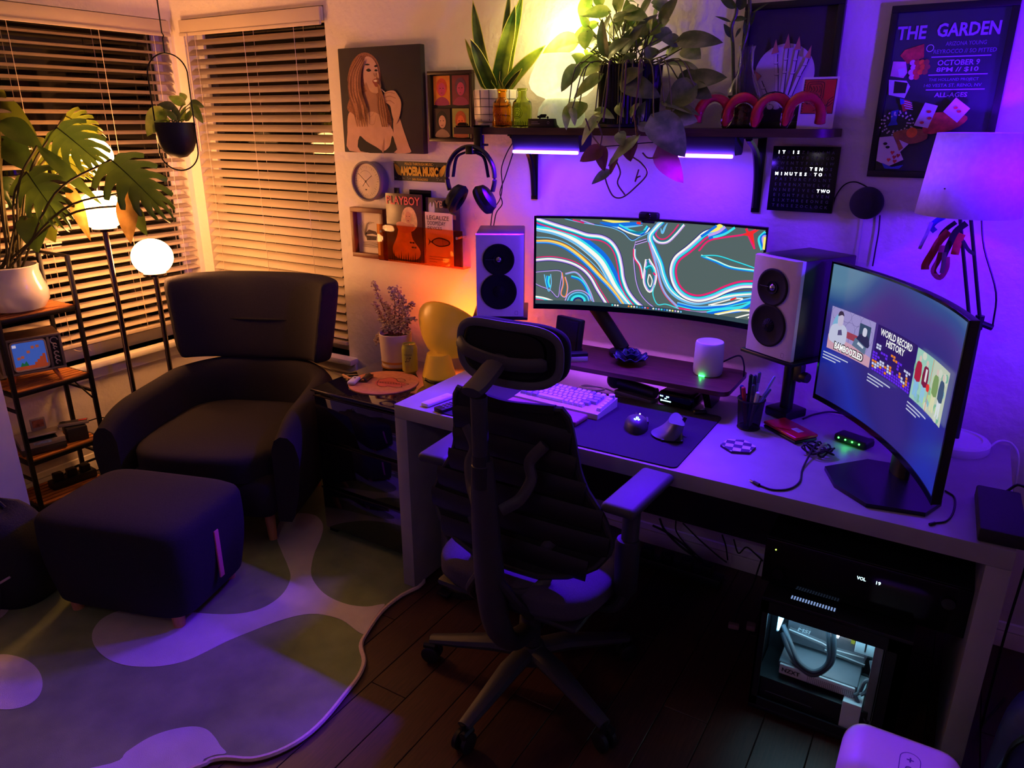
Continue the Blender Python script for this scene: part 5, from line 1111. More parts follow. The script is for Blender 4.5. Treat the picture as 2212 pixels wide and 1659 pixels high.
for (i, j), ch in cells.items(): a.poly(e2('blk'+ch, bl[ch]), T2P(rect(i/16+.006, j/16.0+.008, (i+1)/16-.006, (j+1)/16.0-.008)))
# thumbnail 3: two summer snapshots side by side
x0, x1 = .66, .955; w1 = x1-x0; T3_ = lambda s, t: U(x0+w1*s, va+(vb-va)*t); T3P = lambda L_: [T3_(*q) for q in L_]
a.poly(e2('meadow', (150, 196, 180)), T3P(rect(0, 0, .5, 1))); a.poly(e2('sand', (186, 196, 176)), T3P(rect(.5, 0, 1, 1)))
random.seed(4)
for k in range(26): s_, t_ = random.random(), random.random(); a.poly(e2('fol%d' % (k % 4), [(120, 176, 150), (176, 206, 150), (130, 180, 190), (200, 206, 190)][k % 4]), [T3_(min(1, max(0, s_+.06*math.cos(q))), min(1, max(0, t_+.08*math.sin(q)))) for q in [k_*PI/4 for k_ in range(8)]])
for cx, c1, c2 in ((.13, (166, 30, 56), (130, 180, 220)), (.34, (120, 24, 60), (140, 190, 216)), (.66, (120, 150, 90), (210, 210, 170)), (.86, (60, 80, 110), (210, 216, 220))):
    n_ = '%d' % (cx*100)
    a.poly(e2('leg'+n_, c2), T3P([(cx-.06, .10), (cx-.01, .10), (cx, .3), (cx+.01, .10), (cx+.06, .10), (cx+.06, .46), (cx-.06, .46)])); a.poly(e2('top'+n_, c1), T3P([(cx-.08, .42), (cx+.08, .42), (cx+.07, .74), (cx, .78), (cx-.07, .74)]), 2); a.poly(e2('head'+n_, (206, 186, 176)), [T3_(cx+.035*math.cos(q), .84+.06*math.sin(q)) for q in [k_*PI/6 for k_ in range(12)]])
a.poly(e2('strap', (220, 216, 220)), T3P(rect(.33, .5, .38, .74))); a.poly(e2('divider', (226, 120, 50)), T3P(rect(.488, 0, .5, 1))); a.poly(e2('badge', (220, 50, 40)), [T3_(.46+.05*math.cos(q), .44+.075*math.sin(q)) for q in [k_*PI/8 for k_ in range(16)]])
for xs in (.03, .345, .66):
    for k, l_ in enumerate((.17, .12, .09)): a.line(e2('caption', (190, 196, 220)), [U(xs, va-.03-.022*k), U(xs+l_, va-.03-.022*k)], .0035, 1)
a.bend(mb2, mc2).build('screen_image', a.mats, mo2, X=MX2)
vw, vk = E('vid_white', (250, 250, 250), 1), E('vid_black', (30, 26, 40), 1)
for s_, c_, w_, h_, zz_, bo, m_ in (('BAMBOOZLED', (.185, .43), .143, .026, .0042, .075, vk), ('BAMBOOZLED', (.185, .43), .135, .020, .0046, .03, vw), ('WORLD RECORD', (.495, .665), .165, .019, .0046, .02, vw), ('HISTORY', (.495, .61), .095, .019, .0046, .02, vw), ('1925', (.735, .665), .045, .018, .0046, .01, vw), ('1975', (.885, .665), .045, .018, .0046, .01, vw)):
    mb = MB(); put_text(mb, s_, *U(*c_), w=w_, h=h_, z=zz_, bold=bo); mb.bend(mb2, mc2).build('screen_lettering', m_, mo2, X=MX2)
inv2 = Matrix.Translation(-m2o)
basep = [(-.232, -.555), (-.190, -.655), (-.103, -.730), (.03, -.705), (.062, -.62), (.055, -.52), (-.03, -.43), (-.135, -.440)]
MB().prism(basep, DZ+.0005, DZ+.012, inv2).build('stand_base', M('stand_metal', (34, 32, 40), rough=.28, metal=.4, var=.05), mo2)
st = m2o-m2n*.065
MB().tube([(st.x, st.y, DZ+.01), (st.x, st.y, 1.10)], [.04, .032], 12, X=inv2, flat=.5, ref=tuple(m2n)).build('stand_neck', blk, mo2)
mb = MB(); mb.box((st.x+m2n.x*.02, st.y+m2n.y*.02, 1.06), (.03, .1, .1), .005, X=inv2); mb.build('mount', blk, mo2)

# ================================================================ loudspeakers on clamp stands
silv = M('silver_face', (206, 194, 204), rough=.4, metal=.15, var=.03, scale=60); cab = M('black_cabinet', (24, 22, 30), rough=.35, var=.06); cone = M('cone_black', (14, 13, 18), rough=.65, var=.1, spec=.2)
def loudspeaker(label, FLc, yaw, stand=True):
    w_, h_, d_ = .178, .31, .25; x = V((math.cos(yaw), math.sin(yaw), 0)); n_ = V((x.y, -x.x, 0)); c = V((FLc[0], FLc[1], 0))+x*w_/2-n_*d_/2; c.z = .968
    t = thing('loudspeaker', label, 'loudspeaker', c, yaw, group='bookshelf loudspeakers beside the ultrawide monitor')
    MB().bx(-w_/2, w_/2, -d_/2+.022, d_/2, 0, h_, .004).build('cabinet', cab, t)
    fr = MB(); fr.prism([(-w_/2, 0), (w_/2, 0), (w_/2, h_), (-w_/2, h_)], 0, .014, frame((0, -d_/2+.022, 0), (1, 0, 0), (0, -1, 0)))
    vs = [(-w_/2, .0, .014), (w_/2, 0, .014), (w_/2, h_, .014), (-w_/2, h_, .014), (-w_/2+.002, .002, .022), (w_/2-.018, .002, .022), (w_/2-.018, h_-.002, .022), (-w_/2+.002, h_-.002, .022)]
    fr.add(vs, [(4, 5, 6, 7), (0, 1, 5, 4), (1, 2, 6, 5), (2, 3, 7, 6), (3, 0, 4, 7)], frame((0, -d_/2+.022, 0), (1, 0, 0), (0, -1, 0))); fr.build('front_panel', silv, t)
    for zc, r_, nm in ((.218, .058, 'tweeter'), (.098, .067, 'woofer')):
        X = frame((-.004, -d_/2-.0005, zc), (1, 0, 0), (0, -1, 0))
        o = MB().lathe([(r_, 0), (r_+.001, .004), (r_-.003, .0056), (r_-.007, .005), (r_-.013, .003), (r_*.45, .0014), (.0001, .0012)], 40, X, cap=False).build(nm, cone, t)
        if nm == 'woofer':
            mb = MB(); mb.sphere((0, 0, .0), r_*.34, 20, 8, (1, 1, .3), X)
            mb.build('dust_cap', cone, o)
            mb = MB()
            for k in range(16): an = 2*PI*k/16; mb.tube([(r_*.08*math.cos(an), r_*.08*math.sin(an), .0068), (r_*.32*math.cos(an), r_*.32*math.sin(an), .0025)], .0016, 5, X=X)
            mb.build('cap_ribs', cone, o)
        else:
            MB().sphere((0, 0, .001), r_*.2, 16, 10, (1, 1, .7), X).build('dome', M('dome_metal', (160, 156, 164), rough=.2, metal=.9, var=.02), o)
            MB().lathe([(r_*.34, .001), (r_*.34, .0045), (r_*.24, .0015)], 24, X, cap=False).build('dome_ring', cone, o)
            mb = MB(); mb.box((-r_*.55, 0, .0045), (r_*.6, .0016, .0016), X=X); mb.build('phase_bar', M('grey_bar', (60, 58, 66), rough=.4), o)
    a = ART(); a.line(M('logo_grey', (110, 104, 112), rough=.4), rrect(-.005, -.007, .005, .007, .0015, 2), .001, 1, True); a.done('badge', t, frame((.062, -d_/2-.0002, .016), (1, 0, 0), (0, -1, 0)))
    if stand:
        s = thing('speaker_stand', 'black clamp-on stand under the '+('right' if FLc[0] > -1 else 'left')+' loudspeaker', 'stand', (c.x, c.y, DZ), yaw, group='desk stands of the loudspeakers')
        MB().bx(-.105, .105, -.13, .12, .216, .2275, .003).build('plate', blkm, s); MB().cyl((0, 0, .03), (0, 0, .216), .021, 18).build('post', blkm, s); MB().bx(-.045, .045, -.05, .05, 0, .03, .006).build('clamp', blkm, s)
        mb = MB(); mb.bx(.018, .05, -.012, .012, .13, .19, .005); mb.lathe([(.0001, -.012), (.016, -.012), (.018, 0), (.016, .012), (.0001, .012)], 12, Matrix.Translation((.058, 0, .15)) @ Matrix.Rotation(R(90), 4, 'Y')); mb.build('knob', blk, s)
    return c
loudspeaker('silver-faced black loudspeaker on a stand between the two monitors', (-.559, -.245), R(-29.3))
loudspeaker('silver-faced black loudspeaker left of the ultrawide monitor, behind the chair headrest', (-1.543, -.352), R(29.3))
# ================================================================ things on the desk
# walnut riser
RZ = .84
rs = thing('desk_riser', 'walnut desk riser shelf under the ultrawide monitor', 'riser', (-1.02, -.215, DZ))
RXm = Matrix.Translation((1.02, .215, -DZ))
MB().prism(rrect(-1.46, -.348, -.575, -.085, .03), RZ-.016, RZ, RXm).build('board', walnut, rs)
for s, xx in ((1, -.66), (-1, -1.37)):
    MB().prism([(-.31, RZ-.016), (-.12, RZ-.016), (-.16, DZ+.001), (-.25, DZ+.001)], xx-.012, xx+.012, RXm @ Matrix(((0, 0, 1, 0), (1, 0, 0, 0), (0, 1, 0, 0), (0, 0, 0, 1)))).build('leg', blkm, rs)
mb = MB().bx(-1.30, -.70, -.135, -.127, RZ-.022, RZ-.0165, X=RXm); mb.build('led_strip', EL('pink_led', (7, 1.6, 10)), rs)
area('riser_glow', (-1.0+1.02, -.13+.215, RZ-.026-DZ), (-1.0+1.02, .1, -.2), .6, .012, (.32, .03, 1), .35, rs)
# router
p_ = at(1528, 806, z=RZ)
rt = thing('router', 'white cylindrical router with a green light on the riser', 'router', p_)
MB().lathe([(.046, 0), (.049, .004), (.0505, .02), (.0485, .108), (.046, .115), (.043, .1165), (.040, .114), (.0001, .108)], 40).build('body', M('router_white', (224, 216, 222), rough=.45, var=.02), rt)
MB().bx(-.012, .008, -.0515, -.047, .001, .005, X=Matrix.Rotation(R(-4), 4, 'Z')).build('status_light', EL('green_led', (.1, 3.5, .5)), rt)
bulb('router_green', (-.005, -.062, .006), (.05, 1, .15), .004, .003, rt)
p = [p_+V((.03, .045, .03)), p_+V((.09, .05, .065)), p_+V((.115, .03, .04)), p_+V((.12, .02, .002))]
MB().tube([tuple(q) for q in cat(p, 6)], .003, 6).build('router_cable', cable_m, label='grey cable looping behind the white router', cat='cable', group='cables on the desk')
# dark ruffled bowl
p_ = at(1362, 784, z=RZ)
fbw = thing('ruffled_bowl', 'dark blue ruffled ceramic bowl shaped like a flower on the riser', 'bowl', p_)
def ruf(r0, z0, r1, z1, amp, k, ph):
    def f(u, v):
        a_ = 2*PI*u; w_ = amp*v*v*math.sin(k*a_+ph); r_ = r0+(r1-r0)*v+w_*.45; return (r_*math.cos(a_), r_*math.sin(a_), z0+(z1-z0)*v**1.3+w_)
    return f
cer = M('dark_blue_ceramic', (34, 38, 72), rough=.25, var=.15)
mb = MB().sheet(ruf(.004, .002, .062, .026, .006, 9, 0), 72, 8, wu=True); o = mb.build('outer_petal', cer, fbw, ang=70); o.modifiers.new('s', 'SOLIDIFY').thickness = .003
mb = MB().sheet(ruf(.002, .006, .036, .04, .005, 5, 1), 48, 8, wu=True); o = mb.build('inner_petal', cer, fbw, ang=70); o.modifiers.new('s', 'SOLIDIFY').thickness = .003
mb = MB().sheet(ruf(.002, .01, .018, .048, .004, 3, 2), 36, 8, wu=True); o = mb.build('inner_petal', cer, fbw, ang=70); o.modifiers.new('s', 'SOLIDIFY').thickness = .003
# dark box and small cartons at the left of the riser
db = thing('smart_display', 'black upright device at the left of the riser behind the headrest', 'device', (-1.225, -.20, RZ), R(-14))
MB().box((0, 0, .068), (.12, .03, .13), .006, rx=R(-8)).build('body', blk, db); MB().box((0, -.018, .07), (.104, .002, .112), .0008, rx=R(-8)).build('grille', M('dark_grille', (30, 24, 30), rough=.9, var=.3, scale=200), db); MB().box((0, .012, .006), (.07, .06, .012), .003).build('foot', blk, db)
cb = thing('small_carton', 'small white and black carton on the riser beside the headrest', 'carton', tuple(at(1247, 778, z=RZ)), R(38))
MB().bx(-.035, .035, -.02, .02, 0, .018, .001).build('carton', M('carton_white', (196, 186, 196), rough=.5), cb); MB().bx(-.032, .036, -.018, .018, .0182, .03, .001).build('lid', blk, cb)
# microphone lying in its cradle
mc_ = thing('microphone', 'black handheld microphone with round grille lying under the riser', 'microphone', (-.93, -.275, DZ+.02), R(-13))
MB().sphere((-.075, 0, .022), .031, 24, 16).build('grille', M('mic_grille', (36, 34, 44), rough=.6, var=.4, scale=260, bump=.6, bscale=500), mc_)
MB().tube([(-.05, 0, .02), (-.04, 0, .02), (.0, 0, .018), (.10, 0, .016)], [.026, .024, .021, .019], 20).build('handle', blk, mc_)
MB().bx(-.06, .10, -.028, .024, -.02, -.004, .004).build('cradle', M('cradle_grey', (70, 66, 74), rough=.5), mc_)
# amp / DAC box with small display
dc = thing('audio_interface', 'black rounded box with a small lit display under the right of the riser', 'audio box', (-.752, -.262, DZ), R(-6))
MB().box((0, 0, .03), (.128, .118, .052), .014, 4).build('case', blkg, dc)
ic = EL('display_ice', (.8, 2.2, 2.4)); mb = MB()
for q in ((-.054, .046, .012), (-.030, .046, .010)): mb.bx(q[0]*1.0-.0, q[0]+q[2], -.0006, 0, q[1]-.004-.006, q[1]-.006)
mb.bx(-.050, -.012, -.0006, 0, .021, .0245); mb.bx(-.050, -.046, -.0006, 0, .020, .0255); mb.bx(-.036, -.028, -.0006, 0, .030, .033); mb.build('display', ic, dc, X=Matrix.Translation((0, -.0592, 0)))
for xx in (-.03, .03): MB().bx(xx-.012, xx+.012, -.02, .02, 0, .005).build('foot', blk, dc)
cl = thing('lighter', 'small black clip lying beside the audio box under the riser', 'clip', (-.665, -.325, DZ)); MB().box((0, 0, .009), (.045, .02, .016), .006, 3, rz=R(35)).build('body', blk, cl); MB().box((.006, .004, .0185), (.02, .004, .003), .001, rz=R(35)).build('hinge', chrome, cl)
# desk mat
mat_ = MB().prism(rrect(-1.43, -.768, -.592, -.312, .018), DZ+.0002, DZ+.004); mat_ = origin_to(mat_.build('desk_mat', M('desk_mat_cloth', (38, 34, 46), rough=.95, var=.12, scale=300), label='large dark cloth desk mat under the keyboard and mice', cat='desk mat'), (-1.01, -.54, DZ))
MZ = DZ+.004
# keyboard
kb = thing('keyboard', 'white compact mechanical keyboard with a round knob on the desk mat', 'keyboard', (-1.095, -.475, MZ), R(-3))
kcase = M('keyboard_case', (206, 196, 212), rough=.45, var=.02); capm = M('keycap_white', (214, 206, 220), rough=.5, var=.03); capg = M('keycap_grey', (150, 142, 164), rough=.5, var=.03)
MB().prism([(-.072, 0), (.072, 0), (.072, .032), (-.072, .018)], -.164, .164, Matrix(((0, 0, 1, 0), (1, 0, 0, 0), (0, 1, 0, 0), (0, 0, 0, 1)))).build('case', kcase, kb)
caps = {}
def keycap(wu, m):
    k = (wu, m.name)
    if k not in caps:
        w_ = .019*wu-.0016; mb = MB(); b = [(-w_/2, -.0087, 0), (w_/2, -.0087, 0), (w_/2, .0087, 0), (-w_/2, .0087, 0)]; t_ = [(-w_/2+.0022, -.0064, .0085), (w_/2-.0022, -.0064, .0085), (w_/2-.0022, .0068, .0095), (-w_/2+.0022, .0068, .0095)]
        mb.add(b+t_, [(4, 5, 6, 7), (0, 1, 5, 4), (1, 2, 6, 5), (2, 3, 7, 6), (3, 0, 4, 7), (3, 2, 1, 0)]); caps[k] = mb.mesh('key', m)
    return caps[k]
krows = [([1]*14+[1.0], 0), ([1]*13+[2], 1), ([1.5]+[1]*12+[1.5], 1), ([1.75]+[1]*11+[2.25], 1), ([2.25]+[1]*10+[1.75], 1), ([1.25]*3+[5.5]+[1]*4, 1)]
for r_i, (ws, side) in enumerate(krows):
    yy = .057-.0190*r_i-(.004 if r_i else 0)*0; xx = -.158
    zt = .018+(.032-.018)*(yy+.072)/.144+.001
    for wu in ws:
        if r_i == 0 and wu == ws[-1] and xx > .11: break
        share(keycap(wu, capg if (wu > 1.2 and wu < 5) or (r_i == 0 and int((xx+.16)/.019) % 4 == 0) else capm), 'key', kb, Matrix.Translation((xx+.019*wu/2, yy, zt)) @ Matrix.Rotation(R(5.5), 4, 'X')); xx += .019*wu
    if side and r_i < 6: share(keycap(1, capm), 'key', kb, Matrix.Translation((.1535, yy, zt)) @ Matrix.Rotation(R(5.5), 4, 'X'))
MB().lathe([(.0001, .016), (.009, .016), (.0105, .015), (.0108, 0)], 24, Matrix.Translation((.150, .057, .031))).build('knob', capm, kb)
wr = thing('wrist_rest', 'low pinkish wooden wrist rest in front of the white keyboard', 'wrist rest', (-1.115, -.600, MZ), R(-3))
MB().box((0, 0, .009), (.30, .085, .018), .006, 3).build('pad', M('pink_wood', (150, 96, 106), rough=.45, var=.18, scale=14, stretch=(1, 10, 10)), wr)
p = [(-1.02, -.40, MZ+.01), (-1.05, -.33, MZ+.006), (-1.12, -.30, MZ+.006), (-1.10, -.27, DZ+.008), (-1.03, -.29, DZ+.012), (-1.06, -.325, DZ+.012), (-1.12, -.31, DZ+.014), (-1.05, -.28, DZ+.012), (-.99, -.29, DZ+.008)]
MB().tube([tuple(q) for q in cat(p, 6)], .0032, 6).build('keyboard_cable', wcable, label='white coiled cable behind the keyboard', cat='cable', group='cables on the desk')
# mice
ms_ = thing('mouse', 'round black trackball-shaped mouse with a glowing emblem on the desk mat', 'mouse', (-.800, -.553, MZ), R(24))
def dome(rx, ry, h, sk=0):
    def f(u, v):
        a_ = 2*PI*u; q = v*PI/2; k = math.cos(q)**.6 if v < 1 else 0; return (rx*k*math.cos(a_)*(1+.12*math.sin(a_)), ry*k*math.sin(a_)+sk*math.sin(q)*h, h*math.sin(q))
    return f
mm = M('mouse_black', (52, 48, 60), rough=.5, var=.06)
MB().sheet(dome(.038, .056, .040, -.1), 36, 12, wu=True).build('shell', mm, ms_, ang=70)
MB().box((0, .036, .030), (.007, .022, .012), .003).build('wheel', blk, ms_); MB().box((.034, .02, .018), (.01, .045, .014), .004).build('thumb_wing', mm, ms_)
a = ART(); tri = EL('emblem_green', (1.2, 2.6, 2.2))
for k in range(3):
    an = R(90+120*k); c, s = math.cos(an), math.sin(an); a.line(tri, [(.001*c, .001*s), (.006*c-.002*s, .006*s+.002*c), (.010*c+.001*s, .010*s-.001*c)], .0026, 3); a.line(tri, [(.004*c+.003*s, .004*s-.003*c), (.009*c+.005*s, .009*s-.005*c)], .0016, 1)
a.done('emblem', ms_, frame((0, -.022, .0405), (1, 0, 0), (0, -.36, 1)))
MB().sphere((.012, .048, .03), .0022, 8, 6).build('status_light', EL('white_led', (4, 4, 4)), ms_)
vm = thing('mouse', 'grey vertical mouse with a flared thumb rest, right of the round mouse', 'mouse', (-.682, -.552, MZ), R(20))
def vmf(u, v):
    a_ = 2*PI*u; c, s = math.cos(a_), math.sin(a_); fl = (1-v)**2.5; r_ = 1-.28*v**.7
    x = (.034*c*r_-.030*fl*(1 if c < 0 else .35)*abs(c)+.012*v); y = .058*s*(1-.12*v)
    return (x, y, .006+.040*v+.012*v*s*s-.004*v*c)
mb = MB().sheet(vmf, 36, 12, wu=True); mb.add([vmf(k/36, 1) for k in range(36)], [tuple(range(36))]); mb.add([vmf(k/36, 0) for k in range(36)], [tuple(reversed(range(36)))])
gm = M('mouse_grey', (92, 88, 100), rough=.4, var=.05); mb.build('shell', gm, vm, ang=50); MB().box((0, 0, .004), (.066, .11, .008), .003).build('sole', blk, vm); MB().box((.035, .02, .048), (.012, .006, .02), .002, ry=R(20)).build('wheel', blk, vm)
# checkered coaster made of tiles
co = thing('coaster', 'hexagonal checkered purple and white tile coaster on the desk', 'coaster', (-.482, -.528, DZ), R(8))
hx = [(.052*math.cos(R(60*k+15)), .052*math.sin(R(60*k+15))) for k in range(6)]
MB().prism(hx, 0, .006).build('base', M('coaster_dark', (70, 50, 84), rough=.5), co)
def clip_poly(poly, hexp):
    out = poly
    for i in range(6):
        a_, b_ = hexp[i], hexp[(i+1) % 6]; res = []
        sd = lambda p: (b_[0]-a_[0])*(p[1]-a_[1])-(b_[1]-a_[1])*(p[0]-a_[0])
        for k in range(len(out)):
            p0, p1 = out[k], out[(k+1) % len(out)]; s0, s1 = sd(p0), sd(p1)
            if s0 >= 0: res.append(p0)
            if s0*s1 < 0: t = s0/(s0-s1); res.append((p0[0]+(p1[0]-p0[0])*t, p0[1]+(p1[1]-p0[1])*t))
        out = res
        if len(out) < 3: return []
    return out
tw = M('tile_white', (216, 206, 220), rough=.4); td = M('tile_plum', (84, 52, 98), rough=.4)
for i in range(-3, 3):
    for j in range(-3, 3):
        q = clip_poly(rect(i*.0245+.012+.0005, j*.0245+.006+.0005, (i+1)*.0245+.012-.0005, (j+1)*.0245+.006-.0005), hx)
        if q: MB().prism(q, .006, .0075).build('tile', tw if (i+j) % 2 else td, co)
# pen cup and pens
cup = thing('pen_cup', 'black wire-mesh pen cup at the right end of the riser', 'pen cup', (-.497, -.352, DZ))
cpm = M('wire_mesh', (24, 22, 28), rough=.5, metal=.4, var=.1, alpha=.80)
MB().lathe([(.0001, .002), (.034, .002), (.042, .098)], 28, cap=False).build('mesh_wall', cpm, cup); MB().tube([(.042*math.cos(2*PI*k/28), .042*math.sin(2*PI*k/28), .098) for k in range(28)], .0026, 6, closed=True).build('rim', blkm, cup); MB().tube([(.034*math.cos(2*PI*k/28), .034*math.sin(2*PI*k/28), .0026) for k in range(28)], .0026, 6, closed=True).build('base_ring', blkm, cup)
CP = V((-.497, -.352, DZ))
for k, (c, tip, r_, lab, bx0) in enumerate([((26, 24, 28), (-.012, .01, .175), .0055, 'black pen standing in the mesh cup', (-.01, .01)), ((70, 60, 90), (-.002, .022, .172), .0055, 'dark violet capped pen at the back of the mesh cup', (0, .01)), ((120, 126, 170), (.012, .018, .185), .005, 'slim grey-blue pen, tallest in the mesh cup', (.004, .006)), ((150, 150, 200), (.058, .022, .178), .0038, 'pale blue pencil leaning far right in the mesh cup', (-.006, -.006)), ((110, 120, 190), (.054, .0, .142), .0042, 'short blue pen leaning right in the mesh cup', (-.01, .0)), ((176, 46, 64), (-.028, -.006, .135), .006, 'red capped marker at the left of the mesh cup', (-.008, 0)), ((40, 50, 150), (-.036, .004, .136), .006, 'blue capped marker, leftmost in the mesh cup', (-.01, .004)), ((200, 190, 215), (.02, -.012, .128), .006, 'white marker at the front of the mesh cup', (.004, -.004)), ((86, 82, 104), (.004, -.01, .150), .0052, 'grey mechanical pencil in the middle of the mesh cup', (.0, -.006))]):
    m_ = M('pen_%d' % k, c, rough=.35, var=.03); b0 = CP+V((bx0[0], bx0[1], .006)); t0 = CP+V(tip); d = (t0-b0).normalized()
    t = thing('pen', lab, 'pen', b0, group='pens in the mesh cup'); loc = lambda q: q-b0
    MB().tube([loc(b0), loc(b0+d*.008), loc(t0-d*.035)], [r_*.3, r_, r_], 10).build('barrel', m_, t); MB().tube([loc(t0-d*.035), loc(t0-d*.003), loc(t0)], [r_*1.12, r_*1.08, r_*.6], 10).build('cap', m_ if k % 2 else M('pen_cap_%d' % k, tuple(int(v*.7) for v in c), rough=.3), t)
# red handheld console
ds = thing('handheld_console', 'closed red handheld game console with a white sticker on the desk', 'game console', (-.372, -.338, DZ), R(-38))
rd = M('console_red', (176, 22, 36), rough=.25, var=.04); MB().box((0, 0, .006), (.15, .085, .011), .005, 3).build('lower_half', blk, ds); MB().box((0, 0, .0175), (.152, .087, .011), .005, 3).build('upper_half', rd, ds)
MB().bx(.012, .045, -.008, .014, .0231, .0235).build('sticker', M('sticker_label', (206, 196, 210), rough=.6), ds)
for k in range(3): MB().bx(.016, .038, -.004+.006*k, -.0025+.006*k, .0236, .0238).build('sticker_print', M('label_ink', (120, 110, 130), rough=.6), ds)
# USB hub
hb_ = thing('usb_hub', 'small black USB hub with four green lights under the right monitor', 'usb hub', (-.188, -.318, DZ), R(-22))
MB().box((0, 0, .014), (.105, .052, .024), .007, 3).build('case', blk, hb_)
for k in range(4): MB().sphere((-.036+.022*k, -.0262, .016), .0028, 8, 6).build('port_light', EL('hub_green', (.2, 5, .2)), hb_)
MB().box((.03, .034, .012), (.014, .03, .01), .002).build('plug', blk, hb_)
bulb('hub_green_light', (0, -.045, .014), (.05, 1, .12), .012, .01, hb_)
# tied cable bundle
cbn = thing('cable_bundle', 'coiled black cable with a white tie and loose plug end on the desk', 'cable', (-.268, -.455, DZ))
CX_ = V((-.268, -.455, DZ)); pts = []
for k in range(66):
    an = k*.42; rr_ = .030+.006*math.sin(k*1.7); pts.append((rr_*1.25*math.cos(an)*1.0, rr_*.8*math.sin(an)+.012*math.sin(k*.3), .008+.010*(1+math.sin(k*.9))))
q0 = pts[-1]; tail = [at(a_, b_, z=DZ+.003)-CX_ for a_, b_ in ((1735, 1010), (1728, 1040), (1705, 1056), (1670, 1058), (1640, 1048))]
MB().tube([tuple(q) for q in cat(pts[::2]+tail, 4)], .0028, 6).build('cord', cable_m, cbn)
e0 = at(1640, 1048, z=DZ+.004)-CX_; e1 = at(1620, 1037, z=DZ+.004)-CX_
MB().tube([e0, e0+(e1-e0)*.6], .0048, 8).build('plug', blk, cbn); MB().tube([e0+(e1-e0)*.6, e1], .0032, 6, flat=.5).build('plug_tip', chrome, cbn)
MB().tube([(.012+.020*math.cos(2*PI*k/16)*.4, .026*math.cos(2*PI*k/16), .018+.016*math.sin(2*PI*k/16)) for k in range(16)], .006, 6, closed=True, flat=.3).build('tie', wcable, cbn)
p = [at(1885, 940, z=DZ+.003), at(1850, 905, z=DZ+.003), at(1800, 890, z=DZ+.003), at(1760, 895, z=DZ+.003), at(1735, 905, z=DZ+.003)]
MB().tube([tuple(q) for q in cat(p, 6)], .003, 6).build('hub_cable', cable_m, label='black cable snaking behind the right monitor to the speaker stand', cat='cable', group='cables on the desk')
p = [at(2042, 1060, z=DZ+.003), at(2062, 1075, z=DZ+.003), at(2060, 1105, z=DZ+.003), at(2045, 1125, z=DZ+.003), at(2020, 1130, z=DZ+.003)]
cc_ = MB().tube([tuple(q) for q in cat(p, 6)], .0024, 6); cc_.tube([at(2020, 1130, z=DZ+.004), at(2008, 1133, z=DZ+.004)], .004, 6); cc_.build('charging_cable', cable_m, label='short black cable end on the desk right of the big monitor', cat='cable', group='cables on the desk')
# remotes
r1 = thing('remote_control', 'slim white remote on the left end of the desk', 'remote', (-1.487, -.686, DZ), R(-10)); MB().box((0, 0, .008), (.036, .13, .014), .006, 3).build('body', M('remote_white', (206, 200, 216), rough=.4, var=.02), r1); MB().lathe([(.0001, .0012), (.008, .001), (.009, 0)], 16, Matrix.Translation((0, .03, .015))).build('button', M('remote_white'), r1)
r2 = thing('remote_control', 'black remote with small keys beside the white remote', 'remote', (-1.410, -.700, DZ), R(-14)); MB().box((0, 0, .008), (.044, .14, .016), .004, 2).build('body', blk, r2)
for i in range(3):
    for j in range(6): MB().box((-.012+.012*i, -.045+.016*j, .0168), (.007, .007, .002), .0008, 1).build('button', M('button_grey', (110, 104, 116), rough=.5), r2)
# dark box hanging over the right edge with its cable
bxr = thing('power_brick', 'large black adapter box at the right front corner of the desk', 'adapter', (.186, -.640, DZ), R(2))
MB().box((0, 0, .018), (.098, .255, .036), .006, 2).build('case', M('adapter_black', (30, 26, 36), rough=.7, var=.15, scale=200), bxr)
p = [(.20, -.51, DZ+.03), (.225, -.50, DZ+.05), (.262, -.53, DZ+.03), (.27, -.58, DZ-.08), (.262, -.60, .4), (.27, -.55, .1), (.285, -.45, .006), (.34, -.3, .006)]
MB().tube([tuple(q) for q in cat(p, 6)], .0035, 6).build('adapter_cable', cable_m, label='black cable falling from the adapter box past the desk side', cat='cable', group='cables on the desk')

# ================================================================ drum lamp with jointed arms
lp = thing('desk_lamp', 'white drum-shade lamp on jointed dark arms at the right end of the desk', 'lamp', (.075, -.185, DZ))
LX = Matrix.Translation((-.075, .185, -DZ)); lw = M('lamp_white', (206, 198, 208), rough=.5, var=.02); la = M('lamp_arm', (40, 34, 50), rough=.4, metal=.5, var=.05)
MB().lathe([(.0001, 0), (.088, 0), (.092, .006), (.092, .026), (.086, .033), (.07, .035), (.068, .031), (.0001, .031)], 40).build('base', lw, lp)
MB().tube([(.075, -.185, DZ+.03), (.07, -.19, 1.12)], .009, 10, X=LX).build('lower_arm', la, lp)
mb = MB(); mb.tube([(.035, -.2, 1.142), (.105, -.19, 1.118)], .009, 10, X=LX); mb.tube([(.07, -.195, 1.11), (.07, -.195, 1.15)], .012, 10, X=LX); mb.build('joint', la, lp)
for x0, x1 in ((.046, -.030), (.072, -.004), ): MB().tube([(x0, -.195, 1.135), (x1, -.195, 1.43)], .0052, 8, X=LX).build('upper_arm', la, lp)
MB().tube([tuple(q) for q in cat([(.105, -.19, 1.12), (.095, -.20, 1.22), (.045, -.205, 1.34), (.022, -.2, 1.43)], 5)], .0028, 6, X=LX).build('spring_rod', la, lp)
SH = leafmat('lamp_shade_linen', (220, 210, 216), (230, 222, 226), rough=.85, scale=60)
o = MB().lathe([(.129, 1.425), (.108, 1.640)], 48, LX @ Matrix.Translation((-.012, -.195, 0)), cap=False).build('shade', SH, lp); o.modifiers.new('s', 'SOLIDIFY').thickness = .002
mb = MB(); mb.tube([(-.012, -.195, 1.43), (-.012, -.195, 1.50)], .016, 12, X=LX)
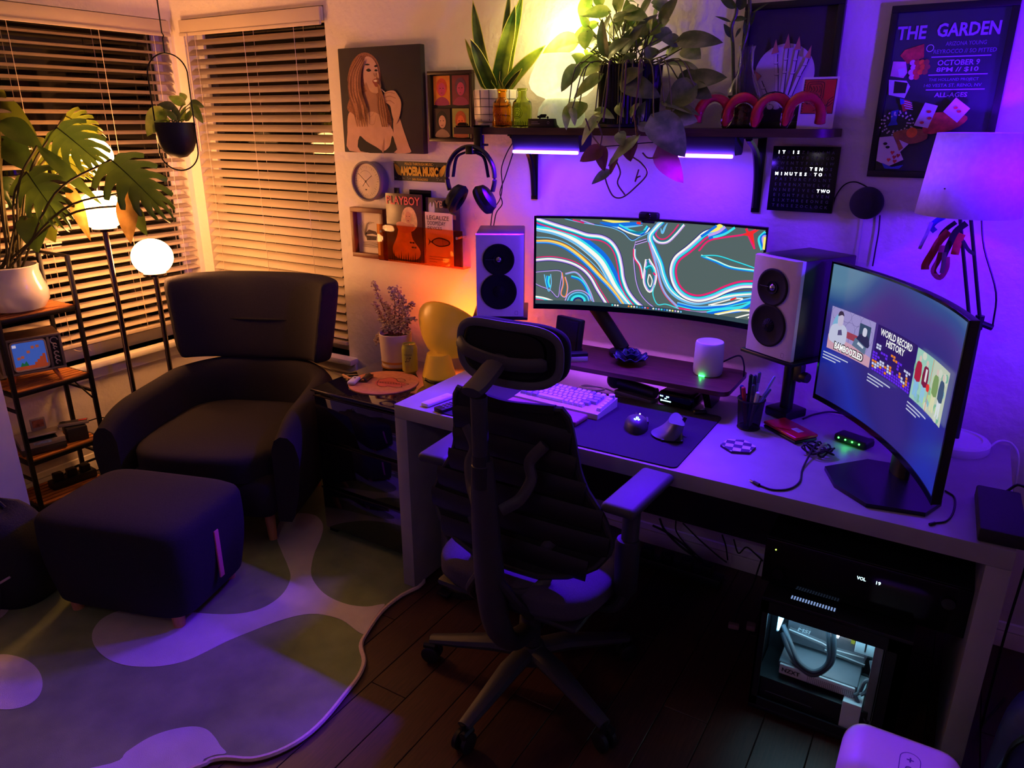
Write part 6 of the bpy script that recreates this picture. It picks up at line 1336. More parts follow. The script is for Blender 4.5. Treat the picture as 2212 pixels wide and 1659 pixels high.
for k in range(3): an = 2*PI*k/3; mb.tube([(-.012, -.195, 1.5), (-.012+.124*math.cos(an), -.195+.124*math.sin(an), 1.5)], .002, 5, X=LX)
mb.build('socket', la, lp); MB().sphere((-.012, -.195, 1.515), .022, 18, 12, X=LX).build('bulb', EL('violet_bulb', (.35, .06, 2.2)), lp)
bulb('drum_lamp_bulb', (-.012-.075, -.195+.185, 1.556-DZ), LEDP, 6, .015, lp)
p = [(.165, -.16, DZ+.012), (.19, -.12, DZ+.022), (.225, -.12, DZ+.016), (.245, -.16, DZ-.03), (.25, -.17, .5), (.25, -.1, .02)]
MB().tube([tuple(q) for q in cat(p, 6)], .0032, 6).build('lamp_cable', wcable, label='white cable from the lamp base over the desk edge', cat='cable', group='cables on the desk')
# lanyards and wristbands hung on the lamp arm
rdc = lambda k, c: M('ribbon_%d' % k, c, rough=.7, var=.15, scale=60)
for k, (c, w_, lab, pth) in enumerate([((60, 70, 190), .016, 'blue ribbon badge hung on the lamp arm just under the shade', [(2040, 468), (2022, 478), (2012, 490), (2020, 500)]), ((150, 140, 170), .010, 'grey tassel ribbon hanging leftmost on the lamp arm', [(2012, 480), (2002, 505), (1992, 525), (1986, 538)]), ((34, 26, 34), .013, 'black lanyard slanting left under the lamp shade', [(2065, 480), (2048, 492), (2035, 505), (2028, 520)]), ((176, 40, 60), .022, 'dark red scarf-like ribbon, longest on the lamp arm', [(2050, 500), (2030, 520), (2015, 545), (2000, 570), (1998, 582)]), ((206, 52, 50), .022, 'bright red ribbon on the right of the lamp arm', [(2078, 505), (2070, 520), (2066, 535), (2062, 550)]), ((24, 18, 26), .018, 'black lettered lanyard crossing over the red ribbons', [(2088, 482), (2065, 500), (2052, 525), (2042, 545), (2036, 560)]), ((150, 40, 74), .015, 'crimson looped ribbon hanging lowest on the lamp arm', [(2036, 530), (2028, 560), (2016, 585), (2030, 600), (2044, 580), (2046, 555)]), ((90, 84, 60), .012, 'olive ribbon end hanging between the red ribbons', [(2040, 545), (2038, 570), (2034, 590)]), ((50, 44, 60), .010, 'dark wristband poking right from the lamp arm', [(2080, 520), (2092, 540), (2106, 550)])]):
    y_ = -.235-.006*k
    o = MB().tube([tuple(q) for q in cat([at(a_, b_, y=y_) for a_, b_ in pth], 5)], w_/2, 8, flat=.18, ref=(.2, -1, 0)).build('lanyard', rdc(k, c), label=lab, cat='lanyard', group='lanyards hung on the lamp arm')
# ================================================================ metal rack by the left window
rk = thing('shelf_rack', 'narrow black metal rack with wooden slat shelves by the left window', 'rack', (-3.43, -1.045, 0))
KX = Matrix.Translation((3.43, 1.045, 0)); kx0, kx1, ky0, ky1 = -3.545, -3.312, -1.208, -.882
for a_, b_ in ((kx0, ky0), (kx0, ky1), (kx1, ky0), (kx1, ky1)): MB().bx(a_-.0085, a_+.0085, b_-.0085, b_+.0085, 0, 1.125, .001, X=KX).build('post', blkm, rk)
sl = M('pine_slat', (168, 104, 52), rough=.55, var=.25, scale=10, stretch=(12, 1, 12))
for z in (.055, .272, .588, .905):
    mb = MB()
    for q in ((kx0, kx1, ky0-.006, ky0+.006), (kx0, kx1, ky1-.006, ky1+.006), (kx0-.006, kx0+.006, ky0, ky1), (kx1-.006, kx1+.006, ky0, ky1)): mb.bx(q[0], q[1], q[2], q[3], z-.022, z-.004, .001, X=KX)
    s_ = mb.build('shelf_frame', blkm, rk)
    for k in range(7):
        xx = kx0+.018+k*.0328; MB().bx(xx-.011, xx+.011, ky0+.008, ky1-.008, z-.007, z+.001, .001, X=KX).build('slat', sl, s_)
for z in (1.12, .50, .18):
    for yy in (ky0, ky1): MB().bx(kx0, kx1, yy-.005, yy+.005, z-.006, z+.006, X=KX).build('cross_bar', blkm, rk)
MB().bx(kx0-.005, kx0+.005, ky0, ky1, 1.114, 1.126, X=KX).build('cross_bar', blkm, rk)
MB().tube([(kx0, ky1-.01, .57), (kx1, ky1-.01, .47)], .004, 6, X=KX).build('brace', blkm, rk)
# monstera
mo_ = thing('monstera_plant', 'large monstera in a glossy white pot on top of the metal rack', 'plant', (-3.42, -1.07, .906))
MXX = Matrix.Translation((3.42, 1.07, -.906))
MB().lathe([(.075, 0), (.105, .012), (.125, .045), (.127, .085), (.112, .13), (.105, .165), (.108, .19), (.101, .193), (.098, .165), (.0001, .16)], 44).build('pot', M('glossy_white_glaze', (214, 206, 212), rough=.12, var=.03, scale=6, coat=.6), mo_)
MB().lathe([(.099, .166), (.0001, .182)], 28).build('soil', soil, mo_)
MLV = [((122, 275), (196, 330), .25, mons, 3.10, 1), ((240, 345), (335, 425), .27, mons, 2.98, 1), ((58, 372), (110, 452), .25, mons, 3.08, 1), ((72, 468), (75, 536), .13, mons, 3.12, 0), ((106, 310), (64, 366), .20, monsy, 3.3, 1), ((-6, 228), (62, 272), .11, monsy, 3.2, 0), ((80, 315), (200, 422), .055, mons, 3.05, 0), ((272, 414), (278, 516), .085, dried, 3.05, 0), ((282, 442), (312, 496), .06, mons, 3.1, 0), ((146, 396), (188, 506), .06, dried, 3.12, 0), ((0, 262), (78, 298), .10, mons, 3.15, 0), ((6, 300), (62, 352), .13, mons, 3.2, 0), ((140, 250), (196, 276), .14, monsy, 3.25, 1), ((110, 330), (180, 362), .14, monsy, 3.22, 1), ((100, 470), (112, 512), .09, monsy, 3.2, 0), ((0, 380), (-30, 440), .2, mons, 3.2, 1), ((0, 215), (-2, 195), .05, monsy, 3.2, 0)]
pc0 = V((-3.42, -1.07, 1.075)); random.seed(5)
for b, t, wd_, m_, dd, sp_ in MLV:
    B_ = at(*b, d=dd); T_ = at(*t, d=dd-.06); L_ = (T_-B_).length
    lf = monstera_mesh(L_, wd_, .25, 6) if sp_ else leaf_mesh(L_, wd_, .3, .25, 'heart' if wd_ > .1 else 'lance', 10, twist=.5)
    tw_ = V((1, -.75, random.uniform(.15, .8)))
    leaf_obj('leaf', lf.mesh('leaf', m_, 60), B_, T_, mo_, up=tw_, inv=MXX)
    mid = (pc0+B_)/2+V((0, 0, .09))
    MB().tube([tuple(q) for q in cat([pc0+V((random.uniform(-.04, .04), random.uniform(-.04, .04), 0)), mid, B_], 6)], .0048, 7, X=MXX).build('stalk', M('monstera_stalk', (70, 66, 30), rough=.5, var=.2), mo_)
MB().tube([tuple(q) for q in cat([at(0, 322, d=3.2), at(25, 332, d=3.2), at(45, 350, d=3.2)], 4)], [.014]*4+[.012]*3+[.006, .004], 8, X=MXX).build('node', M('brown_node', (140, 70, 50), rough=.8, var=.3, scale=60), mo_)
# toy television
tv = thing('toy_television', 'small retro toy television with wooden legs and blue screen on the rack', 'toy television', (-3.40, -1.075, .589), R(72))
tcab = M('toy_cabinet', (70, 46, 36), rough=.4, var=.15, scale=20); tgrey = M('toy_grey', (92, 84, 92), rough=.4)
MB().bx(-.118, .118, -.062, .085, .058, .215, .003).build('cabinet', tcab, tv)
mb = MB()
for q in ((-.118, .118, .058, .068), (-.118, .118, .205, .215), (-.118, -.108, .068, .205), (.108, .118, .068, .205), (-.086, -.078, .068, .205), (.062, .072, .068, .205)): mb.bx(q[0], q[1], -.074, -.062, q[2], q[3], .001)
mb.build('front_frame', tgrey, tv); MB().bx(-.108, -.086, -.068, -.062, .068, .205).build('speaker_slot', blk, tv)
MB().tube([tuple(q)+(0,) if len(q) == 2 else tuple(q) for q in [(p[0], -.070, p[1]) for p in rrect(-.072, .074, .056, .199, .014)]], .004, 6, closed=True).build('screen_rim', M('toy_pale', (150, 138, 150), rough=.4), tv)
a = ART(.0003); sc = lambda n, c, k=.55: E('toy_'+n, c, k, base=c)
a.poly(sc('sky', (60, 96, 190)), rect(-.070, -.062, .054, .060)); a.poly(sc('ground', (150, 62, 36)), rect(-.070, -.062, .054, -.044))
for i, h_ in enumerate((1, 2, 3, 4)): a.poly(sc('ground', (150, 62, 36)), rect(.004+.011*i, -.044, .015+.011*i, -.044+.011*h_))
a.poly(sc('bush', (30, 96, 60)), [(-.05, -.044), (-.042, -.026), (-.034, -.034), (-.026, -.022), (-.018, -.044)]); a.poly(sc('cloud', (206, 206, 226)), rect(-.066, .040, -.052, .052))
for q in ((-.05, -.008), (-.036, -.004), (-.012, .016), (.006, .034), (.024, .036)): a.poly(sc('brick', (150, 80, 60)), rect(q[0]-.006, q[1]-.006, q[0]+.006, q[1]+.006))
a.done('screen', tv, frame((0, -.0665, .1365), (1, 0, 0), (0, -1, 0)))
MB().bx(.072, .108, -.068, -.062, .068, .205).build('control_panel', blk, tv)
for z, r_ in ((.185, .014), (.165, .006), (.152, .006), (.128, .008), (.108, .008), (.088, .008)): MB().tube([(.09+r_*math.cos(2*PI*k/14), -.069, z+r_*math.sin(2*PI*k/14)) for k in range(11)], .0028, 6).build('dial', M('toy_pale'), tv)
for sx in (-.085, .085):
    for sy in (-.04, .06): MB().cyl((sx*.85, sy*.9, .06), (sx*1.12, sy*1.12, 0), .010, 10, .007).build('leg', M('toy_leg', (176, 100, 56), rough=.5), tv)
# toy game console, cartridge and controller on the third shelf
gc = thing('game_console', 'grey retro game console with an open flap on the third rack shelf', 'game console', (-3.42, -1.09, .273), R(74))
gg = M('console_grey', (140, 128, 132), rough=.5, var=.06); gd = M('console_dark', (48, 42, 48), rough=.5)
MB().bx(-.10, .075, -.08, .07, .006, .034, .003).build('lower_body', gd, gc); MB().bx(-.10, .075, -.08, .07, .034, .062, .003).build('upper_body', gg, gc); MB().box((-.015, -.055, .078), (.12, .07, .008), .002, rx=R(-22)).build('flap', gg, gc); MB().bx(-.07, .045, -.076, -.02, .0625, .066).build('slot', blk, gc)
MB().bx(-.05, .02, -.0822, -.0805, .048, .058).build('cartridge_label', M('label_blue', (140, 160, 200), rough=.4, var=.3, scale=90), gc)
ct = thing('cartridge', 'brown game cartridge standing behind the retro console', 'cartridge', (-3.48, -1.07, .336), R(74)); MB().box((0, 0, .03), (.06, .014, .055), .002).build('shell', gg, ct); MB().box((0, -.0075, .034), (.046, .001, .034)).build('label', M('cart_label', (150, 90, 70), rough=.5, var=.5, scale=50), ct)
cbx = thing('cable_box', 'small dark box under the controller on the third rack shelf', 'box', (-3.40, -.955, .273), R(74)); MB().box((0, 0, .034), (.085, .10, .066), .004).build('box', gd, cbx)
gp_ = thing('game_controller', 'grey game controller with red buttons lying on the small dark box', 'controller', (-3.40, -.955, .341), R(60)); MB().box((0, 0, .008), (.125, .055, .014), .002, rx=R(-5)).build('body', gg, gp_); MB().box((0, 0, .0152), (.115, .044, .002), .0005, rx=R(-5)).build('face', gd, gp_); MB().box((.038, -.002, .017), (.034, .018, .003), .001, rx=R(-5)).build('buttons', M('button_red', (196, 50, 50), rough=.4), gp_); MB().box((-.042, 0, .017), (.022, .007, .003)).build('cross_pad', blk, gp_); MB().box((-.042, 0, .017), (.007, .022, .003)).build('cross_pad', blk, gp_)
p = [(-3.36, -.93, .35), (-3.31, -.86, .36), (-3.29, -.83, .30), (-3.30, -.86, .23), (-3.34, -.92, .235), (-3.42, -.95, .26)]
MB().tube([tuple(q) for q in cat(p, 6)], .003, 6).build('controller_cable', cable_m, label='dark controller cable looping off the third rack shelf', cat='cable', group='cables by the rack')
p = [(-3.50, -1.02, .06), (-3.46, -.95, .11), (-3.37, -.80, .14), (-3.28, -.70, .09), (-3.25, -.62, .02)]
MB().tube([tuple(q) for q in cat(p, 8)], .006, 8).build('power_cable', cable_m, label='thick black cable arching low behind the rack to the floor lamp', cat='cable', group='cables by the rack')
pb_ = thing('power_strip', 'black clutter of plugs on the lowest rack shelf', 'power strip', (-3.42, -1.0, .057), R(85)); MB().box((0, 0, .02), (.20, .06, .038), .006).build('body', blk, pb_)
for k in range(3): MB().box((-.06+.06*k, .0, .055), (.04, .04, .035), .005).build('plug', blk, pb_)

# ================================================================ floor lamp with three globes
fl = thing('floor_lamp', 'chrome floor lamp with three glowing glass globes by the left window', 'floor lamp', (-3.26, -.665, 0))
FX = Matrix.Translation((3.26, .665, 0))
MB().lathe([(.0001, 0), (.14, 0), (.145, .006), (.145, .018), (.13, .024), (.0001, .026)], 36).build('base', chrome, fl)
dch = M('dark_chrome', (120, 108, 100), rough=.16, metal=1, var=.03)
for (px, py, dd) in ((219, 455, 3.20), (329, 555, 3.45), (197, 337, 3.32)):
    g = at(px, py, d=dd); r_ = .090
    MB().sphere(tuple(g), r_, 32, 18, (1, 1, .92), FX).build('globe', EL('globe_glow', (33, 13.2, 3.9), 1.0), fl)
    MB().lathe([(.022, -.004), (.05, 0), (.052, .012), (.046, .014)], 24, FX @ Matrix.Translation((g.x, g.y, g.z-r_*.95))).build('globe_holder', dch, fl)
    MB().cyl(FX @ V((g.x, g.y, .02)), FX @ V((g.x, g.y, g.z-r_*.93)), .0115, 14).build('stem', dch, fl)
    bulb('globe_bulb', FX @ V((g.x, g.y, g.z)), (1, .42, .12), 0.01, .09, fl)
# ================================================================ hanging planter
hpt = thing('hanging_planter', 'black hanging planter with trailing leaves in an oval wire hoop', 'hanging planter', tuple(at(388, 342, d=2.9)))
hb0 = at(388, 342, d=2.9); HX = Matrix.Translation(-hb0); r_ = .072
c0 = V((hb0.x, hb0.y, hb0.z))
MB().lathe([(.0001, 0), (.03, .006), (.055, .028), (.069, .06), (.0715, .09), (.0715, .132), (.068, .132), (.068, .10), (.0001, .10)], 36).build('pot', M('matt_black_pot', (30, 26, 30), rough=.5, var=.05), hpt)
MB().lathe([(.068, .104), (.0001, .11)], 20).build('soil', soil, hpt)
hoop = []; w2 = .0755; zb, zt = -.045, .375
hd_ = V((RGT.x, RGT.y, 0)).normalized()
for k in range(48):
    an = 2*PI*k/48; c, s = math.cos(an), math.sin(an)
    z = (zt-w2+w2*s) if s > 0 else (zb+w2+w2*s)
    hoop.append(hd_*(w2*c)+V((0, 0, z)))
MB().tube(hoop, .0028, 6, closed=True).build('hoop', blkm, hpt)
MB().tube([(0, 0, zt), (0, 0, zt+.05), (.008, 0, zt+.06), (.0, 0, zt+.07), (0, 0, ZC-c0.z)], .0026, 6).build('hanger', blkm, hpt)
for s in (-1, 1): MB().sphere(tuple(hd_*(s*.0735)+V((0, 0, .125))), .006, 10, 8).build('pivot', blkm, hpt)
for b, t, wr, m_, dz in [((352, 235), (312, 290), .5, poth, 2.88), ((345, 262), (330, 285), .5, poth, 2.84), ((375, 232), (340, 222), .5, pothd, 2.85), ((398, 225), (362, 205), .5, poth, 2.92), ((400, 215), (388, 200), .8, poth, 2.95), ((415, 228), (436, 262), .35, poth, 2.86), ((412, 222), (438, 228), .45, pothd, 2.9), ((380, 258), (352, 232), .35, poth, 2.84), ((385, 258), (372, 222), .4, pothd, 2.86), ((402, 260), (418, 232), .35, poth, 2.9), ((392, 262), (398, 228), .35, poth, 2.92), ((365, 262), (330, 240), .3, poth, 2.9)]:
    B_ = at(*b, d=dz); T_ = at(*t, d=dz-.02); L_ = (T_-B_).length
    leaf_obj('leaf', leaf_mesh(L_, L_*wr*1.2, .2, .25, 'heart', 8).mesh('leaf', m_, 60), B_, T_, hpt, up=(.6, -.7, .4), inv=HX)
    MB().tube([tuple(q) for q in cat([c0+V((random.uniform(-.03, .03), random.uniform(-.03, .03), .105)), (c0+V((0, 0, .14))+B_)/2, B_], 4)], .0018, 5, X=HX).build('stalk', stem_m, hpt)

# ================================================================ on the night stand
sj = thing('succulent_plant', 'spiky elephant bush in a cream pot with a gold band on the night stand', 'plant', (-2.035, -.25, NZ))
MB().lathe([(.058, .002), (.062, .006), (.064, .02), (.070, .15), (.067, .152), (.064, .135), (.0001, .132)], 36).build('pot', M('cream_pot', (196, 176, 160), rough=.55, var=.05), sj)
MB().lathe([(.0635, .0205), (.0662, .033), (.066, .034), (.062, .02)], 36, cap=False).build('gold_band', M('gold_band', (196, 140, 60), rough=.35, metal=.7), sj); MB().lathe([(.060, 0), (.066, .004), (.066, .010), (.058, .008)], 36).build('saucer', M('gold_band'), sj)
MB().lathe([(.065, .134), (.0001, .14)], 20).build('soil', soil, sj)
jst = M('red_stem', (112, 44, 50), rough=.6, var=.2); jl = M('jade_leaf', (176, 150, 128), rough=.4, var=.25, scale=60); lm = MB(); random.seed(9)
SJ = V((-2.035, -.25, NZ))
for b, t in [((842, 700), (806, 612)), ((852, 700), (845, 620)), ((862, 700), (858, 622)), ((855, 705), (890, 655)), ((838, 705), (822, 690)), ((870, 705), (894, 690)), ((830, 700), (808, 655)), ((846, 702), (836, 660)), ((880, 706), (866, 640)), ((835, 706), (812, 740))]:
    B_ = at(*b, y=-.25)-SJ; T_ = at(*t, y=-.25+random.uniform(-.03, .03))-SJ; mid = (B_+T_)/2+V((random.uniform(-.012, .012), 0, .01)); c_ = cat([V((B_.x*.5, B_.y, .135)), B_, mid, T_], 7)
    MB().tube([tuple(q) for q in c_], [.003-.0018*i/len(c_) for i in range(len(c_))], 6).build('stem', jst, sj)
    for q in c_[4:]:
        for _ in range(7):
            d_ = V((random.gauss(0, 1), random.gauss(0, 1), random.gauss(.3, .7))).normalized()*random.uniform(.006, .017); lm.sphere(tuple(q+d_), .0052, 6, 4, (1, .8, .6))
lm.build('leaves', jl, sj, kind='stuff')
can = thing('drink_can', 'yellow-green drink can with a dark planet logo on the night stand', 'can', (-1.922, -.298, NZ), R(24))
CLM = M('can_lime', (176, 178, 66), rough=.3, metal=.35, var=.05)
MB().lathe([(.0001, .002), (.024, .002), (.027, .008), (.033, .016), (.033, .112), (.031, .118), (.027, .127), (.0275, .131), (.0255, .131), (.0245, .126), (.0001, .126)], 36).build('body', CLM, can); MB().tube([(0, -.012, .1275), (0, .004, .1275)], .005, 8, flat=.3).build('pull_tab', chrome, can)
lgm = M('can_ink', (44, 40, 22), rough=.4)
def oncan(mb):
    mb.v = [(math.sin(v[0]/.033)*(.0333+v[2]), -math.cos(v[0]/.033)*(.0333+v[2]), v[1]) for v in mb.v]; return mb
mb = MB(); put_text(mb, 'ALIENGRAB', 0, .090, w=.036, h=.006); mb.flat(rect(-.014, .044, .014, .048))
mb.flat(ell(0, .068, .008, .008, 18)); mb.flat(ell(.010, .076, .003, .003, 10)); mb.flat(ell(-.010, .060, .003, .003, 10)); mb.flat(rect(-.016, .038, .016, .0395)); mb.flat(rect(-.010, .034, .010, .0352))
oncan(mb).build('print', lgm, can)
yl = thing('table_lamp', 'yellow glass bowl lamp on a cone base, on the night stand against the wall', 'lamp', (-1.80, -.26, NZ))
ylm = M('yellow_lamp', (214, 168, 34), rough=.35, var=.03, emit=(.5, .19, .02), es=.10)
MB().lathe([(.068, 0), (.070, .004), (.048, .098), (.0001, .098)], 40).build('base', ylm, yl)
TX = Matrix.Translation((0, 0, .098)) @ Matrix.Rotation(R(-50), 4, 'X')
o = MB().lathe([(.0001, -.004), (.030, 0), (.060, .012), (.098, .045), (.130, .085), (.150, .118), (.157, .138), (.156, .150)], 44, TX, cap=False).build('bowl', ylm, yl); o.modifiers.new('s', 'SOLIDIFY').thickness = .004
MB().sphere((0, .0, .07), .032, 18, 12, X=TX).build('bulb', EL('orange_bulb', (9, 2.0, .35)), yl)
bulb('bowl_lamp_bulb', tuple(TX @ V((0, .0, .13))), (1, .13, .012), 2.6, .03, yl)
MB().tube([tuple(q) for q in cat([(-.02, -.07, .004), (.03, -.09, .004), (.08, -.07, .004), (.05, -.10, .004), (.1, -.06, .004)], 6)], .003, 6).build('cord', cable_m, yl)
cm = thing('cork_mat', 'round cork mat with a drawn shark on the night stand', 'mat', (-1.935, -.455, NZ), R(14))
MB().lathe([(.0001, 0), (.142, 0), (.143, .002), (.142, .005), (.0001, .005)], 48).build('disc', M('cork', (196, 126, 92), rough=.9, var=.12, scale=60), cm)
a = ART(); rdk = M('burnt_ink', (92, 36, 34), rough=.8); rdk2 = M('pale_ink', (206, 96, 82), rough=.8)
a.poly(rdk2, [(-.03, .02), (.0, .055), (.03, .05), (.055, .02), (.09, .01), (.10, -.02), (.06, -.045), (.0, -.05), (-.03, -.02)], 3)
for q in ([(-.03, .02), (.0, .055), (.03, .05), (.055, .02), (.09, .012), (.11, .0), (.09, -.02), (.10, -.04)], [(-.03, .02), (-.02, -.02), (.0, -.05), (.03, -.055), (.04, -.04), (.08, -.05), (.1, -.04)], [(-.02, -.01), (.03, .005), (.07, -.01)], [(.02, .045), (.06, .055), (.08, .03), (.05, .02)]): a.line(rdk, q, .0028)
for k in range(9): a.line(rdk, [(-.012+.012*k, -.005), (-.006+.012*k, -.02), (.0+.012*k, -.004)], .0022, 2)
a.done('drawing', cm, Matrix.Translation((0, 0, .0052)))
p0 = at(765, 826, z=NZ+.006)
lt = thing('remote_control', 'small white remote with one round button on the cork mat', 'remote', tuple(p0), R(22)); MB().box((0, 0, .008), (.034, .075, .015), .007, 3).build('body', M('remote_white'), lt); MB().lathe([(.0001, .0008), (.0045, .0006), (.005, 0)], 14, Matrix.Translation((.0, .012, .0155))).build('button', gd, lt)
p0 = at(791, 820, z=NZ+.006)
hc = thing('hair_clip', 'dark brown hair claw clip on the cork mat beside the small remote', 'hair clip', tuple(p0), R(20)); hcm = M('tortoise_shell', (44, 32, 24), rough=.3, var=.3, scale=60)
MB().sheet(lambda u, v: ((u-.5)*.036, (v-.5)*.07, .004+.014*math.sin(PI*u)), 8, 6).build('curved_back', hcm, hc).modifiers.new('s', 'SOLIDIFY').thickness = .003
for k in range(5): MB().box((-.014+.007*k, .036, .006), (.004, .012, .012), .001, 1).build('tooth', hcm, hc)
ws = MB().prism([(-.035, -.004), (.03, -.007), (.04, 0), (.03, .007), (-.035, .004)], 0, .003); o = ws.build('wooden_spoon', M('pale_wood', (190, 140, 96), rough=.6), label='small pale wooden stick at the edge of the night stand', cat='stick'); q0 = at(748, 814, z=NZ); o.location = q0; o.rotation_euler = (0, 0, R(-22))

# ================================================================ white cabinet and rucksack at the left edge
wcb = thing('white_cabinet', 'plain white cabinet side at the left edge beside the rack', 'cabinet', (-3.29, -1.62, 0))
MB().bx(-.235, .24, -.42, .262, .04, .92, .003).build('carcass', white, wcb); MB().bx(-.24, .25, -.43, .272, .92, .94, .003).build('top', white, wcb); MB().bx(-.23, .22, -.4, .25, 0, .04).build('plinth', white, wcb)
bpk = thing('rucksack', 'black rucksack with a pale zip tag slumped on the rug beside the ottoman', 'rucksack', (-2.80, -1.575, 0), R(20))
bm_ = M('rucksack_nylon', (24, 22, 28), rough=.8, var=.2, scale=120, bump=.2, bscale=200)
def bag(u, v):
    a_ = 2*PI*u; c, s = math.cos(a_), math.sin(a_); e = .7; ex = abs(c)**e*(1 if c > 0 else -1); ey = abs(s)**e*(1 if s > 0 else -1); q = v; k = math.sin(PI*min(1, .12+.88*q)**.9)**.42 if q < 1 else 0
    return (.17*ex*k*(1+.05*math.sin(5*q+3*a_)), .13*ey*k*(1+.06*math.sin(4*q+2*a_)), .40*q+.012*math.sin(a_*3)*q)
MB().sheet(bag, 40, 18, wu=True).build('body', bm_, bpk, ang=80)
MB().tube([tuple(q) for q in cat([(-.05, -.02, .385), (-.02, -.03, .425), (.03, -.03, .425), (.06, -.02, .385)], 5)], .008, 8).build('grab_loop', bm_, bpk)
MB().box((.10, -.127, .16), (.05, .006, .008), .002, rz=R(35), ry=R(-25)).build('zip_tag', M('zip_tag', (176, 150, 160), rough=.5), bpk)
mb = MB(); mb.tube([tuple(q) for q in cat([(.05, -.11, .13), (.08, -.17, .06), (.06, -.22, .014), (.02, -.27, .012), (.0, -.30, .012)], 6)], .016, 8, flat=.3); mb.build('strap', bm_, bpk)
# ================================================================ under the desk
pc = thing('desktop_computer', 'black computer tower with a glowing glass side under the desk', 'computer', (-.130, -.635, 0))
cm_ = M('case_black', (26, 24, 30), rough=.4, var=.06); wl, wr_, yf, yb, ht = -.192, .192, -.105, .105, .400
mb = MB(); mb.bx(wl, wr_, yf, yb, ht-.012, ht, .002); mb.bx(wl, wr_, yf, yb, .012, .026, .002); mb.bx(wl, wl+.006, yf, yb, .026, ht-.012); mb.bx(wr_-.03, wr_, yf, yb, .026, ht-.012); mb.bx(wl, wr_, yb-.006, yb, .026, ht-.012); mb.build('case', cm_, pc)
mb = MB(); mb.bx(wl, wl+.022, yf, yf+.006, .026, ht-.012); mb.bx(wr_-.055, wr_, yf, yf+.006, .026, ht-.012); mb.bx(wl, wr_, yf, yf+.006, ht-.05, ht-.012); mb.bx(wl, wr_, yf, yf+.006, .026, .055); mb.build('side_frame', cm_, pc)
MB().bx(wl+.022, wr_-.055, yf+.001, yf+.004, .055, ht-.05).build('glass_panel', M('case_glass', (255, 255, 255), rough=.02, var=0, trans=1, alpha=.12, ior=1.05), pc)
for a_ in (wl+.03, wr_-.03):
    for b_ in (yf+.03, yb-.03): MB().cyl((a_, b_, 0), (a_, b_, .012), .016, 14).build('foot', M('foot_grey', (110, 116, 130), rough=.4), pc)
mb = MB()
for k in range(16): [mb.box((-.118+.0075*k, yf+.032+.006*j, ht+.0006), (.004, .004, .001), 0) for j in range(3)]
mb.build('vent', EL('vent_glow', (.10, .16, .30)), pc)
inn = M('inner_grey', (96, 102, 110), rough=.45, var=.1, scale=20); ind = M('inner_dark', (40, 40, 46), rough=.5, var=.2, scale=30); psu = M('shroud_black', (30, 30, 34), rough=.5, var=.15, scale=60)
MB().bx(wl+.008, wr_-.06, .07, .075, .06, ht-.02).build('motherboard', M('board_dark', (44, 46, 52), rough=.6, var=.4, scale=60), pc)
MB().bx(wl+.01, wr_-.07, -.085, .07, .03, .118, .002).build('power_shroud', psu, pc); MB().bx(wl+.04, -.02, -.0856, -.0846, .07, .072).build('shroud_slot', inn, pc)
MB().bx(.055, .105, -.09, .05, .03, .135, .003).build('white_bracket', M('bracket_white', (214, 220, 224), rough=.5), pc)
gpu = MB().bx(-.13, .085, -.06, .06, .150, .172, .004).build('graphics_card', inn, pc)
MB().prism([(-.13, .185), (.085, .185), (.10, .245), (-.03, .265), (-.13, .262)], .03, .062, Matrix(((1, 0, 0, 0), (0, 0, 1, 0), (0, 1, 0, 0), (0, 0, 0, 1)))).build('backplate', M('backplate', (120, 122, 130), rough=.35, metal=.5, var=.2, scale=14), gpu)
mb = MB(); mb.bx(-.125, .08, -.066, -.058, .134, .168, .003); mb.build('front_bar', M('bar_white', (206, 210, 214), rough=.5), gpu)
mb = MB()
for i in range(26):
    for j in range(4): mb.box((-.045+.005*i, -.0662, .139+.0055*j), (.0022, .001, .0022))
mb.build('perforation', blk, gpu)
lettering([('NZXT', -.092, .151, dict(w=.05, h=.014, bold=.03))], blk, gpu, onwall(0, 0, -.0665), z=.0006)
lettering([('MSI', -.085, .236, dict(w=.034, h=.012, bold=.03, slant=.25))], M('bar_white'), gpu, onwall(0, 0, .0292), z=.0006)
mb = MB(); mb.tube([(-.125, .028, .225), (-.03, .028, .215), (.0, .028, .205), (.085, .028, .21)], .0022, 5); mb.tube([(-.02, .028, .195), (.04, .028, .192), (.09, .028, .188)], .0022, 5); mb.build('accent_lines', M('bar_white'), gpu)
tb_ = M('hose_rubber', (70, 78, 88), rough=.45, var=.05)
for off in (0, .014): MB().tube([tuple(q) for q in cat([(-.03+off, -.02, .36), (-.008+off, -.045, .28), (.0+off*.6, -.06, .22), (-.03, -.068, .182-off*.9), (-.075, -.06, .19-off), (-.11, -.03, .225-off*2.2), (-.14, .01, .245-off*2)], 6)], .0068, 10).build('coolant_hose', tb_, pc)
MB().bx(-.152, -.145, -.03, .05, .25, .345, .002).build('light_tube', EL('tube_ice', (.5, 1.5, 2.4)), pc)
MB().tube([tuple(q) for q in [(-.09, .0, .338), (-.09, .0, .332), (-.084, 0, .328), (-.045, 0, .328), (-.038, 0, .332), (-.038, 0, .34)]], .003, 6).build('pump_light', EL('pump_ice', (2.5, 4.4, 5.0)), pc)
MB().bx(-.10, -.03, .02, .07, .325, .345, .003).build('pump', blk, pc)
for k in range(2): MB().bx(-.006+.012*k, .001+.012*k, .01, .07, .265, .345).build('memory_stick', EL('ram_glow', (3.2, 3.4, 3.6)), pc)
MB().bx(.045, .055, .02, .07, .25, .335).build('connector', M('connector_yellow', (170, 150, 40), rough=.5), pc); MB().bx(.058, .118, .0, .07, .24, .345, .002).build('drive_cage', M('bracket_white'), pc); MB().bx(.083, .087, -.001, .0, .25, .33).build('cage_slot', blk, pc)
